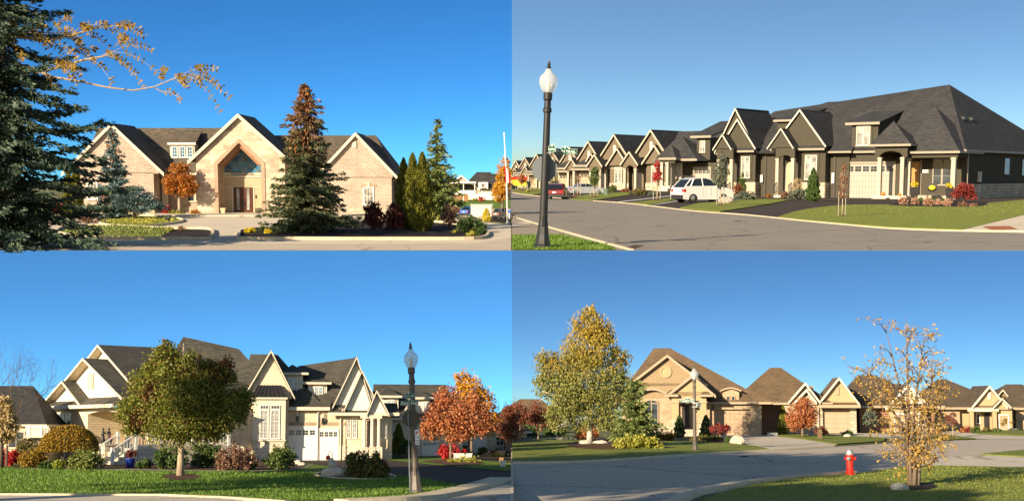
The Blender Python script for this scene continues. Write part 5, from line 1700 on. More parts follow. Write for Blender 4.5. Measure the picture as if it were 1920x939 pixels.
def drape(x0, x1, z0, z1, y):
    q = MB(); n = 6
    v_ = []
    for i in range(n + 1):
        for zz in (z0, (z0 + z1) / 2, z1):
            x_ = x0 + (x1 - x0) * i / n
            v_.append((x_ + (z1 - zz) * .06, y + math.sin(i * 1.7) * .8, zz - abs(i - 3) * .8))
    f_ = []
    for i in range(n):
        for j in range(2):
            f_.append((i * 3 + j, i * 3 + 3 + j, i * 3 + 4 + j, i * 3 + 1 + j))
    vb = [(a, b + .35, c) for a, b, c in v_]
    m_ = len(v_)
    return q.add(v_ + vb, f_ + [tuple(x_ + m_ for x_ in ff[::-1]) for ff in f_])
t2.part('red_stripe', drape(-6.5, -3.0, 78, 108, -1.5), M['flag_red'])
t2.part('white_stripe', drape(-3.0, 0.5, 78, 104, -2.0), M['sign_white'])
t2.part('red_stripe', drape(.5, 4.0, 78, 96, -1.5), M['flag_red'])

# ================================================================== upper right: the terrace street
car(TOP, 944, 409.5, 'bronze crossover parked by the flagpole at the club', 40, 19, 19, -42, 'car_bronze')
car(TOP, 880, 404.5, 'blue car mostly hidden behind the grey utility cabinet', 40, 18, 17, -60, 'car_blue', 'sedan')
person(TOP, 955, 411, 'person in blue jacket and pale jeans beside the bronze crossover', 21, 40)

B = Thing(TOP, 1788, 374, 40).tag('terrace_house', 'large dark stucco corner house with arched entries and black shingle roofs', 'house', 'dark stucco houses along the street')
def pt(u, v, **k):
    return B.at(u, v, **k)
SD = 'stucco_dark'
yg, yA = 28, 0
# main hip roof and its side wall
xs = pt(1788, 372, y=0).x + 4
ap = pt(1780, 159, y=215)
lf = pt(1452, 209, y=215)
ze1 = pt(1797, 283, y=-6).z
xl = pt(1335, 300, y=0).x
hip_roof(B, xl, xs + 8, 20, 640, ze1 + 3, lf.x, ap.x, 215, lf.z, 'shingle_black', trim='trim_grey', name='main_roof', zr1=ap.z)
wall_box(B, xl + 6, xs, yg + 22, 634, -3, ze1 + 1, SD)
part_box(B, 'stone_base', 'stone_base', (xs - 2, xs + 1.6, 48, 634, -3, 26))
part_box(B, 'stone_sill', 'trim_stone', (xs - 2, xs + 2.4, 48, 634, 26, 28))
SIDE = frame_at(xs, 0, 0, 90)      # side wall: x runs back along the wall, y into the house
for u0, u1, v0, v1 in ((1883, 1893, 296, 328), (1916, 1930, 298, 330)):
    a, b = pt(u0, v0, x=xs), pt(u1, v1, x=xs)
    window(B, a.y, b.y, b.z, a.z, 0, None, 1, 2, 'trim_dark', 'glass', 1.4, fr=SIDE)
# porch at the corner
pz = ze1 - 3
hip_roof(B, pt(1697, 285, y=-6).x, xs + 6.5, -9, 120, ze1, pt(1752, 199, y=70).x - 2, pt(1754, 199, y=70).x, 70, pt(1754, 199, y=70).z, 'shingle_black', trim='trim_grey', name='porch_roof')
part_box(B, 'porch_beam', SD, (pt(1697, 290, y=-2).x, xs + 2, -3, 3, ze1 - 12, ze1 - 4), (xs - 3, xs + 2, 3, 50, ze1 - 12, ze1 - 4))
for u, y, w in ((1704, 0, 7), (1788, 0, 8)):
    x_ = pt(u, 330, y=y).x
    column(B, x_, y, -2, ze1 - 12, w, 'trim_stone')
part_box(B, 'porch_floor', 'stone_base', (pt(1697, 370, y=-4).x, xs, -2, 44, -3, 7))
px0 = pt(1680, 330, y=46).x
wall_box(B, px0, xs - 1, 44, 50, 0, ze1 - 3, SD, 'porch_wall')
d = part_box(B, 'front_door', 'door_oak', (pt(1710, 330, y=44).x, pt(1724, 330, y=44).x, 42.4, 44, 7, pt(1716, 303, y=44).z))
part_box(B, 'door_panel', 'door_oak', (pt(1712.5, 330, y=44).x, pt(1721.5, 330, y=44).x, 41.8, 42.4, 26, pt(1716, 307, y=44).z), (pt(1712.5, 330, y=44).x, pt(1721.5, 330, y=44).x, 41.8, 42.4, 11, 22), parent=d)
part_box(B, 'door_jamb', 'trim_grey', (pt(1725, 330, y=44).x, pt(1728, 330, y=44).x, 42.6, 44, 7, pt(1716, 300, y=44).z))
a, b = pt(1750, 297, y=44), pt(1784, 348, y=44)
window(B, a.x, b.x, b.z, a.z, 44, None, 1, 3, 'trim_grey', 'glass', 2.2, sashes=2, mull=.7)
pl = part_box(B, 'number_plaque', 'sign_white', (pt(1730, 320, y=44).x, pt(1741, 320, y=44).x, 43.2, 44, pt(1735, 324, y=44).z, pt(1735, 318.5, y=44).z))
me = text_mesh('170', 4.2, 10, .02)
q0 = pt(1735.5, 321.3, y=43)
me.transform(Matrix.Translation((q0.x, 43.0, q0.z)))
me.materials.append(M['metal_black'])
B.part('house_number', me, None, pl)
# entry portico with pyramid roof and arch
y2 = -22
x0, x1 = pt(1640, 300, y=y2).x, pt(1701, 300, y=y2).x
zp0 = pt(1697, 270, y=y2).z
apx = pt(1685, 227, y=y2 + 30)
hip_roof(B, x0 - 8, x1 + 8, y2 - 7, y2 + 62, zp0, apx.x - 9, apx.x - 9, y2 + 28, apx.z, 'shingle_black', trim='trim_grey', name='portico_roof')
zc = pt(1670, 295, y=y2).z
zat_ = pt(1670, 283, y=y2).z
aw = MB()
outl = [(x0, zc), (x0 + 9, zc)]
xm = (x0 + x1) / 2; rr = (x1 - x0) / 2 - 9
for i in range(9):
    t_ = math.pi * (1 - i / 8)
    outl.append((xm + rr * math.cos(t_), zc + (zat_ - zc) * math.sin(t_)))
outl += [(x1 - 9, zc), (x1, zc), (x1, zp0 - 4), (x0, zp0 - 4)]
aw.prism(outl, 'y', y2, y2 + 6)
B.part('portico_wall', aw, M[SD])
part_box(B, 'portico_wall', SD, (x1 - 6, x1, y2 + 6, 40, zc, zp0 - 4), (x0, x0 + 6, y2 + 6, yg, zc, zp0 - 4))
for u in (1649.5, 1692):
    column(B, pt(u, 330, y=y2 + 3).x, y2 + 3, 3, zc, 7, 'trim_stone')
part_box(B, 'step', 'rock_pale', (x0 - 2, x1 + 2, y2 - 4, 20, -2, 6), (x0 + 2, x1 + 8, y2 - 12, y2 - 4, -2, 2.5))
# garage and the storey over it
gx0, gx1 = pt(1580, 330, y=yg).x, pt(1690, 330, y=yg).x
wall_box(B, gx0, gx1, yg, yg + 40, -3, pt(1620, 300, y=yg).z, SD, 'garage_wall')
a, b = pt(1588, 310, y=yg), pt(1674, 371, y=yg)
garage_door(B, a.x, b.x, 0, pt(1620, 307.5, y=yg).z, yg, 'garage_grey', None, 6, 'trim_grey')
ux0, ux1 = pt(1597, 270, y=yg).x, pt(1646, 270, y=yg).x
uz = pt(1620, 233, y=yg).z
up = wall_box(B, ux0, ux1, yg - .6, yg + 90, pt(1620, 303, y=yg).z, uz, SD, 'dormer')
a, b = pt(1607.5, 237.5, y=yg), pt(1632.5, 273.7, y=yg)
part_box(B, 'window_surround', 'stucco_dark', (a.x - 4, b.x + 4, yg - 2.2, yg - .5, b.z - 4, a.z + 4), parent=up)
window(B, a.x, b.x, b.z, a.z, yg - 2.2, up, 1, 2, 'trim_cream', 'curtain', 1.7, sashes=2)
q = MB()
e_ = pt(1741, 186, x=ux1 + 6); rz = e_.z
q.slab([(ux0 - 10, yg - 8, uz + 3), (ux1 + 6, yg - 8, uz + 3), (ux1 + 6, e_.y, rz), (ux0 - 10, e_.y, rz)], 2.5)
B.part('dormer_roof', q, M['shingle_black'], up)
part_box(B, 'gutter', 'trim_grey', (ux0 - 10.5, ux1 + 6.5, yg - 10, yg - 8.1, uz - 1.5, uz + 3.4), parent=up)
q = MB(); q.prism([(yg, uz), (e_.y - 6, uz), (e_.y - 4, rz - 3)], 'x', ux1 - .5, ux1 + .2)
B.part('cheek', q, M[SD], up)
q = MB(); e2 = pt(1490, 226, y=34); e3_ = pt(1588, 190, x=e2.x); e0_ = pt(1452, 229, y=34)
q.slab([(e0_.x, 30, e2.z + 2), (e2.x, 30, e2.z + 2), (e2.x, e3_.y, e3_.z), (e0_.x, e3_.y, e3_.z)], 2.5)
up2 = B.part('dormer_roof', q, M['shingle_black'])
part_box(B, 'gutter', 'trim_grey', (e0_.x, e2.x, 28, 29.9, e2.z - 2, e2.z + 2.2), parent=up2)
wall_box(B, e0_.x + 6, e2.x - 4, 36, e3_.y - 8, e2.z - 40, e2.z, SD, 'dormer', up2)

def gable_front(T, uL, uR, v_, up_, vp, y, back, wall_uv=None, base_z=0, rake=4.0, win=None, trim='trim_cream', wall=SD, stone=True):
    P = lambda u, v: T.at(u, v, y=y)
    L, R_, A = P(uL, v_), P(uR, v_), P(up_, vp)
    zf = (L.z + R_.z) / 2
    r = gable_roof(T, L.x, R_.x, y, back, zf, A.z, 'shingle_black', trim, name='gable_roof', xp=A.x, rake=rake, wall=wall, wall_y=y + 4, wall_in=5)
    if wall_uv:
        a, b = T.at(wall_uv[0], 330, y=y + 5), T.at(wall_uv[1], 330, y=y + 5)
        wall_box(T, a.x, b.x, y + 5, back, base_z - 3, zf - 1, wall)
        q = MB(); q.slab([(L.x, y - 6, zf - 4), (R_.x, y - 6, zf - 4), (R_.x, y + 5, zf + 2), (L.x, y + 5, zf + 2)], 1.5)
        T.part('skirt_roof', q, M['shingle_black'], r)
        part_box(T, 'gutter', 'trim_grey', (L.x, R_.x, y - 7.6, y - 6.1, zf - 8, zf - 3.8), parent=r)
        if stone:
            part_box(T, 'stone_base', 'stone_base', (a.x - .5, b.x + .6, y + 3.2, y + 5, base_z - 3, base_z + 31))
            part_box(T, 'stone_base', 'stone_base', (b.x + .1, b.x + 1.2, y + 5, y + 60, base_z - 3, base_z + 31))
    if win:
        a, b = T.at(win[0], win[2], y=y + 5), T.at(win[1], win[3], y=y + 5)
        part_box(T, 'window_surround', 'stucco_dark', (a.x - 4, b.x + 4, y + 3.6, y + 5, b.z - 5, a.z + 4))
        window(T, a.x, b.x, b.z, a.z, y + 3.6, None, 1, 3, 'trim_cream', 'curtain', 1.8, sashes=2, mull=.8)
    return r

gable_front(B, 1447, 1549, 275, 1500, 205, -2, 135, (1488, 1547), 0, 4.5, (1510.5, 1532, 291, 337))
gable_front(B, 1340, 1420, 285, 1379, 202.5, 6, 150, None, 0, 4.5)
gable_front(B, 1348, 1417, 279, 1382.6, 222.7, -2, 135, (1374, 1416), 0, 4.5, (1391, 1406.5, 294, 334))
def portico(T, uL, uR, vf, up_, vp, ucol, vtop, varch, vbase, y, depth=30, wall=SD, trim='trim_cream', steps=True, rail=True):
    P = lambda u, v: T.at(u, v, y=y)
    L, R_, A = P(uL, vf), P(uR, vf), P(up_, vp)
    zf = (L.z + R_.z) / 2
    r = gable_roof(T, L.x, R_.x, y - 3, y + depth + 40, zf, A.z, 'shingle_black', trim, name='portico_roof', xp=A.x, rake=3.5, wall=wall, wall_y=y, wall_in=4)
    c0, c1 = P(ucol[0], 320), P(ucol[1], 320)
    zt, za = P(up_, vtop).z, P(up_, varch).z
    k = MB()
    xm, rr = (c0.x + c1.x) / 2, (c1.x - c0.x) / 2 - 4
    o_ = [(c0.x - 4, zt), (c0.x + 4, zt)]
    for i in range(9):
        t_ = math.pi * (1 - i / 8)
        o_.append((xm + rr * math.cos(t_), zt + (za - zt) * math.sin(t_)))
    o_ += [(c1.x - 4, zt), (c1.x + 4, zt), (c1.x + 4, zf + 2), (c0.x - 4, zf + 2)]
    k.prism(o_, 'y', y, y + 5)
    T.part('portico_wall', k, M[wall])
    for c in (c0, c1):
        column(T, c.x, y + 2.5, 0, zt, 6.5, 'trim_stone')
    # arched recess and door behind
    wall_box(T, c0.x - 14, c1.x + 6, y + depth, y + depth + 4, -2, zf, wall, 'entry_wall')
    d = part_box(T, 'front_door', 'panel_beige', (c0.x + 6, c1.x - 8, y + depth - 1.2, y + depth, 6, zt - 6))
    part_box(T, 'door_frame', 'trim_cream', (c1.x - 8, c1.x - 5.5, y + depth - 2, y + depth, 6, zt - 4), (c0.x + 3.5, c0.x + 6, y + depth - 2, y + depth, 6, zt - 4), parent=d)
    part_box(T, 'entry_floor', 'rock_pale', (c0.x - 6, c1.x + 6, y - 3, y + depth, -2, 7))
    if steps:
        part_box(T, 'step', 'rock_pale', (c0.x + 2, c1.x - 2, y - 9, y - 3, -2, 4.8))
        part_box(T, 'step', 'rock_pale', (c0.x + 2, c1.x - 2, y - 15, y - 9, -2, 2.4))
    if rail:
        for x_ in (c0.x + 1, c1.x - 1):
            k = MB()
            for i in range(4):
                f_ = i / 3
                k.box(x_ - .5, x_ + .5, y - 15 + 14 * f_, y - 14 + 14 * f_, 1 + 6 * f_, 24 + 6 * f_)
            k.bar((x_, y - 15, 24), (x_, y, 31), 1.2, 1.2); k.bar((x_, y - 15, 8), (x_, y, 14), .8, .8)
            T.part('railing', k, M['metal_black'])
    return r
portico(B, 1440, 1489, 277.5, 1466, 240.6, (1457, 1486), 297, 291, 369, -24)
portico(B, 1338, 1373, 280, 1356, 251.6, (1347, 1371), 299, 294, 364, -24)
# wall between the gables, downpipes, meters
wall_box(B, pt(1417, 330, y=24).x, pt(1455, 330, y=24).x, 24, 60, -3, pt(1436, 283, y=24).z, SD)
wall_box(B, pt(1547, 330, y=24).x, pt(1592, 330, y=24).x, 24, 60, -3, pt(1565, 284, y=24).z, SD)
q = MB(); q.slab([(pt(1417, 283, y=10).x, 8, pt(1436, 286, y=10).z), (pt(1457, 283, y=10).x, 8, pt(1436, 286, y=10).z), (pt(1457, 283, y=10).x, 40, pt(1436, 270, y=10).z), (pt(1417, 283, y=10).x, 40, pt(1436, 270, y=10).z)], 2)
B.part('lower_roof', q, M['shingle_black'])
q = MB()
q.slab([(pt(1549, 283, y=10).x, 8, pt(1570, 284, y=10).z), (pt(1596, 283, y=10).x, 8, pt(1570, 284, y=10).z), (pt(1596, 283, y=10).x, 40, pt(1570, 268, y=10).z), (pt(1549, 283, y=10).x, 40, pt(1570, 268, y=10).z)], 2)
B.part('lower_roof', q, M['shingle_black'])
part_box(B, 'gutter', 'trim_grey', (pt(1549, 283, y=6).x, pt(1596, 283, y=6).x, 6, 7.9, pt(1570, 287, y=6).z, pt(1570, 283.5, y=6).z))
for u, y, v0 in ((1436, 22, 292), (1566, 22, 292), (1426, 23, 330)):
    a = pt(u, v0, y=y)
    part_box(B, 'downpipe', 'trim_dark', (a.x - 1.2, a.x + 1.2, y - .5, y + 2, 0, a.z))
for u, v0, v1 in ((1429, 328, 342), (1563, 324, 344)):
    a, b = pt(u, v0, y=22), pt(u, v1, y=22)
    part_box(B, 'meter_box', 'utility_grey', (a.x - 3, a.x + 3, 19, 24, b.z, a.z))
a = pt(1833, 330, x=xs)
part_box(B, 'meter_box', 'utility_grey', (xs, xs + 5, a.y, a.y + 9, 32, 52), (xs, xs + 4, a.y + 2, a.y + 7, 12, 28), (xs, xs + 3, a.y + 3.5, a.y + 5.5, 0, 12))
part_box(B, 'downpipe', 'trim_grey', (xs, xs + 3, 50, 53, 0, ze1 - 4))
for fx, fz in ((.18, .5), (.4, .5)):
    # roof vents on the side slope
    y_ = 100 + 200 * fx; z_ = ze1 + 3 + (ap.z - ze1) * .45; x_ = xs + 8 + (ap.x - xs - 8) * .45
    B.part('roof_vent', MB().box(x_ - 3, x_ + 4, y_ - 5, y_ + 5, z_ - 2, z_ + 4), M['metal_black'])

# next dwelling along: porch hip, storey over the garage
H3 = Thing(TOP, 1262, 358.5, 40).tag('terrace_house', 'dark stucco house with corner porch behind the white car', 'house', 'dark stucco houses along the street')
p3 = lambda u, v, **k: H3.at(u, v, **k)
e3 = p3(1255, 298, y=0).z
hip_roof(H3, p3(1228, 298, y=-6).x, p3(1306, 298, y=-6).x, -6, 100, e3, p3(1276, 262, y=46).x - 6, p3(1276, 262, y=46).x + 4, 46, p3(1276, 262, y=46).z + 6, 'shingle_black', trim='trim_grey')
hip_roof(H3, p3(1238, 298, y=-20).x, p3(1268, 298, y=-20).x, -22, 30, e3 + 2, p3(1266, 266, y=4).x - 8, p3(1266, 266, y=4).x - 8, 4, e3 + 26, 'shingle_black', trim='trim_grey', name='portico_roof')
wall_box(H3, p3(1262, 330, y=34).x, p3(1302, 330, y=34).x, 34, 90, -2, e3, SD)
for u, y in ((1232, 2), (1241.7, -16), (1252, -16), (1262, 2)):
    column(H3, p3(u, 330, y=y).x, y, 10, e3 - 6, 5.5, 'trim_stone')
part_box(H3, 'beam', SD, (p3(1228, 300, y=-18).x, p3(1266, 300, y=-18).x, -19, -13, e3 - 8, e3 - 1), (p3(1226, 300, y=0).x, p3(1300, 300, y=0).x, -1, 4, e3 - 7, e3 - 1))
part_box(H3, 'porch_floor', 'stone_base', (p3(1226, 345, y=-4).x, p3(1304, 345, y=-4).x, -4, 34, -2, 10))
part_box(H3, 'step', 'rock_pale', (p3(1238, 345, y=-20).x, p3(1256, 345, y=-20).x, -28, -4, -2, 5), (p3(1238, 345, y=-20).x, p3(1256, 345, y=-20).x, -20, -4, 5, 9.5))
k = MB()
for i in range(15):
    x_ = p3(1264, 330, y=0).x + i * 3.2
    k.box(x_ - .3, x_ + .3, -.3, .3, 10, 28)
k.box(p3(1264, 330, y=0).x, p3(1264, 330, y=0).x + 46, -.6, .6, 27, 28.4)
H3.part('railing', k, M['metal_black'])
a, b = p3(1268, 303, y=34), p3(1280, 335, y=34)
window(H3, a.x, b.x, b.z, a.z, 34, None, 2, 3, 'trim_cream', 'curtain', 1.6)
g0, g1 = p3(1298, 330, y=30).x, p3(1342, 330, y=30).x
wall_box(H3, g0, g1, 30, 70, -2, p3(1315, 305, y=30).z, SD, 'garage_wall')
garage_door(H3, p3(1302, 330, y=30).x, p3(1332, 330, y=30).x, 0, p3(1315, 315, y=30).z, 30, 'garage_grey', None, 4, 'trim_grey')
a0, a1 = p3(1307, 270, y=30).x, p3(1332, 270, y=30).x
dz = p3(1318, 258, y=30).z
dm = wall_box(H3, a0, a1, 29.4, 110, p3(1318, 300, y=30).z, dz, SD, 'dormer')
q = MB(); q.slab([(a0 - 9, 22, dz + 3), (a1 + 6, 22, dz + 3), (a1 + 20, 130, dz + 34), (a0 - 9, 130, dz + 34)], 2.5)
H3.part('dormer_roof', q, M['shingle_black'], dm)
part_box(H3, 'gutter', 'trim_grey', (a0 - 9.5, a1 + 6.5, 20.4, 22, dz - 1, dz + 3.2), parent=dm)
a, b = p3(1312.5, 264, y=29), p3(1322.5, 286, y=29)
window(H3, a.x, b.x, b.z, a.z, 29.4, dm, 1, 2, 'trim_cream', 'curtain', 1.3, sashes=2)
hip_roof(H3, p3(1240, 300, y=40).x, p3(1350, 300, y=40).x + 30, 60, 240, e3 + 4, p3(1300, 245, y=140).x - 40, p3(1340, 245, y=140).x + 20, 150, p3(1300, 246, y=150).z, 'shingle_black', name='main_roof')
wall_box(H3, p3(1250, 330, y=62).x, p3(1350, 330, y=62).x + 24, 70, 230, -2, e3 + 3, SD)

# the tan houses farther along, one pattern repeated into the distance
def far_house():
    T = Thing(TOP, 1205, 356.8, 40).tag('terrace_house', 'tan stucco house with tall gables, nearest of the far row, right of the green sapling', 'house', 'tan stucco houses along the street')
    W_ = 'stucco_taupe'
    hip_roof(T, -92, 62, 10, 175, 52, -30, 20, 95, 100, 'shingle_black', name='main_roof')
    wall_box(T, -84, 54, 18, 165, -2, 51, W_)
    gable_roof(T, -20, 58, -4, 110, 62, 112, 'shingle_black', 'trim_stone', name='gable_roof', rake=4, wall=W_, ov=4, wall_in=5)
    wall_box(T, 6, 52, 2, 40, -2, 62, W_)
    gable_roof(T, 4, 58, -10, 60, 50, 84, 'shingle_black', 'trim_stone', name='gable_roof', rake=4, wall=W_, ov=4, wall_in=5)
    gable_roof(T, -36, 4, -22, 50, 48, 72, 'shingle_black', 'trim_stone', name='portico_roof', rake=3.5, wall=W_, ov=3, wall_in=4)
    k = MB()
    o_ = [(-32, 40), (-28, 40)] + [(-17 + 9 * math.cos(math.pi * (1 - i / 6)), 40 + 6 * math.sin(math.pi * (1 - i / 6))) for i in range(7)] + [(-6, 40), (-2, 40), (-2, 50), (-32, 50)]
    k.prism(o_, 'y', -18, -14)
    T.part('portico_wall', k, M[W_])
    column(T, -29, -16, 0, 40, 5, 'trim_stone'); column(T, -5, -16, 0, 40, 5, 'trim_stone')
    wall_box(T, -40, 8, 12, 16, -2, 50, W_, 'entry_wall')
    part_box(T, 'front_door', 'door_dark', (-24, -11, 11, 12, 2, 34))
    window(T, 18, 36, 12, 46, 2, None, 1, 3, 'trim_cream', 'curtain', 1.6, sashes=2)
    part_box(T, 'stone_base', 'stone_base', (5.5, 52.6, .6, 2, -2, 14))
    part_box(T, 'gable_vent', 'trim_cream', (15, 21, -.8, .2, 74, 90))
    garage_door(T, -80, -46, 0, 34, 18, 'garage_beige', None, 4, 'trim_stone')
    part_box(T, 'gutter', 'trim_grey', (-92, -20, 6, 9.9, 47, 51))
    hip_roof(T, -92, -40, 2, 50, 44, -66, -66, 26, 58, 'shingle_black', name='porch_roof', trim='trim_grey')
    for x_ in (-88, -44):
        column(T, x_, 6, 0, 41, 5, 'trim_stone')
    return T
FH = far_house()
for i, (u, v, sc, lab) in enumerate(((1138, 356.2, .92, 'tan gabled house behind the silver sedan'), (1092, 355.4, .80, 'tan gabled house left of the silver sedan'), (1058, 354.4, .70, 'tan gabled house right of the lamp post, over the red car'),
                                     (1027, 353.2, .63, 'tan gabled house mostly behind the lamp post and sign'), (999, 352.3, .56, 'tan gabled house just left of the lamp post'), (978, 351.4, .5, 'tan gabled house behind the yellow truck'), (962, 350.8, .44, 'farthest tan house at the vanishing end of the street'))):
    FH.copy_to(u, v, lab, scale=sc)

# street lamp with street names, stop sign seen from behind
LP, s = lamp_post(TOP, 1017, 465, 'tall black street lamp in shade with street name signs, at the corner lawn', 334, 'metal_black', lean=1.9, pole=.84)
street_sign(LP.o, 35, 181, 46, 9.5, 'PERTH TRAIL', -4, LP, -2)
street_sign(LP.o, 11, 184, 17, 9.5, 'GALLOWAY TRAIL', -38, LP, -12, text_h=.4)
LP.part('bracket', MB().bar((4, -2, 174), (40, -2, 175), 1.2, 1.2).bar((2, -8, 176), (11, -12, 178), 1.2, 1.2), M['sign_steel'])
k = MB().prism([(25 * math.cos(math.pi / 8 + i * math.pi / 4), 25 * math.sin(math.pi / 8 + i * math.pi / 4)) for i in range(8)], 'y', 10, 11)
o = Thing(TOP, 1019, 464.0)
o = LP.part('stop_sign', k, M['sign_steel'])
o.location = (-1, 0, 147)

# vehicles
car(TOP, 1316, 380, 'white crossover parked nose in on the dark driveway', 108, 44, 46, -24, 'car_white')
car(TOP, 1098, 364.5, 'silver sedan parked across a driveway in front of the tan houses', 70, 28, 20, -12, 'car_silver', 'sedan')
car(TOP, 1044, 373.5, 'dark red crossover seen from behind, parked on the roadway', 60, 34, 29, -78, 'car_maroon')
car(TOP, 957, 355.5, 'dark blue car at the far left end of the street', 28, 13, 11, -12, 'car_black', 'sedan')
t = Thing(TOP, 973, 354).tag('box_truck', 'yellow and red box truck at the far end of the street', 'truck')
part_box(t, 'cargo_box', 'truck_yellow', (-14, 14, -6, 6, 5, 17))
part_box(t, 'roof_panel', 'red_paint', (-14, 16, -6.5, 6.5, 17, 22))
part_box(t, 'cab', 'car_black', (14.2, 22, -5.5, 5.5, 3, 14))
for x_ in (-8, 17):
    k = MB(); k.M = Matrix.Translation((x_, -5, 3)) @ Matrix.Rotation(math.radians(90), 4, 'X')
    k.lathe([(1, -1), (3, -1), (3, 1), (1, 1)], 12)
    t.part('wheel', k, M['tyre'])

# street trees
def staked(u, v, label, H, tr, ells, n, leaf, mat, seed, limbs=8, r=1.1):
    T = tree(TOP, u, v, 'young_tree', label, 'tree', H, tr, r, ells, n, leaf, mat, 'bark_pale', seed, 'young street trees', sub=30, limbs=limbs)
    k = MB()
    for dx in (-7, 6):
        k.tube([(dx, 1, -1), (dx, 1, min(tr * 1.15, H * .5))], .8, 6)
    T.part('stake', k, M['wood_stake'])
    m = MB().lathe([(14, -.5), (11, 1.6), (5, 3.4), (.5, 4)], 14)
    T.part('mulch_ring', m, M['mulch'])
    return T
staked(1579, 407, 'staked sapling with sparse russet leaves before the grey garage', 112, 42, [(0, 0, 62, 9, 8, 22), (1, 0, 92, 6, 6, 14), (-2, 0, 40, 8, 7, 6)], 300, 3.6, 'rusty', 81, 22)
staked(1351, 387, 'staked young pear tree with small green crown by the white car', 105, 34, [(0, 0, 62, 15, 14, 26), (0, 0, 90, 9, 9, 14), (-4, 0, 46, 13, 12, 12)], 2300, 3.2, 'grey_green', 82)
staked(1232, 377, 'staked young maple with crimson leaves left of the white car', 76, 24, [(0, 0, 46, 9, 8, 16), (0, 0, 64, 6, 6, 11)], 900, 3.2, 'crimson', 83)
staked(1114, 371, 'staked young tree with bright green crown by the silver sedan', 62, 16, [(0, 0, 42, 11, 10, 18), (0, 0, 30, 10, 9, 9)], 1500, 2.8, 'green_leaf', 84)
staked(1083, 368, 'thin bare pale sapling in front of the silver sedan', 42, 22, [(0, 0, 34, 7, 6, 10)], 130, 2.4, 'brown_leaf', 85, 10)
staked(978, 358.5, 'small orange red maple at the far left lawn', 34, 9, [(0, 0, 22, 9, 8, 10)], 700, 2.4, 'maple_red', 86)
staked(996, 359.5, 'thin leafless sapling left of the lamp post', 30, 14, [(0, 0, 22, 6, 5, 8)], 90, 2.2, 'brown_leaf', 87, 10)
bush(TOP, 1040, 357, 'tree', 'small olive tree behind the red car', 'tree', 26, 26, 900, 2.6, 'olive_leaf', 88, lobes=5)
# planting by the dark house
cd = [(1524, 378, 62, 12, 'narrow dark cedar under the tall window of the arched house'), (1393, 369, 52, 9, 'small dark cedar left of the stone corner')]
for u, v, H, R, lab in cd:
    column_cedar(TOP, u, v, 'cedar_tree', lab, H, R, 'cedar_deep', 4200, int(u), 'small cedars before the dark house', 4.0)
bush(TOP, 1497, 375, 'lavender_bush', 'grey green bushy mound left of the dark cedar', 'shrub', 46, 22, 2200, 3.4, 'grey_green', 91, lobes=6, up=.7)
bush(TOP, 1494, 372, 'ornamental_grass', 'pale straw plume grass beside the entry steps', 'grass clump', 26, 40, 1300, 6, 'straw', 92, lobes=4, up=1.6, aspect=.2)
bush(TOP, 1470, 373, 'shrub', 'small brown shrub against the entry steps', 'shrub', 22, 16, 600, 3.2, 'brown_leaf', 93, lobes=4)
bush(TOP, 1396, 376, 'lavender_bush', 'dark grey green mound right of the white car', 'shrub', 46, 18, 2000, 3.4, 'grey_green', 94, lobes=6, up=.6)
bush(TOP, 1384, 370, 'shrub', 'russet shrub behind the dark grey green mound', 'shrub', 24, 30, 900, 3.4, 'rusty', 95, lobes=5)
bush(TOP, 1440, 370, 'flower_clump', 'orange chrysanthemum clump at the walk', 'flowers', 11, 7, 240, 2.6, 'orange', 96, lobes=3, stems=False)
rock(TOP, 1361, 382, 'blue grey boulder half hidden behind the young pear tree', 26, 13, 4, 'rock')
bush(TOP, 1290, 352, 'shrub', 'dark low hedge in front of the porch house', 'shrub', 46, 12, 700, 3, 'cedar_deep', 97, lobes=6)
bush(TOP, 1200, 366, 'shrub', 'olive and russet bed planting before the tan house', 'shrub', 46, 14, 900, 3, 'olive_leaf', 98, lobes=6)
bush(TOP, 1225, 368, 'shrub', 'grey green low mound beside the driveway edge', 'shrub', 30, 9, 600, 3, 'grey_green', 99, lobes=5)
bush(TOP, 1148, 362, 'shrub', 'small green bush by the green utility box', 'shrub', 22, 18, 600, 2.8, 'green_leaf', 100, lobes=4)
bush(TOP, 1172, 361, 'shrub', 'low russet planting at the stone corner', 'shrub', 20, 9, 400, 2.8, 'rusty', 101, lobes=4)
bush(TOP, 990, 361.2, 'shrub', 'yellow low shrub on the far lawn', 'shrub', 14, 6, 220, 2.4, 'juniper_gold', 102, lobes=3, stems=False)
t = Thing(TOP, 1135, 366.5).tag('utility_box', 'green utility pedestal right of the silver sedan', 'utility box')
part_box(t, 'box_body', 'utility_green', (-3.2, 3.2, -2.5, 2.5, 0, 11)); part_box(t, 'cap', 'utility_green', (-3.7, 3.7, -3, 3, 11, 12.4))
# hydrangeas along the porch
for i, (u, v, w, h, lab) in enumerate(((1694, 385, 21, 17, 'dried pink hydrangea ball at the left end of the porch bed'), (1716, 385, 20, 16, 'dried hydrangea ball below the left yellow mums'),
                                      (1740, 387, 22, 17, 'dried hydrangea ball in the middle of the porch bed'), (1759, 386, 17, 14, 'smallest dried hydrangea ball of the porch bed'),
                                      (1776, 388, 24, 17, 'dried hydrangea ball against the red Japanese maple'))):
    bush(TOP, u, v, 'hydrangea', lab, 'shrub', w, h, 900, 3.2, 'hydrangea', 110 + i, 'dried hydrangeas along the porch', lobes=6, shell=.75, stems=False)
for i, (u, v, lab) in enumerate(((1728, 381, 'dark green dwarf shrub between the first hydrangeas'), (1752, 382, 'dark green dwarf shrub behind the smallest hydrangea'), (1772, 383, 'dark green dwarf shrub by the right planter'))):
    bush(TOP, u, v, 'shrub', lab, 'shrub', 20, 12, 520, 3, 'cedar_deep', 120 + i, 'dwarf evergreens along the porch', lobes=4, stems=False)
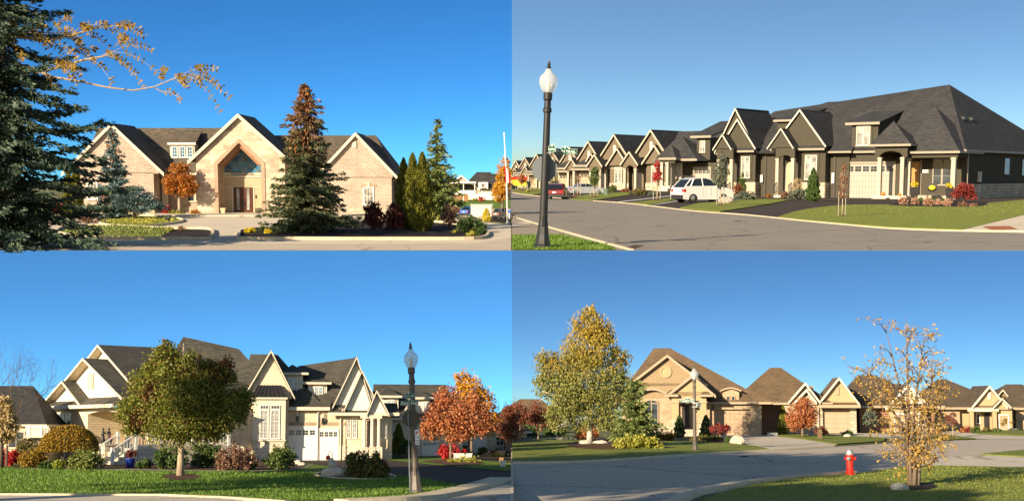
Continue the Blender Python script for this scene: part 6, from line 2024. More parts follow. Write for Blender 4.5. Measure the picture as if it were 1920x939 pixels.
for i, (u, v, w, h, lab) in enumerate(((1805, 389, 26, 11, 'low tan dried mound under the red Japanese maple'), (1826, 389, 20, 9, 'low reddish mound at the right end of the porch bed'))):
    bush(TOP, u, v, 'shrub', lab, 'shrub', w, h, 600, 3, 'brown_leaf', 130 + i, None, lobes=4, stems=False)
tree(TOP, 1806, 387, 'japanese_maple', 'red weeping Japanese maple at the porch corner', 'tree', 46, 10, 1.4, [(0, 0, 30, 20, 16, 13), (-12, 0, 22, 12, 11, 10), (13, 0, 20, 12, 11, 11)], 2600, 3.4, 'japanese_maple', 'bark_dark', 140, droop=.7)
for u, v, lab in ((1714, 378, 'black tapered planter of yellow mums by the oak door'), (1780, 380, 'black tapered planter of yellow mums by the porch corner column')):
    t = Thing(TOP, u, v).tag('planter', lab, 'planter', 'black porch planters')
    b = MB()
    v_ = []
    for zz, h_ in ((0, 4.2), (27, 6.2)):
        v_ += [(-h_, -h_, zz), (h_, -h_, zz), (h_, h_, zz), (-h_, h_, zz)]
    b.add(v_, [(3, 2, 1, 0), (0, 1, 5, 4), (1, 2, 6, 5), (2, 3, 7, 6), (3, 0, 4, 7), (4, 5, 6, 7)])
    t.part('pot', b, M['planter_black'])
    rg = np.random.default_rng(int(u))
    t.part('flowers', quads_mesh('flowers', crown_quads(rg, [(0, 0, 32, 8, 8, 5)], 420, 2.8, 10), M['yellow']), None)
for u, v, r_, lab in ((1655.5, 372.5, 4.4, 'larger orange pumpkin on the left of the entry step'), (1687, 373.5, 3.4, 'smaller orange pumpkin by the porch column')):
    t = Thing(TOP, u, v, z=.12).tag('pumpkin', lab, 'pumpkin', 'pumpkins on the porch step')
    b = MB(); vs, fs = [], []
    n, m_ = 20, 8
    for i in range(m_ + 1):
        th_ = math.pi * (i + .05) / (m_ + .1)
        for k_ in range(n):
            a = 2 * math.pi * k_ / n
            q_ = 1 - .09 * abs(math.sin(4 * a))
            vs.append((r_ * q_ * math.sin(th_) * math.cos(a), r_ * q_ * math.sin(th_) * math.sin(a), 5 + r_ * .8 + r_ * .8 * math.cos(th_)))
    for i in range(m_):
        for k_ in range(n):
            k2 = (k_ + 1) % n
            fs.append((i * n + k_, (i + 1) * n + k_, (i + 1) * n + k2, i * n + k2))
    b.add(vs, fs)
    t.part('fruit', b, M['pumpkin'], smooth=True)
    t.part('stalk', MB().tube([(0, 0, 5 + r_ * 1.5), (.6, 0, 5 + r_ * 1.5 + 2.4)], [.9, .5], 6), M['bark'])
# patio chair with a cushion, on the porch
t = Thing(TOP, 1747, 374, 20).tag('patio_chair', 'black porch chair with yellow cushion between the planters', 'chair')
part_box(t, 'seat', 'planter_black', (-9, 9, -8, 8, 12, 15)); part_box(t, 'backrest', 'planter_black', (-9, 9, 6, 8, 15, 30)); 
for dx in (-8, 8):
    for dy in (-7, 7):
        part_box(t, 'leg', 'planter_black', (dx - .8, dx + .8, dy - .8, dy + .8, 0, 12))
    part_box(t, 'armrest', 'planter_black', (dx - 1, dx + 1, -8, 8, 20, 21.4))
t = Thing(TOP, 1747, 374, 20).tag('cushion', 'yellow cushion leaning on the black porch chair', 'cushion')
k = MB(); k.M = Matrix.Translation((0, 3, 22)) @ Matrix.Rotation(math.radians(-18), 4, 'X')
k.blob((0, 0, 0), (6.5, 2.2, 5), 2, 12, .08)
t.part('cover', k, M['yellow'], smooth=True)

TH_BL = -12
# ================================================================== lower left: the cream brick houses
A = Thing(LOW, 473, 864, TH_BL).tag('townhouse', 'cream brick semi-detached house with stacked white gables and metal bay roof', 'house', 'cream brick houses')
pa = lambda u, v, **k: A.at(u, v, **k)
SG, BC = 'shingle_grey', 'brick_cream'

def gf(T, uL, uR, vf, ua, va, y, back, roof=SG, trim='trim', wall=None, rake=4.0, ov=6, win=3, fr=None, name='gable_roof', wname='gable', plane='y'):
    if plane == 'y':
        L, R_, P_ = T.at(uL, vf, y=y), T.at(uR, vf, y=y), T.at(ua, va, y=y)
        xs_ = (L.x, R_.x, P_.x)
        fr = Matrix.Translation((0, y, 0))
    else:
        L, R_, P_ = T.at(uL, vf, x=y), T.at(uR, vf, x=y), T.at(ua, va, x=y)
        xs_ = (-L.y, -R_.y, -P_.y)
        fr = frame_at(y, 0, 0, -90)
    zf = (L.z + R_.z) / 2
    r = gable_roof(T, xs_[0], xs_[1], 0, back, zf, P_.z, roof, trim, name=name, xp=xs_[2], rake=rake, wall=wall, wall_name=wname, wall_y=ov, wall_in=win, fr=fr)
    so = MB(); so.M = fr
    e_ = 2.9
    d = 0.4
    so.slab([(xs_[0] + 1, d, zf - e_), (xs_[2], d, P_.z - e_), (xs_[2], ov, P_.z - e_), (xs_[0] + 1, ov, zf - e_)], .5)
    so.slab([(xs_[2], d, P_.z - e_), (xs_[1] - 1, d, zf - e_), (xs_[1] - 1, ov, zf - e_), (xs_[2], ov, P_.z - e_)], .5)
    T.part('soffit', so, M['siding_tan'], r)
    return r, xs_, zf, P_.z, fr

TH_W = -40
class Wing(Thing):
    """the angled left wing: its pieces are parts of the same house"""
    def part(s, name, mb, mat, parent=None, smooth=False, label=None):
        o = Thing.part(s, name, mb, mat, parent, smooth, label)
        if parent is None or parent == s.o:
            o.matrix_local = A.Li @ s.L
        return o
AW = Wing(LOW, 473, 864, TH_W)
AW.o = A.o
pw = lambda u, v, **k: AW.at(u, v, **k)
# left wing with three stacked gables
x1 = pw(236, 870, z=0).x
yc = pw(236, 870, z=0).y
yb = pw(88, 800, x=x1).y
zE = pw(150, 759, x=x1).z
gf(AW, 76, 150, 759, 116.6, 713.7, x1 - 12, 120, wall='siding', ov=16, win=6, plane='x')
gf(AW, 90, 229, 748.5, 156, 671, x1 - 4, 190, wall='siding', ov=18, win=10, plane='x')
gf(AW, 108, 262, 741, 184, 646, x1 + 34, 230, wall='siding', ov=16, win=10, plane='x')
LF = frame_at(x1, 0, 0, -90)
wall_box(AW, x1, x1 + 160, pw(164, 800, x=x1).y, yb, -3, zE - 3, BC, 'wing_wall')
part_box(AW, 'stone_course', 'block_cream', (x1 - 1.2, x1, pw(164, 800, x=x1).y, yb, -3, 20))
q = MB()
y_l, y_r = pw(71, 764, x=x1 - 14).y, pw(216, 753, x=x1 - 14).y
q.slab([(x1 - 16, y_l, zE - 1), (x1 - 16, y_r, zE - 1), (x1 + 40, y_r, zE + 26), (x1 + 40, y_l, zE + 26)], 2.4)
AW.part('skirt_roof', q, M[SG])
part_box(AW, 'gutter', 'trim', (x1 - 19, x1 - 16.1, y_l, y_r, zE - 7, zE - .6))
part_box(AW, 'soffit', 'trim', (x1 - 16, x1, y_l, y_r, zE - 6.5, zE - 5.5))
a, b = pw(110, 772.6, x=x1), pw(134, 798, x=x1)
window(AW, -a.y, -b.y, b.z, a.z, 0, None, 2, 3, 'trim_white', 'curtain', 2.2, sashes=2, mull=.8, fr=LF)
# side vent in the middle gable
a, b = pw(161, 700, x=x1 + 8), pw(170, 728, x=x1 + 8)
k = MB(); k.M = frame_at(x1 + 13, 0, 0, -90); k.box(-a.y, -b.y, -2, 0, b.z, a.z)
AW.part('gable_vent', k, M['siding_tan'])
# porch
k = MB()
ya, yb2 = -pw(164, 770, x=x1).y, -pw(226, 770, x=x1).y
za, zb_ = zE - 6, pw(190, 776, x=x1).z
pts = [(ya, za), (yb2, za), (yb2, zb_)] + [(yb2 + (ya - yb2) * i / 10, zb_ + (za - 4 - zb_) * math.sin(math.pi * i / 10) * .75) for i in range(1, 10)] + [(ya, zb_)]
k.M = LF
k.prism(pts, 'y', 0, 6)
AW.part('porch_beam', k, M['trim'])
part_box(AW, 'porch_beam', 'trim', (x1 + 6, x1 + 150, yc - 1, yc + 5, zb_, za))
wall_box(AW, x1 + 60, x1 + 240, yc + 46, yc + 60, -3, za, BC, 'porch_wall')
part_box(AW, 'porch_ceiling', 'trim', (x1 + 1, x1 + 200, yc + 1, pw(164, 800, x=x1).y, za - 1, za))
part_box(AW, 'porch_floor', 'block_cream', (x1 - 2, x1 + 200, yc - 4, pw(164, 800, x=x1).y, -3, 30))
for xo in (3, 150):
    column(AW, x1 + xo, yc + 3, 34, zb_, 9, 'trim', round_=True, ped='block_cream', ped_h=6)
pd = pw(196, 831, x=x1 - 16)
part_box(AW, 'porch_pier', 'block_cream', (x1 - 28, x1 - 3, pw(209, 840, x=x1 - 16).y, pw(184, 840, x=x1 - 16).y, -2, pd.z - 3))
part_box(AW, 'pier_cap', 'rock_pale', (x1 - 30, x1 - 2, pw(210, 840, x=x1 - 16).y - 1, pw(183, 840, x=x1 - 16).y + 1, pd.z - 3, pd.z))
for i, z_ in enumerate((30, 23, 16, 9)):
    part_box(AW, 'step', 'block_cream', (x1 - 12 - 10 * (i), x1 - 2 - 10 * i, pw(248, 850, x=x1 - 10).y, pw(214, 850, x=x1 - 10).y, -2, z_ - 2))
for yy in (pw(214, 850, x=x1 - 10).y, pw(248, 850, x=x1 - 10).y):
    k = MB()
    top, bot = (x1 - 4, yy, 52), (x1 - 44, yy, 26)
    k.bar(top, bot, 2, 2.2); k.bar((top[0], yy, 34), (bot[0], yy, 9), 1.6, 2)
    for i in range(9):
        f_ = i / 8
        k.box(x1 - 4 - 40 * f_ - .7, x1 - 4 - 40 * f_ + .7, yy - .6, yy + .6, 34 - 25 * f_, 52 - 26 * f_)
    for p_ in (top, bot):
        k.box(p_[0] - 2.4, p_[0] + 2.4, yy - 2.2, yy + 2.2, p_[2] - 26, p_[2] + 4)
    AW.part('stair_railing', k, M['trim_white'])
k = MB()
for i in range(34):
    x_ = x1 + 6 + i * 5.6
    k.box(x_ - .8, x_ + .8, yc - 3, yc - 2, 30, 56)
k.box(x1 + 4, x1 + 196, yc - 3.6, yc - 1.6, 55, 58); k.box(x1 + 4, x1 + 196, yc - 3.4, yc - 1.8, 31, 33)
for x_ in (x1 + 60, x1 + 120, x1 + 190):
    k.box(x_ - 2.4, x_ + 2.4, yc - 4.8, yc, 30, 62)
AW.part('porch_railing', k, M['trim_white'])
# main hip roof and body
apx = pa(344, 631, y=95); apr = pa(448, 654, y=95)
hip_roof(A, pa(262, 740, y=20).x, pa(545, 760, y=0).x, 8, 190, zE - 2, apx.x, apr.x, 95, apx.z, SG, name='main_roof', trim='trim', zr1=apr.z)
wall_box(A, pa(300, 740, y=20).x, pa(540, 760, y=0).x, 20, 180, -3, zE - 4, BC)
# right gable with the bay
r, xs3, zf, zp, fr = gf(A, 455, 553, 746, 508.4, 656.3, -8, 150, wall=BC, ov=8, win=5)
wx0, wx1 = pa(425, 800, y=0).x, pa(541, 800, y=0).x
wall_box(A, wx0, wx1, 0, 60, -3, zf + 1, BC, 'front_wall')
part_box(A, 'stone_course', 'block_cream', (wx0, wx1 + .6, -1.2, 0, -3, pa(500, 826, y=0).z), (wx0, wx1, -2, 0, pa(500, 826, y=0).z, pa(500, 823.5, y=0).z))
bx0, bx1 = pa(474, 800, y=-16).x, pa(535, 800, y=-16).x
zb0, zb1 = pa(504, 824, y=-16).z, pa(504, 748, y=-16).z
part_box(A, 'bay', 'trim', (bx0, bx1, -16, 0, zb0, zb1))
part_box(A, 'bay_base', 'block_cream', (bx0 + 1, bx1 - 1, -15, -1.3, -3, zb0))
part_box(A, 'bay_cornice', 'trim', (bx0 - 3, bx1 + 3, -20, 0, zb1, zb1 + 4), (bx0 - 1, bx1 + 1, -17.5, 0, zb0 - 2.5, zb0))
k = MB()
zt_ = pa(504, 722, y=0).z
prof = [(-21, zb1 + 4), (-17, zb1 + 8), (-11, zb1 + 14), (-6, zb1 + 22), (-4, zt_)]
ins = [0, 2, 6, 10, 12]
for i in range(4):
    (ya, za), (yb_, zb2) = prof[i], prof[i + 1]
    a0, a1, c0, c1 = bx0 - 3 + ins[i], bx1 + 3 - ins[i], bx0 - 3 + ins[i + 1], bx1 + 3 - ins[i + 1]
    k.add([(a0, ya, za), (a1, ya, za), (c1, yb_, zb2), (c0, yb_, zb2), (a0, 0, za), (a1, 0, za), (c1, 0, zb2), (c0, 0, zb2)], [(0, 1, 2, 3), (1, 5, 6, 2), (4, 0, 3, 7), (3, 2, 6, 7), (4, 5, 1, 0)])
    for j in range(9):
        f_ = j / 8
        k.bar((a0 + (a1 - a0) * f_, ya, za + .4), (c0 + (c1 - c0) * f_, yb_, zb2 + .4), 1.0, 1.6, (0, 0, 1))
A.part('bay_roof', k, M['metal_roof'])
for ua, ub in ((487.5, 503), (507.5, 524)):
    a, b = pa(ua, 759, y=-16), pa(ub, 822, y=-16)
    zt2 = pa(ua, 767, y=-16).z
    window(A, a.x, b.x, b.z, zt2, -16, None, 2, 5, 'trim_white', 'blinds', 1.7, mull=.6)
    window(A, a.x, b.x, zt2 + .2, a.z, -16, None, 3, 1, 'trim_white', 'glass', 1.2, mull=.6, sill=False)
dp = pa(448, 742, y=-2)
part_box(A, 'downpipe', 'trim', (dp.x - 1.6, dp.x + 1.6, -4, -1.3, 0, dp.z))
mb_ = pa(431, 810, y=0)
part_box(A, 'meter_box', 'utility_grey', (mb_.x - 6, mb_.x + 6, -6, -.1, mb_.z - 8, mb_.z + 8))
zr1_ = pa(520, 664, y=85)
hip_roof(A, pa(440, 740, y=8).x, pa(606, 765, y=8).x, 9, 170, pa(540, 760, y=9).z, pa(470, 662, y=85).x, zr1_.x, 85, zr1_.z, SG, name='main_roof')
# garages
gy = 12
g0, g1 = pa(539, 800, y=gy).x, pa(648, 800, y=gy).x
zg = pa(575, 765, y=gy).z
wall_box(A, g0, g1, gy, 100, -3, zg, BC, 'garage_wall')
part_box(A, 'brick_band', 'brick_buff', (g0, g1, gy - 1, gy, pa(575, 801, y=gy).z + 4, pa(575, 793, y=gy).z + 2))
for ua, ub, v0, n in ((540.5, 592, 801.5, 4), (599, 633, 805, 4)):
    a, b = pa(ua, v0, y=gy), pa(ub, v0, y=gy)
    garage_door(A, a.x, b.x, 0, a.z, gy, 'garage_white', None, n, 'trim_white')
part_box(A, 'stone_pier', 'block_cream', (pa(635.5, 800, y=gy).x, g1 + .5, gy - 1.2, gy, -3, 28))
q = MB()
q.slab([(g0 + 2, gy - 9, zg + 2), (pa(618, 765, y=gy).x, gy - 9, zg + 2), (pa(640, 720, y=90).x, 96, zg + 72), (g0 + 2, 96, zg + 80)], 2.4)

A.part('garage_roof', q, M[SG])
part_box(A, 'gutter', 'trim', (g0 + 1, pa(618, 765, y=gy).x, gy - 12, gy - 9.1, zg - 4, zg + 2.4))
for u in (599, 642):
    d_ = pa(u - 3, 772, y=gy)
    k = MB().tube([(d_.x + 4, gy - 8, zg - 2), (d_.x, gy - 2, zg - 10), (d_.x, gy - 2, 0)], 1.6, 6)
    A.part('downpipe', k, M['trim'])
for u, v in ((557, 784), (605, 788)):
    d_ = pa(u, v, y=gy)
    k = MB().box(d_.x - 2.2, d_.x + 2.2, gy - 6, gy - 1.5, d_.z - 5, d_.z + 5).bar((d_.x, gy, d_.z - 7), (d_.x, gy - 4, d_.z - 6), 1.2, 1.2)
    o = A.part('wall_lantern', k, M['metal_black'])
    A.part('shade', MB().box(d_.x - 1.7, d_.x + 1.7, gy - 5.5, gy - 2, d_.z + 5.1, d_.z + 14), M['globe'], o)
def dorm(T, u0, u1, vt, vb, y, ueave0, ueave1, veave, win, depth=70, mat='siding'):
    a, b = T.at(u0, vt, y=y), T.at(u1, vt, y=y)
    zb = T.at(u0, vb, y=y).z
    d = wall_box(T, a.x, b.x, y, y + depth, zb - 6, a.z, mat, 'dormer')
    e0, e1 = T.at(ueave0, veave, y=y - 8).x, T.at(ueave1, veave, y=y - 8).x
    hip_roof(T, e0, e1, y - 8, y + depth + 50, a.z + 4, (e0 + e1) / 2 - 3, (e0 + e1) / 2 + 3, y + 44, a.z + 22, SG, d, 'dormer_roof', 'trim', ry1=y + depth + 40)
    p, q_ = T.at(win[0], win[2], y=y), T.at(win[1], win[3], y=y)
    part_box(T, 'window_surround', 'trim', (p.x - 4, q_.x + 4, y - 1.2, y, q_.z - 5, p.z + 3), parent=d)
    window(T, p.x, q_.x, q_.z, p.z, y - 1.2, d, 2, 4, 'trim_white', 'glass_blue', 1.5, sashes=2, mull=.7)
dorm(A, 531.5, 568, 702, 751, 34, 527, 577, 699, (539.5, 557.6, 707, 740))
dorm(A, 578, 613, 720, 761, 34, 567.5, 620, 717, (589.7, 604.7, 724, 752))
# second half: big gables and colonnade
hip_roof(A, g0 + 40, pa(706, 770, y=8).x, 10, 180, zg + 2, pa(558, 686, y=95).x, pa(668, 670, y=95).x, 95, pa(560, 686, y=95).z, SG, name='main_roof', zr1=pa(668, 670, y=95).z)
gf(A, 621, 700, 768, 669, 668, 6, 215, wall='siding', ov=8, win=5)
gf(A, 645, 713, 768, 678.8, 693.5, 0, 120, wall='siding', ov=8, win=5)
gf(A, 687, 730, 777, 706.5, 731, -10, 80, wall='siding', ov=8, win=4)
y2 = 14
h0, h1 = pa(643, 800, y=y2).x, pa(735, 800, y=y2).x
zh = pa(680, 776, y=y2).z
wall_box(A, h0, h1, y2, 120, -3, zh, BC, 'wall')
part_box(A, 'stone_course', 'block_cream', (h0, h1, y2 - 1.2, y2, -3, 24))
q = MB(); q.slab([(h0 - 30, y2 - 14, zh + 3), (h1 + 12, y2 - 14, zh + 1), (h1 + 12, y2 + 20, zh + 22), (h0 - 30, y2 + 20, zh + 24)], 2.2)
A.part('skirt_roof', q, M[SG])
part_box(A, 'gutter', 'trim', (h0 - 30, h1 + 12, y2 - 17, y2 - 14.1, zh - 3, zh + 3))
part_box(A, 'porch_beam', 'trim', (pa(676, 780, y=-4).x, pa(716, 780, y=-4).x, -8, 0, zh - 8, zh - 2))
for u in (683.6, 698, 710.7):
    x_ = pa(u, 800, y=-4).x
    column(A, x_, -4, 26, zh - 8, 7, 'trim', round_=True, ped='block_cream', ped_h=26)
for ua, ub in ((650, 657.5), (661, 669), (713.5, 718.5), (720.5, 726.5)):
    p, q_ = pa(ua, 783, y=y2), pa(ub, 821, y=y2)
    window(A, p.x, q_.x, q_.z, p.z, y2, None, 2, 4, 'trim_white', 'curtain', 1.4, mull=.6)
part_box(A, 'front_door', 'door_dark', (pa(688, 800, y=y2).x, pa(697, 800, y=y2).x, y2 - .8, y2, 22, zh - 12))

# third house, half hidden by the lamp and the maples
B3_ = Thing(LOW, 745, 854, TH_BL).tag('townhouse', 'cream brick house with two hipped dormers behind the street lamp', 'house', 'cream brick houses')
pb = lambda u, v, **k: B3_.at(u, v, **k)
zw = pb(760, 785, y=0).z
hip_roof(B3_, pb(716, 780, y=-8).x, pb(870, 790, y=-8).x, -8, 200, zw + 2, pb(700, 716, y=95).x, pb(836, 729, y=95).x, 95, pb(740, 720, y=95).z, SG, name='main_roof', trim='trim')
wall_box(B3_, pb(722, 800, y=0).x, pb(868, 800, y=0).x, 0, 180, -3, zw, BC)
dorm(B3_, 715, 747, 745, 777, 6, 711, 752, 743, (727, 739, 749, 770))
dorm(B3_, 772, 806, 748, 781, 6, 768, 812, 746, (793, 803, 753, 772))
a, b = pb(793, 828, y=0), pb(819, 828, y=0)
garage_door(B3_, a.x, b.x, 0, a.z, 0, 'garage_white', None, 4)
a, b = pb(756, 828, y=0), pb(782, 828, y=0)
garage_door(B3_, a.x, b.x, 0, a.z, 0, 'garage_white', None, 4)
gf(B3_, 748, 790, 786, 769, 752, -8, 90, wall='siding', ov=8, win=4)
for u in (730, 742):
    p, q_ = pb(u, 792, y=0), pb(u + 7, 826, y=0)
    window(B3_, p.x, q_.x, q_.z, p.z, 0, None, 2, 4, 'trim_white', 'curtain', 1.4)
# roofs farther along the street
h = Thing(LOW, 920, 848, -35).tag('townhouse', 'far house with brown roof behind the red maples', 'house', 'cream brick houses')
hip_roof(h, -70, 90, -6, 120, 40, -30, 50, 60, 78, 'shingle_dim', trim='trim')
wall_box(h, -64, 84, 0, 110, -2, 39, BC)
garage_door(h, -40, -12, 0, 26, 0, 'garage_white')
window(h, 10, 30, 12, 32, 0, None, 2, 2, 'trim_white', 'glass', 1.4)
# grey roofed house at the far left
h = Thing(LOW, 30, 868, -8).tag('house', 'low dark grey roofed house behind the left hedge', 'house')
ph = lambda u, v, **k: h.at(u, v, **k)
hip_roof(h, -160, ph(88, 795, y=0).x, -6, 170, ph(40, 795, y=-6).z, -80, ph(62, 725, y=80).x, 80, ph(40, 723, y=80).z, 'shingle_black', trim='trim')
wall_box(h, -150, ph(84, 795, y=0).x, 0, 160, -2, ph(40, 797, y=0).z, 'siding_tan')
window(h, -16, 14, 28, 60, 0, None, 2, 2, 'trim', 'glass', 2)
k = MB()
for i in range(16):
    x_ = ph(50, 810, y=-20).x + i * 2.7
    k.box(x_ - .6, x_ + .6, -21, -20, 52, 66)
k.box(ph(50, 810, y=-20).x - 2, ph(88, 810, y=-20).x + 3, -21.6, -19.6, 66, 69)
for u in (55, 78):
    x_ = ph(u, 800, y=-20).x
    k.box(x_ - 1.8, x_ + 1.8, -22.5, -18.5, 50, 72)
h.part('deck_railing', k, M['trim_white'])
part_box(h, 'deck', 'trim', (ph(48, 810, y=-20).x, ph(90, 810, y=-20).x, -22, -1, 48, 52))

# lamp post with its street names and the back of a stop sign
LQ, s = lamp_post(LOW, 780, 924, 'weathered bronze street lamp with two green street signs, by the driveway', 274, 'metal_bronze', lean=-2.6, pole=.86)
mp = MB().tube([(-10, -10, 0), (-9, -9, 100), (-8, -9, 172)], 1.4, 8)
SP = LQ.part('sign_pole', mp, M['sign_steel'])
street_sign(SP, -6, 182, 25, 7.5, 'Galloway Trail', 6, LQ, -11)
street_sign(SP, -5, 169, 34, 8.0, 'Perth Trail', -6, LQ, -12, text_h=.62)
k = MB().prism([(17.5 * math.cos(math.pi / 8 + i * math.pi / 4), 17.5 * math.sin(math.pi / 8 + i * math.pi / 4)) for i in range(8)], 'y', -.4, .4)
o = LQ.part('stop_sign', k, M['sign_back'], SP); o.location = (-3, -7, 140)
k = MB().box(3, 11, -12, -11.2, 90, 118)
ps = LQ.part('parking_sign', k, M['sign_white'])
me = text_mesh('P', 6, 4.6, .03); me.transform(Matrix.Translation((7, -12.3, 112))); me.materials.append(M['red_mark']); LQ.part('lettering', me, None, ps)
for z_, w_, tx in ((104, 6, 'Day'), (98.5, 6, 'Mon'), (93, 5, '2:15')):
    me = text_mesh(tx, 3.2, w_, .0); me.transform(Matrix.Translation((7, -12.2, z_))); me.materials.append(M['metal_black']); LQ.part('lettering', me, None, ps)

# trees
tree(LOW, 338, 893, 'pear_tree', 'broad green pear tree with a reddening patch, on its own mulch ring before the house', 'tree', 250, 62, 6.2,
     [(0, 0, 146, 84, 80, 60), (-78, 0, 118, 46, 44, 36), (82, 0, 126, 48, 44, 42), (-34, 0, 204, 36, 36, 46), (-33, 0, 240, 14, 14, 20), (12, 0, 206, 32, 32, 36), (46, 0, 184, 40, 38, 40), (84, 0, 196, 20, 20, 30), (-72, 0, 168, 36, 36, 34), (0, 0, 98, 84, 72, 34), (110, 0, 146, 28, 28, 22), (-104, 0, 124, 24, 26, 20), (-90, 0, 92, 24, 24, 18), (64, 0, 92, 36, 32, 24), (-60, 0, 204, 16, 16, 22)],
     50000, 5.4, 'pear', 'bark_pale', 201, sub=110, subr=.34, shell=.35, droop=.45, limbs=16)
tree(LOW, 845, 866, 'maple_tree', 'orange red maple in front, its trunk by the white utility box', 'tree', 140, 40, 2.6,
     [(0, 0, 90, 50, 40, 38), (-28, 0, 72, 34, 30, 26), (26, 0, 76, 34, 30, 28), (-6, 0, 122, 28, 24, 24), (-40, 0, 56, 24, 22, 16), (16, 0, 52, 34, 28, 16)], 7200, 5.2, 'maple_red', 'bark', 202, sub=60, shell=.3)
tree(LOW, 884, 861, 'maple_tree', 'red maple to the right, overlapping the first and under the golden crown', 'tree', 126, 40, 3,
     [(0, 0, 84, 40, 36, 36), (22, 0, 66, 30, 26, 24), (-20, 0, 60, 30, 26, 20), (2, 0, 108, 24, 22, 20)], 5200, 5.0, 'maple_red', 'bark', 203, sub=50, shell=.3)
tree(LOW, 880, 853, 'maple_tree', 'tall golden yellow maple rising behind the red maples', 'tree', 166, 40, 3,
     [(0, 0, 110, 34, 32, 44), (-14, 0, 140, 18, 18, 24), (18, 0, 96, 34, 30, 34), (40, 0, 66, 24, 22, 26)], 5200, 5.0, 'maple_gold', 'bark', 204, sub=50, shell=.3)
tree(LOW, 958, 858, 'maple_tree', 'russet red tree at the right edge over the far driveway', 'tree', 96, 34, 2.4, [(-4, 0, 60, 28, 24, 32), (2, 0, 82, 20, 18, 18)], 3200, 4.2, 'rusty', 'bark', 205, sub=40)
bare_tree(LOW, 12, 874, 'tall leafless tree at the far left', 232, 150, 9, th=1.5, depth=5)
bare_tree(LOW, 946, 852, 'leafless tree top over the far right roofs', 108, 70, 10, th=.9, depth=4)
tree(LOW, 2, 876, 'hydrangea_tree', 'cream and tan leaved small tree at the left edge', 'tree', 150, 40, 4, [(-2, 0, 96, 28, 24, 44), (8, 0, 74, 24, 22, 26)], 3400, 6, 'cream_leaf', 'bark_dark', 206)
# beds
rng = np.random.default_rng(300)
t = Thing(LOW, 128, 876).tag('topiary_shrub', 'golden dome clipped topiary with a flat skirt, left of the steps', 'shrub')
c = ball(rng, 12000, .88); c = c[c[:, 2] > -.12]
P = c * np.array([55, 46, 46]) + np.array([0, 0, 34]); P[:, 2] = np.maximum(P[:, 2], 32 - 3 * rng.random(len(P)))
t.part('foliage', quads_mesh('foliage', blades(P, rng.normal(size=P.shape) + c, 4.4 * rng.uniform(.7, 1.3, len(P)), 2.6, rng), M['dome_gold']), None)
k = MB()
for i in range(6):
    a = i * 1.05
    k.tube([(math.cos(a) * 3, math.sin(a) * 3, -1), (math.cos(a) * 14, math.sin(a) * 12, 22), (math.cos(a) * 30, math.sin(a) * 24, 46)], [2, 1.5, .8], 6)
t.part('stem', k, M['bark_dark'])
bush(LOW, 52, 868, 'hedge', 'olive and russet rounded hedge behind the golden dome', 'shrub', 74, 56, 4200, 4.4, 'olive_leaf', 301, lobes=8)
bush(LOW, 60, 876, 'shrub', 'yellow green mound left of the golden dome', 'shrub', 60, 40, 2600, 4.2, 'dome_gold', 302, lobes=7)
bush(LOW, 14, 873, 'burning_bush', 'bright red low hedge at the far left', 'shrub', 62, 34, 2600, 4.2, 'crimson', 303, lobes=7)
bush(LOW, 158, 880, 'shrub', 'leafy olive green shrub in front of the golden dome', 'shrub', 82, 42, 3600, 5, 'juniper', 304, lobes=8)
bush(LOW, 110, 880, 'shrub', 'pale variegated shrub at the bed edge', 'shrub', 30, 22, 900, 4, 'lime', 305, lobes=5)
bush(LOW, 88, 879, 'shrub', 'dark prostrate juniper at the left of the bed', 'shrub', 44, 16, 1500, 4, 'cedar_deep', 306, lobes=6, up=.4)
bush(LOW, 318, 880, 'shrub', 'dark shaded evergreen mass under the pear tree', 'shrub', 72, 50, 3600, 5, 'cedar_deep', 307, lobes=8)
bush(LOW, 386, 878, 'shrub', 'second dark evergreen under the right side of the pear tree', 'shrub', 70, 54, 3600, 5, 'cedar_deep', 308, lobes=8)
bush(LOW, 270, 879, 'shrub', 'low dark juniper right of the blue pot', 'shrub', 38, 20, 1400, 4.4, 'cedar_deep', 309, lobes=5, up=.4)
bush(LOW, 438, 882, 'shrub', 'brown dried hydrangea with bare tan stems at the bay', 'shrub', 80, 54, 2600, 4.8, 'brown_leaf', 310, lobes=8, up=.5)
bush(LOW, 470, 880, 'shrub', 'small yellow green shrub between the brown one and the rose', 'shrub', 30, 34, 1100, 4.4, 'juniper', 311, lobes=5)
bush(LOW, 526, 881, 'rose_bush', 'full green rose bush right of the bay window', 'shrub', 74, 52, 3800, 5, 'green_leaf', 312, lobes=8)
bush(LOW, 420, 880, 'shrub', 'green sprig beside the grey stone under the pear tree', 'shrub', 22, 22, 520, 4.4, 'juniper', 313, lobes=4)
bush(LOW, 672, 898, 'hydrangea_bush', 'left half of the big yellowing hydrangea by the lamp', 'shrub', 58, 62, 3400, 6.4, 'olive_leaf', 314, 'yellowing hydrangeas by the lamp', lobes=8)
bush(LOW, 706, 899, 'hydrangea_bush', 'right half of the big yellowing hydrangea, nearest the lamp', 'shrub', 48, 56, 2800, 6.4, 'olive_leaf', 315, 'yellowing hydrangeas by the lamp', lobes=7)
for i, (u, lab) in enumerate(((658, 'left clipped boxwood ball under the narrow windows'), (680, 'right clipped boxwood ball by the colonnade'))):
    bush(LOW, u, 859, 'boxwood', lab, 'shrub', 26, 30, 1800, 3, 'cedar_green', 316 + i, 'clipped boxwoods', neat=True, stems=False)
column_cedar(LOW, 747, 856, 'cedar_tree', 'egg shaped cedar behind the lamp post', 62, 13, 'cedar_green', 4200, 318, None, 4)
bush(LOW, 763, 858, 'boxwood', 'round dark boxwood directly behind the lamp', 'shrub', 32, 34, 2200, 3.2, 'cedar_deep', 319, neat=True, stems=False)
bush(LOW, 750, 860, 'shrub', 'low grey green edging plants behind the driveway lawn', 'shrub', 50, 9, 900, 3, 'grey_green', 320, lobes=7, stems=False)
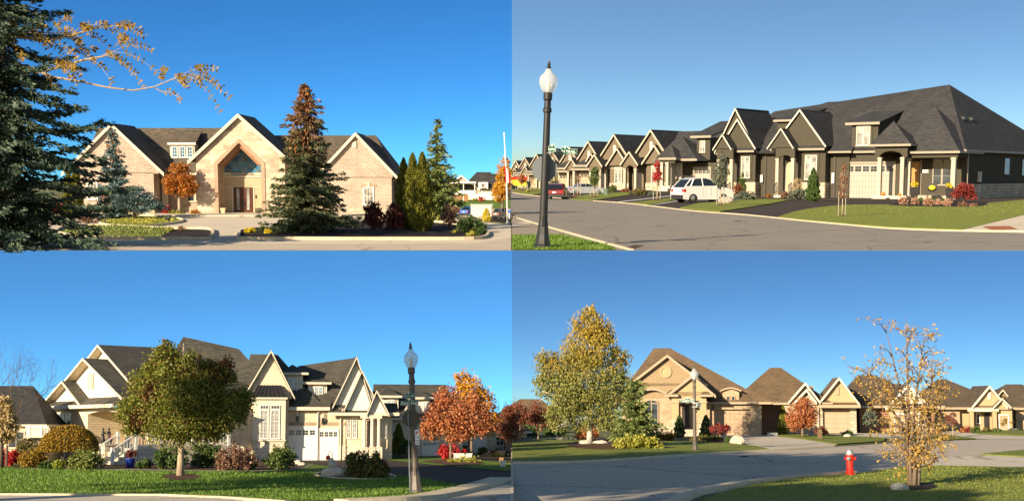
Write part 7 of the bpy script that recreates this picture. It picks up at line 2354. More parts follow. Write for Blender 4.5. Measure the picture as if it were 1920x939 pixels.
bush(LOW, 845, 862, 'burning_bush', 'vivid crimson mound beneath the orange maple', 'shrub', 56, 34, 2800, 4, 'crimson', 321, lobes=7)
bush(LOW, 872, 868, 'shrub', 'yellow green tufts before the white utility box', 'shrub', 70, 12, 1300, 3.6, 'juniper_gold', 322, lobes=8, stems=False)
bush(LOW, 870, 852, 'shrub', 'green conical shrub under the golden maple', 'shrub', 18, 20, 700, 3.2, 'cedar_deep', 323, lobes=4)
bush(LOW, 905, 852, 'shrub', 'green shrub by the far black car', 'shrub', 24, 16, 700, 3.2, 'green_leaf', 324, lobes=5)
bush(LOW, 930, 856, 'hedge', 'yellow green low hedge by the far driveway', 'shrub', 26, 7, 500, 2.8, 'juniper_gold', 325, lobes=5, stems=False)
bush(LOW, 912, 857, 'shrub', 'tan dried mound left of the far low hedge', 'shrub', 22, 9, 500, 2.8, 'straw', 326, lobes=5, stems=False)
rock(LOW, 366, 878, 'grey rounded stone under the pear tree', 26, 15, 5)
for i, (u, v, w, h_, lab) in enumerate(((556, 871, 18, 9, 'rough pale stone beside the garage, left'), (566, 873, 14, 7, 'smaller pale stone beside the garage, right'))):
    rock(LOW, u, v, lab, w, h_, 30 + i, 'rock_pale', 'stones by the garage')
t = Thing(LOW, 624, 894).tag('rock_cairn', 'stacked stones with a red lantern on a hook, in the lawn bed', 'rock')
t.part('base_stone', MB().blob((0, 0, 8), (20, 13, 11), 7, 16, .1), M['rock_pale'])
t.part('top_stone', MB().blob((-1, 0, 24), (8, 6, 6), 8, 12, .14).blob((-3, 0, 31), (5.5, 5, 5), 9, 12, .14), M['rock_pale'])
t2 = Thing(LOW, 624, 894).tag('lantern', 'red glass lantern hanging on a shepherd hook over the stones', 'lantern')
t2.part('hook', MB().tube([(-2, 4, 0), (-2, 4, 44), (-4, 4, 48), (-8, 4, 46), (-10, 4, 40)], .7, 6), M['metal_black'])
t2.part('glass', MB().lathe([(1, 32), (4, 33), (4.4, 37), (3, 40), (.8, 41)], 12, -10, 4), M['red_mark'], smooth=True)
t = Thing(LOW, 244, 878).tag('flower_pot', 'cobalt blue glazed pot of dark red flowers by the steps', 'flower pot')
t.part('pot', MB().lathe([(6, 0), (7.4, 6), (8.4, 17), (9.2, 18), (9.2, 20), (7.6, 20)], 18), M['cobalt'], smooth=True)
t.part('flowers', quads_mesh('flowers', crown_quads(np.random.default_rng(330), [(0, 0, 26, 13, 12, 9)], 700, 4, 12), M['burgundy']), None)
for u, v, lab, mt in ((713, 852, 'dark urn of red flowers by the colonnade', 'crimson'), (738, 853, 'dark urn of pink flowers left of the egg shaped cedar', 'pink_flower')):
    t = Thing(LOW, u, v).tag('urn', lab, 'flower pot', 'urns by the colonnade')
    t.part('pot', MB().lathe([(4, 0), (2, 3), (2.2, 6), (5, 14), (5.4, 20), (4.6, 20)], 14), M['planter_black'], smooth=True)
    t.part('flowers', quads_mesh('flowers', crown_quads(np.random.default_rng(int(u)), [(0, 0, 25, 8, 8, 6)], 360, 3, 10), M[mt]), None)
# statues on the porch pier
def figure(T, dx, tall, arm):
    k = MB()
    k.lathe([(5, 0), (5, 2), (3.4, 3), (3.2, 10), (2.2, 15), (3.0, 19), (2.4, 21), (1, 22), (1.2, 23), (1.9, 24.5), (1.8, 26), (.8, 27.5)], 12, 0, 0)
    k.tube([(0, 0, 19.5), (arm * 4, -1, 17), (arm * 3, -3, 21.5)], [1, .9, .7], 6).tube([(0, 0, 19.5), (-arm * 3.6, -1, 16), (-arm * 1.5, -3, 14)], [1, .9, .7], 6)
    return k
zt_ = pd.z
for u, lab, arm in ((193, 'dark bronze garden figure on the left of the porch pier', 1), (204, 'dark bronze garden figure with raised arm on the right of the porch pier', -1)):
    loc = pw(u, 820, x=x1 - 16)
    t = Thing(LOW, 473, 864, TH_W)
    t.L = t.L @ Matrix.Translation((x1 - 16, loc.y, zt_))
    t.tag('statue', lab, 'statue', 'figures on the porch pier')
    t.o.matrix_world = LOW.M @ t.L
    t.part('body', figure(t, 0, 26, arm), M['bronze_statue'], smooth=True)
loc = pw(210, 822, x=x1 - 16)
t = Thing(LOW, 473, 864, TH_W); t.L = t.L @ Matrix.Translation((x1 - 16, loc.y + 6, zt_)); t.tag('flower_pot', 'small pot of pink flowers between the bronze figures', 'flower pot'); t.o.matrix_world = LOW.M @ t.L
t.part('pot', MB().lathe([(2.6, 0), (3.6, 6), (3.2, 6)], 12), M['bronze_statue'])
t.part('flowers', quads_mesh('flowers', crown_quads(np.random.default_rng(331), [(0, 0, 9, 5, 5, 4)], 240, 2.6, 8), M['pink_flower']), None)
t = Thing(LOW, 868, 864).tag('utility_box', 'low white utility box under the maples', 'utility box')
part_box(t, 'box_body', 'utility_grey', (-17, 17, -8, 8, 0, 13)); part_box(t, 'lid', 'utility_grey', (-18, 18, -9, 9, 13, 15))
t = Thing(LOW, 943, 876).tag('utility_box', 'small cream utility pedestal on the far lawn', 'utility box')
part_box(t, 'box_body', 'utility_grey', (-5, 5, -4, 4, 0, 12)); part_box(t, 'cap', 'utility_grey', (-5.6, 5.6, -4.6, 4.6, 12, 13.6))
t = Thing(LOW, 940, 867).tag('utility_box', 'small rust brown box behind the cream pedestal', 'utility box')
part_box(t, 'box_body', 'cedar', (-4, 4, -3, 3, 0, 9)); part_box(t, 'cap', 'cedar', (-4.4, 4.4, -3.4, 3.4, 9, 10))
car(LOW, 938, 855, 'black car parked in the far driveway at the right edge', 44, 18, 16, -10, 'car_black', 'sedan')

# ================================================================== lower right: the tan stone bungalows
HA = Thing(RIGHT, 1370, 816, 10).tag('bungalow', 'tan stucco and brick bungalow with round gable medallion and pillared entry', 'house', 'tan bungalows')
p = lambda u, v, **k: HA.at(u, v, **k)
ST, TT = 'shingle_tan', 'trim_taupe'
ze = p(1390, 755, y=-8).z
a0, a1 = p(1226, 652.5, y=120), p(1256, 657, y=120)
hip_roof(HA, p(1152, 750, y=-8).x, p(1445, 756, y=-8).x, -8, 240, ze + 2, a0.x, a1.x, 120, a0.z, ST, name='main_roof', trim=TT)
wall_box(HA, p(1166, 790, y=10).x, p(1428, 790, y=10).x, 14, 225, -3, ze, 'brick_buff')
# garage front
gx0, gx1 = p(1324, 790, y=0).x, p(1428, 790, y=0).x
k = MB()
zt_ = p(1370, 767, y=0).z
dx0, dx1 = p(1331, 790, y=0).x, p(1408, 790, y=0).x
k.prism([(gx0, -3), (dx0, -3), (dx0, zt_), (dx1, zt_), (dx1, -3), (gx1, -3), (gx1, ze - 1), (gx0, ze - 1)], 'y', 0, 13.8)
HA.part('garage_wall', k, M['brick_buff'])
garage_door(HA, dx0 + 2, dx1 - 2, 0, zt_ - 2, 8, 'garage_tan', None, 0, 'trim_taupe')
# eyebrow dormer
q0, q1 = p(1355, 755, y=6).x, p(1386, 755, y=6).x
k = MB(); zb_ = ze - 2; zt2 = p(1370, 735, y=6).z
pts = [(q0, zb_), (q1, zb_), (q1, zt2)] + [(q1 + (q0 - q1) * i / 8, zt2 + 5 * math.sin(math.pi * i / 8)) for i in range(1, 8)] + [(q0, zt2)]
k.prism(pts, 'y', -3, 60)
dm = HA.part('dormer', k, M['brick_buff'])
k = MB()
pr = [(q1 + 4 + (q0 - q1 - 8) * i / 8, zt2 + 1 + 5.5 * math.sin(math.pi * i / 8)) for i in range(9)]
k.prism(pr + [(x_, z_ + 3) for x_, z_ in pr[::-1]], 'y', -8, 66)
HA.part('dormer_roof', k, M[TT], dm)
for ua, ub in ((1361.5, 1369), (1371, 1378.5)):
    b, c = p(ua, 742, y=-3), p(ub, 755, y=-3)
    window(HA, b.x, c.x, c.z, b.z, -3, dm, 1, 1, 'trim_taupe', 'glass', 1.3)
# big gable with medallion
def bg(T, uL, uR, vf, ua, va, y, back, wall, trim=TT, roof=ST, ov=8, rake=5, win=4):
    return gf(T, uL, uR, vf, ua, va, y, back, roof, trim, wall, rake, ov, win)
bg(HA, 1176, 1326, 722, 1251, 664.6, -26, 130, 'stucco_tan')
yw = -18
w0, w1 = p(1186, 790, y=yw).x, p(1262, 790, y=yw).x
wall_box(HA, w0, p(1316, 790, y=yw).x, yw, 20, p(1250, 745, y=yw).z, p(1250, 718, y=yw).z, 'stucco_tan', 'gable_wall')
wall_box(HA, w0, w1, yw, 14, -3, p(1230, 745, y=yw).z + .5, 'brick_buff', 'wing_wall')
me_ = p(1248.5, 697, y=yw)
k = MB(); k.M = Matrix.Translation((me_.x, yw, me_.z)) @ Matrix.Rotation(math.radians(90), 4, 'X')
k.lathe([(11, -1), (11, 2), (8.6, 2.4), (8.4, 1), (7, 1), (.1, 1.2)], 24)
HA.part('medallion', k, M['stucco_gold'])
# eyebrow canopy and arched window on the wing
k = MB()
c_ = p(1223, 731, y=yw - 8); hw = 30
pr = [(c_.x - hw + 2 * hw * i / 12, c_.z - 11 + 11 * math.sin(math.pi * i / 12)) for i in range(13)]
k.prism(pr + [(x_, z_ + 4) for x_, z_ in pr[::-1]], 'y', yw - 10, yw)
HA.part('window_canopy', k, M[TT])
b, c = p(1209, 755, y=yw), p(1234, 795, y=yw)
xm = (b.x + c.x) / 2; r_ = (c.x - b.x) / 2
k = MB()
arc = [(xm + r_ * math.cos(math.pi * i / 10), b.z + 6 * math.sin(math.pi * i / 10)) for i in range(11)]
k.prism([(b.x, c.z), (c.x, c.z)] + arc, 'y', yw - 1, yw)
w = HA.part('arched_window', k, M['glass'])
k = MB()
for i in range(10):
    k.bar((arc[i][0], yw - 1.3, arc[i][1]), (arc[i + 1][0], yw - 1.3, arc[i + 1][1]), 1.8, 2.2, (0, 1, 0))
k.box(b.x - 1, b.x + 1, yw - 2.2, yw - .4, c.z, b.z); k.box(c.x - 1, c.x + 1, yw - 2.2, yw - .4, c.z, b.z); k.box(b.x, c.x, yw - 2.2, yw - .4, c.z - 2, c.z); k.box(xm - .8, xm + .8, yw - 2, yw - .6, c.z, b.z + 5); k.box(b.x, c.x, yw - 2, yw - .6, b.z - 1.6, b.z)
HA.part('frame', k, M['trim_taupe'], w)
part_box(HA, 'stone_sill', 'stone_base', (w0 - 1, w1, yw - 3, yw - .2, -3, c.z - 4), (b.x - 4, c.x + 4, yw - 4.5, yw - 3, c.z - 4, c.z - 1))
# portico
yp = -46
bg(HA, 1249, 1342, 741, 1297.7, 702.8, yp - 6, 100, 'stucco_gold', ov=6, win=8)
zc = p(1297, 738, y=yp).z
k = MB()
u0, u1, u2, u3 = (p(u, 770, y=yp).x for u in (1259.5, 1272.5, 1312, 1324.5))
zl_ = p(1290, 751, y=yp).z
k.prism([(u0, -3), (u1, -3), (u1, zl_), (u2, zl_), (u2, -3), (u3, -3), (u3, zc + 4), (u0, zc + 4)], 'y', yp, yp + 12)
HA.part('portico_wall', k, M['stucco_gold'])
part_box(HA, 'pillar_cap', 'trim_taupe', (u0 - 1.5, u1 + 1.5, yp - 1.5, yp + 13, zl_ - 4, zl_ - 1), (u2 - 1.5, u3 + 1.5, yp - 1.5, yp + 13, zl_ - 4, zl_ - 1))
part_box(HA, 'pillar_base', 'stone_base', (u0 - 2, u1 + 2, yp - 2, yp + 13.5, -3, 30), (u2 - 2, u3 + 2, yp - 2, yp + 13.5, -3, 30))
for s_, x_ in ((-1, u0), (1, u3)):
    hip_roof(HA, x_ - 11, x_ + 11, yp - 8, yp + 18, zc - 1, x_ - 2, x_ + 2, yp + 5, zc + 8, ST, name='cap_roof', trim=TT)
wall_box(HA, u1 - 8, u3, 4, 13.9, -3, zc, 'brick_buff', 'entry_wall')
d = part_box(HA, 'front_door', 'door_dark', (u1 + 4, u1 + 18, 2.6, 4, 14, zl_ - 2))
part_box(HA, 'side_light', 'curtain', (u1 + 22, u1 + 30, 3, 4, 18, zl_ - 4), parent=d)
part_box(HA, 'entry_floor', 'stone_base', (u1 - 4, u2 + 4, yp + 12.2, 4, -3, 12))
part_box(HA, 'step', 'stone_base', (u1 + 2, u2 - 2, yp - 6, yp + 12, -3, 8), (u1 + 2, u2 - 2, yp - 14, yp - 6, -3, 4))
part_box(HA, 'wall_lantern', 'metal_black', (u2 + 22, u2 + 25, -4, 0, zl_ - 16, zl_ - 8))

# second bungalow
H2 = Thing(RIGHT, 1568, 812, 10).tag('bungalow', 'bungalow with red brick side and twin pointed gables over the beige garage', 'house', 'tan bungalows')
p2 = lambda u, v, **k: H2.at(u, v, **k)
ze = p2(1520, 756, y=-8).z
a0, a1 = p2(1444, 688.8, y=90), p2(1464, 691.5, y=90)
hip_roof(H2, p2(1372, 752, y=-8).x, p2(1560, 757, y=-8).x, -8, 200, ze + 2, a0.x, a1.x, 90, a0.z, ST, name='main_roof', trim=TT)
wall_box(H2, p2(1405, 790, y=20).x, p2(1600, 790, y=20).x, 20, 190, -3, ze, 'brick_red')
g0, g1 = p2(1534, 790, y=0).x, p2(1606, 790, y=0).x
k = MB(); zt_ = p2(1568, 770, y=0).z; d0, d1 = p2(1543, 790, y=0).x, p2(1594, 790, y=0).x
k.prism([(g0, -3), (d0, -3), (d0, zt_), (d1, zt_), (d1, -3), (g1, -3), (g1, ze), (g0, ze)], 'y', 0, 19.8)
H2.part('garage_wall', k, M['stone_base'])
part_box(H2, 'brick_band', 'brick_red', (d0, d1, -1, 0, zt_ + 1, zt_ + 7))
garage_door(H2, d0 + 1, d1 - 1, 0, zt_ - 1, 7, 'garage_beige', None, 0, 'trim_taupe')
bg(H2, 1533, 1612, 757, 1573, 706.9, -10, 140, 'stucco_gold', trim='trim')
q = MB(); L_, R_ = p2(1533, 757, y=-12), p2(1613, 757, y=-12)
q.slab([(L_.x, -14, L_.z - 2), (R_.x, -14, L_.z - 2), (R_.x, 2, L_.z + 5), (L_.x, 2, L_.z + 5)], 2)
H2.part('skirt_roof', q, M[ST]); part_box(H2, 'gutter', TT, (L_.x, R_.x, -16.5, -14.1, L_.z - 7, L_.z - 1.6))
v0, v1 = p2(1567, 726, y=-2), p2(1573, 740, y=-2)
part_box(H2, 'gable_vent', 'trim_taupe', (v0.x, v1.x, -4, -1.9, v1.z, v0.z))
bg(H2, 1478, 1538, 753, 1509.8, 716.5, -14, 100, 'stone_base', trim='trim')
bg(H2, 1489, 1531, 753, 1512, 729, -20, 60, 'stone_base', trim='trim')
wall_box(H2, p2(1470, 790, y=-4).x, p2(1536, 790, y=-4).x, -4, 20, -3, ze, 'stone_base', 'front_wall')
window(H2, p2(1492, 790, y=-4).x, p2(1520, 790, y=-4).x, 20, ze - 10, -4, None, 2, 2, 'trim', 'glass', 2)
part_box(H2, 'downpipe', TT, (p2(1466, 790, y=16).x, p2(1469, 790, y=16).x, 14, 17, 0, ze))
part_box(H2, 'dormer', 'stucco_tan', (p2(1517, 725, y=60).x, p2(1524, 725, y=60).x, 50, 80, p2(1520, 734, y=60).z, p2(1520, 723, y=60).z))

# third bungalow, seen through the river birch
H4 = Thing(RIGHT, 1690, 810, 6).tag('bungalow', 'dark roofed bungalow seen through the river birch', 'house', 'tan bungalows')
p4 = lambda u, v, **k: H4.at(u, v, **k)
ze = p4(1680, 762, y=-8).z
hip_roof(H4, p4(1585, 764, y=-8).x, p4(1770, 764, y=-8).x, -8, 170, ze + 2, p4(1608, 703, y=80).x, p4(1640, 703, y=80).x, 80, p4(1620, 703, y=80).z, 'shingle_dim', name='main_roof', trim=TT)
wall_box(H4, p4(1612, 790, y=10).x, p4(1752, 790, y=10).x, 10, 160, -3, ze, 'brick_red')
bg(H4, 1660, 1745, 764, 1703, 720, -10, 110, 'siding', trim='trim_white', roof='shingle_dim')
wall_box(H4, p4(1668, 790, y=-2).x, p4(1740, 790, y=-2).x, -2, 10, -3, ze, 'stucco_gold', 'front_wall')
garage_door(H4, p4(1678, 790, y=-2).x, p4(1712, 790, y=-2).x, 0, 34, -2, 'garage_beige', None, 0)
window(H4, p4(1722, 790, y=-2).x, p4(1734, 790, y=-2).x, 14, 36, -2, None, 1, 2, 'trim_white', 'glass', 1.5)
window(H4, p4(1690, 740, y=-2).x, p4(1706, 740, y=-2).x, p4(1700, 752, y=-2).z, p4(1700, 737, y=-2).z, -2, None, 2, 2, 'trim_white', 'glass', 1.3)

# fourth bungalow with a columned porch
H5 = Thing(RIGHT, 1845, 806, 8).tag('bungalow', 'bungalow with broad columned porch behind the small orange tree', 'house', 'tan bungalows')
p5 = lambda u, v, **k: H5.at(u, v, **k)
ze = p5(1845, 765, y=-6).z
hip_roof(H5, p5(1722, 767, y=-6).x, p5(1905, 767, y=-6).x, -6, 170, ze + 2, p5(1759, 710, y=80).x, p5(1772, 712, y=80).x, 80, p5(1760, 710, y=80).z, 'shingle_dim', name='main_roof', trim=TT)
wall_box(H5, p5(1740, 790, y=14).x, p5(1900, 790, y=14).x, 14, 160, -3, ze, 'stucco_gold')
wall_box(H5, p5(1742, 790, y=4).x, p5(1800, 790, y=4).x, 4, 14, -3, ze, 'brick_buff', 'brick_wall')
bg(H5, 1822, 1889, 762, 1855, 722.5, -10, 130, 'stucco_gold', trim='trim', roof='shingle_dim')
bg(H5, 1862, 1896, 763, 1879, 746, -16, 80, 'stucco_gold', trim='trim', roof='shingle_dim', rake=3)
b, c = p5(1851, 735, y=-2), p5(1858, 748, y=-2)
part_box(H5, 'gable_vent', 'trim', (b.x, c.x, -4, -1.9, c.z, b.z))
for u in (1821.5, 1864.5):
    column(H5, p5(u, 790, y=-8).x, -8, 0, ze - 3, 7, 'stucco_gold')
part_box(H5, 'porch_beam', 'trim', (p5(1815, 790, y=-8).x, p5(1872, 790, y=-8).x, -12, -4, ze - 6, ze - .6))
window(H5, p5(1830, 790, y=14).x, p5(1838, 790, y=14).x, 12, 32, 14, None, 1, 2, 'trim_white', 'glass', 1.4)
part_box(H5, 'front_door', 'door_dark', (p5(1845, 790, y=14).x, p5(1855, 790, y=14).x, 13, 14, 2, 32))
wall_box(H5, p5(1868, 790, y=-2).x, p5(1898, 790, y=-2).x, -2, 14, -3, ze, 'stucco_gold', 'garage_wall')
garage_door(H5, p5(1874, 790, y=-2).x, p5(1890, 790, y=-2).x, 0, 28, -2, 'garage_beige', None, 0)
# fifth at the right edge
H6 = Thing(RIGHT, 1925, 806, 8).tag('bungalow', 'bungalow with dark hipped roof at the far right edge', 'house', 'tan bungalows')
p6 = lambda u, v, **k: H6.at(u, v, **k)
ze = p6(1925, 766, y=-4).z
hip_roof(H6, p6(1842, 767, y=30).x, p6(2010, 767, y=-4).x, 26, 180, ze + 2, p6(1886, 720, y=90).x, p6(1916, 722, y=90).x, 90, p6(1890, 720, y=90).z, 'shingle_dim', name='main_roof', trim=TT)
wall_box(H6, p6(1905, 790, y=36).x, p6(2000, 790, y=0).x, 36, 170, -3, ze, 'brick_buff')
bg(H6, 1870, 1890, 742, 1880, 730, 50, 60, 'stucco_gold', trim='trim', roof='shingle_dim', rake=2)
h = Thing(RIGHT, 985, 806, 0).tag('bungalow', 'low brown roof behind the russet maples at the left', 'house', 'tan bungalows')
hip_roof(h, -60, 70, -6, 90, 26, -10, 30, 40, 58, ST, trim=TT)
wall_box(h, -54, 64, 0, 84, -2, 25, 'brick_red')

# street lamp
L3, s = lamp_post(RIGHT, 1303, 846, 'slim bronze street lamp on the lawn before the tan bungalow', 157, 'metal_bronze', lean=0.0, pole=.8)
street_sign(L3.o, -13, 95, 26, 6.0, 'TURNBERRY TRAIL', -6, L3, -3, text_h=.5)
street_sign(L3.o, 7.5, 87, 11, 6.0, 'PERTH TRAIL', 30, L3, -4, text_h=.5)
L3.part('bracket', MB().box(-4.4, 4.4, -4.4, 4.4, 90, 91.2).box(-4.2, 4.2, -4.2, 4.2, 83, 84), M['aluminium'])

# fire hydrant
t = Thing(RIGHT, 1594, 892).tag('fire_hydrant', 'red fire hydrant with silver cap at the edge of the near lawn', 'hydrant')
t.part('barrel', MB().lathe([(9.5, 0), (9.5, 2.5), (8, 3.5), (8, 7), (8.8, 7.5), (8.8, 10), (6.6, 11), (6.4, 30), (7.2, 33), (7.6, 40)], 20), M['red_paint'], smooth=False)
t.part('bonnet', MB().lathe([(7.8, 40), (7.8, 42), (7.2, 46), (6.0, 48.5), (2.2, 49.6), (1.6, 51), (.3, 51.4)], 20), M['steel'], smooth=False)
for sgn in (-1, 1):
    k = MB(); k.M = Matrix.Translation((sgn * 7, -2, 33)) @ Matrix.Rotation(math.radians(90 * sgn), 4, 'Y')
    k.lathe([(2.8, -2), (2.8, 2), (3.3, 2.2), (3.3, 3.4), (.2, 3.8)], 12)
    n_ = t.part('nozzle', k, M['red_paint'])
k = MB(); k.M = Matrix.Translation((-4.5, -6, 33)) @ Matrix.Rotation(math.radians(-90), 4, 'X') @ Matrix.Rotation(math.radians(180), 4, 'X')
k.lathe([(3.6, -1), (3.6, 3.4), (1.4, 3.8), (1.4, 5), (.2, 5.2)], 12)
t.part('pumper_cap', k, M['steel'])
k = MB()
for i in range(8):
    a = i * math.pi / 4
    k.lathe([(.8, 2.6), (.8, 4.0), (.1, 4.2)], 6, 8.8 * math.cos(a), 8.8 * math.sin(a))
t.part('flange_bolts', k, M['red_paint'])

# trees
tree(RIGHT, 1106, 832, 'birch_tree', 'big weeping birch turning yellow at the top, pale twisted trunk', 'tree', 266, 60, 5.5,
     [(-8, 0, 120, 72, 62, 58), (-62, 0, 130, 40, 38, 44), (48, 0, 112, 40, 38, 48), (-2, 0, 178, 58, 50, 44), (-4, 0, 224, 36, 32, 32), (18, 0, 206, 34, 30, 30), (-44, 0, 88, 42, 40, 42), (34, 0, 70, 34, 32, 34), (-12, 0, 76, 40, 36, 32), (-80, 0, 158, 26, 24, 20), (4, 0, 250, 16, 16, 16), (-86, 0, 110, 22, 22, 26), (54, 0, 160, 24, 22, 26), (-58, 0, 52, 32, 34, 32), (30, 0, 44, 30, 30, 28), (-16, 0, 46, 34, 26, 24)],
     38000, 4.5, 'birch_leaf', 'bark_birch', 401, sub=90, subr=.28, shell=.3, droop=.9, limbs=18, aspect=.55)
spruce(RIGHT, 1192, 838, 'pine_tree', 'full blue green pine between the birch and the wing window', 124, 42, 'spruce_warm', 402, levels=15, per=10, needle=10, power=.62, droop=.0, upturn=.3, dens=8, ragged=.22, z0=.06)
# river birch in the near lawn
rng = np.random.default_rng(410)
t = Thing(RIGHT, 1714, 912).tag('river_birch', 'multi-stemmed river birch with sparse golden leaves on the near lawn', 'tree')
k, lv = MB(), []
def clump(c, n, r, sz=7.0):
    Pq = np.array(c) + rng.normal(size=(n, 3)) * r
    D = rng.normal(size=(n, 3)); D[:, 2] -= .5
    lv.append(blades(Pq, D, sz * rng.uniform(.7, 1.3, n), sz * .62 * rng.uniform(.7, 1.2, n), rng))
for st in range(6):
    a = st * 1.05 + .3
    bx, by = math.cos(a) * 7, math.sin(a) * 6
    tx, ty = (-98, -42, -4, 26, 56, 40)[st], rng.uniform(-30, 30)
    hh = (236, 298, 318, 284, 232, 196)[st]
    pts = [(bx, by, -1), (bx * 1.4 + tx * .05, by * 1.4, hh * .2), (bx + tx * .3, by + ty * .3, hh * .5), (bx + tx * .7, by + ty * .7, hh * .78), (bx + tx, by + ty, hh)]
    k.tube(pts, [5.2, 3.6, 2.6, 1.5, .4], 7)
    for j in range(19):
        f_ = rng.uniform(.14, .97)
        i0 = min(3, int(f_ * 4)); fr_ = f_ * 4 - i0
        b0 = np.array(pts[i0]) * (1 - fr_) + np.array(pts[i0 + 1]) * fr_
        Lb = rng.uniform(34, 96) * (1.08 - f_ * .6)
        aa = rng.uniform(0, 6.28)
        d = np.array([math.cos(aa) * 1.0, math.sin(aa) * .8, rng.uniform(.15, .9)])
        d[0] += .25 * np.sign(tx)
        tip = b0 + d / np.linalg.norm(d) * Lb
        pp = limb_path(rng, b0, tip, 4, .1)
        k.tube(pp, [1.1, .8, .55, .25], 4)
        for q_ in range(6):
            g_ = rng.uniform(.3, 1.05)
            m_ = b0 + (tip - b0) * g_ + np.array([0, 0, Lb * .12 * math.sin(math.pi * min(1, g_))])
            e_ = m_ + rng.normal(size=3) * 9 + np.array([0, 0, -3])
            k.tube([tuple(m_), tuple(e_)], [.4, .2], 3)
            clump(e_, rng.integers(2, 9), 3.8, 5.8)
for sgn in range(36):
    a = rng.uniform(0, 6.28); r_ = rng.uniform(18, 64)
    clump((math.cos(a) * r_, math.sin(a) * r_ * .8, rng.uniform(20, 120)), 7, 7, 6.5)
t.part('stems', k, M['bark'], smooth=True)
t.part('crown', quads_mesh('crown', np.concatenate(lv), M['leaf_gold']), None)
part_box(t, 'stake', 'wood_post', (-14, -12, -6, -4, -1, 130))
rock(RIGHT, 1686, 921, 'flat pale stone at the foot of the river birch', 40, 16, 6, 'rock_pale')

for u, v, lab, sd in ((975, 829, 'leftmost russet maple with thin trunk at the left edge', 1), (1009, 827, 'russet maple nearest the big birch', 2)):
    tree(RIGHT, u, v, 'maple_tree', lab, 'tree', 80, 34, 1.2, [(0, 0, 56, 19, 18, 22), (-8, 0, 44, 15, 14, 13), (8, 0, 46, 15, 14, 13)], 1700, 3.6, 'rusty', 'bark_pale', 420 + sd, 'young russet maples', sub=44, shell=.2)
for i, (u, w, h_, lab) in enumerate(((985, 60, 24, 'dark hedge behind the left russet maples'), (1040, 60, 22, 'dark hedge right of the russet maples'))):
    bush(RIGHT, u, 818, 'hedge', lab, 'hedge', w, h_, 1800, 4, 'cedar_deep', 430 + i, 'dark boundary hedges', lobes=7)
for i, (u, v, h_, lab) in enumerate(((990, 812, 50, 'dull red background shrub behind the first maple'), (1024, 812, 56, 'dull red background tree right of the second maple'))):
    bush(RIGHT, u, v, 'shrub', lab, 'shrub', 54, h_, 1600, 4, 'burgundy', 440 + i, 'red shrubs at the back', lobes=6)
bush(RIGHT, 1100, 824, 'burning_bush', 'scarlet shrub behind the birch trunk', 'shrub', 64, 30, 2000, 4, 'maple_red', 450, lobes=7)
bush(RIGHT, 1192, 842, 'juniper', 'broad golden green spreading juniper below the pine', 'shrub', 112, 26, 4800, 6, 'juniper_gold', 451, d=60, lobes=10, up=.5, stems=False)
bush(RIGHT, 1250, 826, 'shrub', 'yellow orange barberry row before the wing', 'shrub', 50, 20, 1700, 3.6, 'dome_gold', 452, lobes=7)
column_cedar(RIGHT, 1274, 820, 'cedar_tree', 'small dark cedar left of the pillared entry', 42, 9.5, 'cedar_deep', 2600, 453, None, 3.6)
column_cedar(RIGHT, 1324, 820, 'cedar_tree', 'small dark cedar right of the pillared entry', 42, 10.5, 'cedar_deep', 2600, 454, None, 3.6)
column_cedar(RIGHT, 1469, 815, 'cedar_tree', 'slim green cedar at the corner of the red brick wall', 54, 9, 'cedar_green', 2800, 455, None, 3.6)
bush(RIGHT, 1326, 829, 'hedge', 'low clipped hedge below the entry', 'hedge', 78, 15, 2600, 3, 'olive_leaf', 456, d=20, lobes=9, stems=False)
bush(RIGHT, 1366, 832, 'boxwood', 'round dark boxwood against the pale boulder', 'shrub', 18, 14, 900, 2.8, 'cedar_deep', 457, neat=True, stems=False)
tree(RIGHT, 1350, 826, 'japanese_maple', 'low spreading red Japanese maple before the garage', 'tree', 34, 10, 1.3, [(-6, 0, 22, 17, 14, 9), (8, 0, 22, 15, 13, 9)], 1500, 3.2, 'japanese_maple', 'bark_pale', 458)
bare_tree(RIGHT, 1378, 824, 'wispy nearly bare shrub beside the red Japanese maple', 30, 40, 21, th=.5, mat='bark_pale', depth=4, name='shrub')
rock(RIGHT, 1382, 833, 'large pale rough boulder at the driveway corner', 25, 17, 8, 'rock_pale')
for i, (u, v, w, h_, lab) in enumerate(((1097, 834, 24, 9, 'flat pale boulder left of the birch trunk'), (1127, 833, 30, 8, 'long pale boulder right of the birch trunk'), (1046, 824, 26, 6, 'pale flat stone far left of the birch'))):
    rock(RIGHT, u, v, lab, w, h_, 60 + i, 'rock_pale', 'boulders around the birch')
bush(RIGHT, 1068, 827, 'shrub', 'silvery low perennial left of the birch', 'shrub', 40, 7, 900, 3, 'grey_green', 459, lobes=7, stems=False)
tree(RIGHT, 1505, 820, 'maple_tree', 'round orange maple before the stone gables', 'tree', 76, 16, 2.2, [(0, 0, 44, 31, 27, 27), (-12, 0, 30, 22, 20, 16), (12, 0, 32, 22, 20, 18), (2, 0, 62, 20, 18, 14)], 5200, 3.8, 'maple_red', 'bark', 460, sub=50, shell=.3)
bush(RIGHT, 1540, 816, 'shrub', 'russet shrub right of the round orange maple', 'shrub', 30, 18, 1000, 3.2, 'rusty', 461, lobes=5)
bush(RIGHT, 1589, 817, 'boxwood', 'clipped low hedge in front of the beige garage', 'hedge', 30, 11, 900, 2.8, 'cedar_deep', 462, lobes=5, stems=False)
rock(RIGHT, 1589, 820, 'small pale stone before the clipped low hedge', 16, 7, 70, 'rock_pale')
rock(RIGHT, 1520, 818, 'tan stone under the round orange maple', 14, 7, 71, 'rock')
t = Thing(RIGHT, 1537, 824).tag('wooden_post', 'weathered square wooden post on the lawn of the second bungalow', 'post')
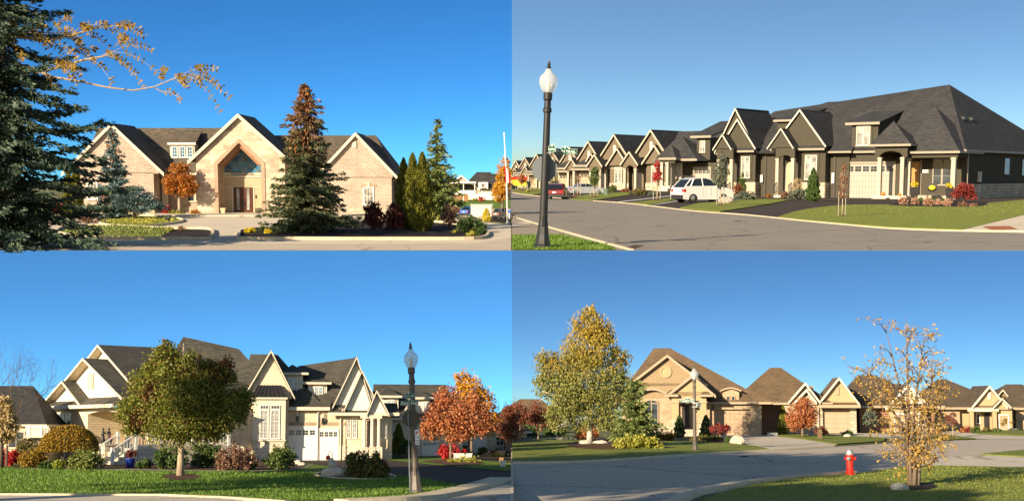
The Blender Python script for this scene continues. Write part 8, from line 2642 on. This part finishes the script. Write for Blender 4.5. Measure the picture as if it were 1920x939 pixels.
t.part('post', MB().prism([(-3.6, 0), (3.6, 0), (3.6, 18), (2, 20), (-3.2, 19)], 'y', -3, 3), M['wood_post'])
part_box(t, 'rail', 'wood_post', (-4.4, 4.4, -3.8, -3, 13, 15))
tree(RIGHT, 1632, 823, 'young_tree', 'small dull green street tree half hidden by the river birch', 'tree', 64, 22, 1.3, [(0, 0, 42, 15, 14, 18)], 1300, 3.6, 'grey_green', 'bark_dark', 463)
tree(RIGHT, 1787, 820, 'young_tree', 'thin russet sapling before the porch bungalow', 'tree', 52, 18, 1, [(0, 0, 36, 11, 10, 15)], 620, 3, 'rusty', 'bark_pale', 464)
tree(RIGHT, 1882, 806, 'maple_tree', 'small orange tree in front of the porch bungalow garage', 'tree', 28, 8, 1.2, [(0, 0, 18, 17, 14, 9)], 1100, 3, 'dome_gold', 'bark_pale', 465)
bush(RIGHT, 1652, 806, 'burning_bush', 'bright red bush seen through the river birch', 'shrub', 20, 18, 700, 3, 'crimson', 466, lobes=4)
for i, (u, v, w, h_, m_, lab) in enumerate(((1812, 811, 30, 14, 'japanese_maple', 'dark red low shrub left of the porch column'), (1830, 812, 22, 16, 'green_leaf', 'green shrub under the porch column'), (1850, 811, 24, 10, 'olive_leaf', 'olive low planting before the porch'), (1870, 810, 20, 9, 'green_leaf', 'small green mound right of the porch column'), (1900, 809, 26, 7, 'grey_green', 'grey green mound at the right edge'))):
    bush(RIGHT, u, v, 'shrub', lab, 'shrub', w, h_, 700, 3, m_, 470 + i, 'shrubs before the porch bungalow', lobes=5, stems=False)
t = Thing(RIGHT, 1448, 817).tag('air_conditioner', 'pale grey air conditioner at the foot of the red brick wall', 'air conditioner')
part_box(t, 'housing', 'utility_grey', (-9, 9, -5, 5, 0, 6)); part_box(t, 'top_grille', 'utility_green', (-8, 8, -4.4, 4.4, 6, 6.8))

# tall trees beside the viewpoint, outside the view, whose shade lies over the near roads
def shade_tree(street, x_, y_, z0, zc, r, rz, label, n, seed, below=0.0):
    t = Thing(street, 960, 939 if street is not TOP else 465)
    t.k = .05
    t.L = Matrix.Translation((x_, y_, 0)) @ Matrix.Scale(.05, 4)
    t.tag('tall_tree', label, 'tree', 'tall trees beside the viewpoint')
    t.o.matrix_world = street.M @ t.L
    q = 20.0
    rg = np.random.default_rng(seed)
    b = MB().tube([(0, 0, -below * q), (0, 0, z0 * q), (0, 0, zc * q)], [9, 6, 3], 8)
    for i in range(8):
        tip = ball(rg, 1, .6)[0] * np.array([r, r, rz]) * q * .8 + np.array([0, 0, zc * q])
        b.tube(limb_path(rg, (0, 0, (z0 + rg.uniform(0, .5) * (zc - z0)) * q), tip, 4), [3, 2, 1.4, .6], 5)
    t.part('trunk', b, M['bark'])
    t.part('crown', quads_mesh('crown', crown_quads(rg, [(0, 0, zc * q, r * q, r * q, rz * q)], n, 10, 80, .4, .2, .05), M['green_leaf']), None)
shade_tree(RIGHT, -17.7, 10.1, 7.2, 9.8, 5.2, 1.9, 'tall high crowned tree left of the viewpoint, shading the far side of the road', 42000, 500)
shade_tree(RIGHT, -14.2, 1.6, 6.4, 8.5, 2.8, 1.5, 'tall high crowned tree behind the viewpoint, shading the near road', 26000, 501)

# ------------------------------------------------------------------ grass blades and fallen leaves
scatter('grass', LOW, [(-10, 929), (300, 930.5), (470, 938), (760, 938), (800, 932), (890, 914), (760, 893), (600, 888), (545, 884), (330, 885), (150, 882), (-10, 880)], 42000, 6.0, M['blade'], 601, .2, holes=((339, 894.5, 38, 7), (662, 891, 76, 9.5)))
scatter('grass', RIGHT, [(1310, 941), (1350, 926), (1420, 909), (1500, 899), (1600, 891), (1690, 879), (1760, 876), (1925, 881), (1925, 941)], 30000, 6.0, M['blade_dry'], 602, .2, holes=((1724, 914, 36, 8), (1686, 920, 20, 6)))
scatter('grass', RIGHT, [(961, 867), (1075, 865), (1170, 860), (1300, 851), (1440, 843), (1370, 834), (1300, 831), (1150, 845), (1060, 838), (961, 834)], 16000, 3.6, M['blade_dry'], 603, .22)
scatter('grass', TOP, [(1470, 406), (1520, 394), (1610, 386), (1800, 391), (1920, 380), (1920, 403), (1806, 431), (1676, 427), (1581, 419)], 16000, 3.6, M['blade_dry'], 604, .22)
scatter('grass', TOP, [(961, 469), (961, 443), (1055, 442), (1148, 464), (1154, 469)], 6000, 6, M['blade'], 605, .2)
scatter('fallen_leaves', LOW, [(200, 925), (700, 930), (880, 912), (600, 892), (330, 888)], 90, 5, M['fallen'], 606, .7, False)
scatter('fallen_leaves', RIGHT, [(1340, 939), (1500, 905), (1650, 890), (1920, 885), (1920, 939)], 420, 5.5, M['fallen'], 607, .7, False)
scatter('fallen_leaves', RIGHT, [(970, 862), (1300, 848), (1430, 840), (1200, 846), (1060, 842), (970, 840)], 200, 3.2, M['fallen'], 608, .7, False)
scatter('fallen_leaves', TOP, [(961, 468), (961, 446), (1055, 444), (1140, 465)], 14, 6, M['fallen'], 609, .7, False)
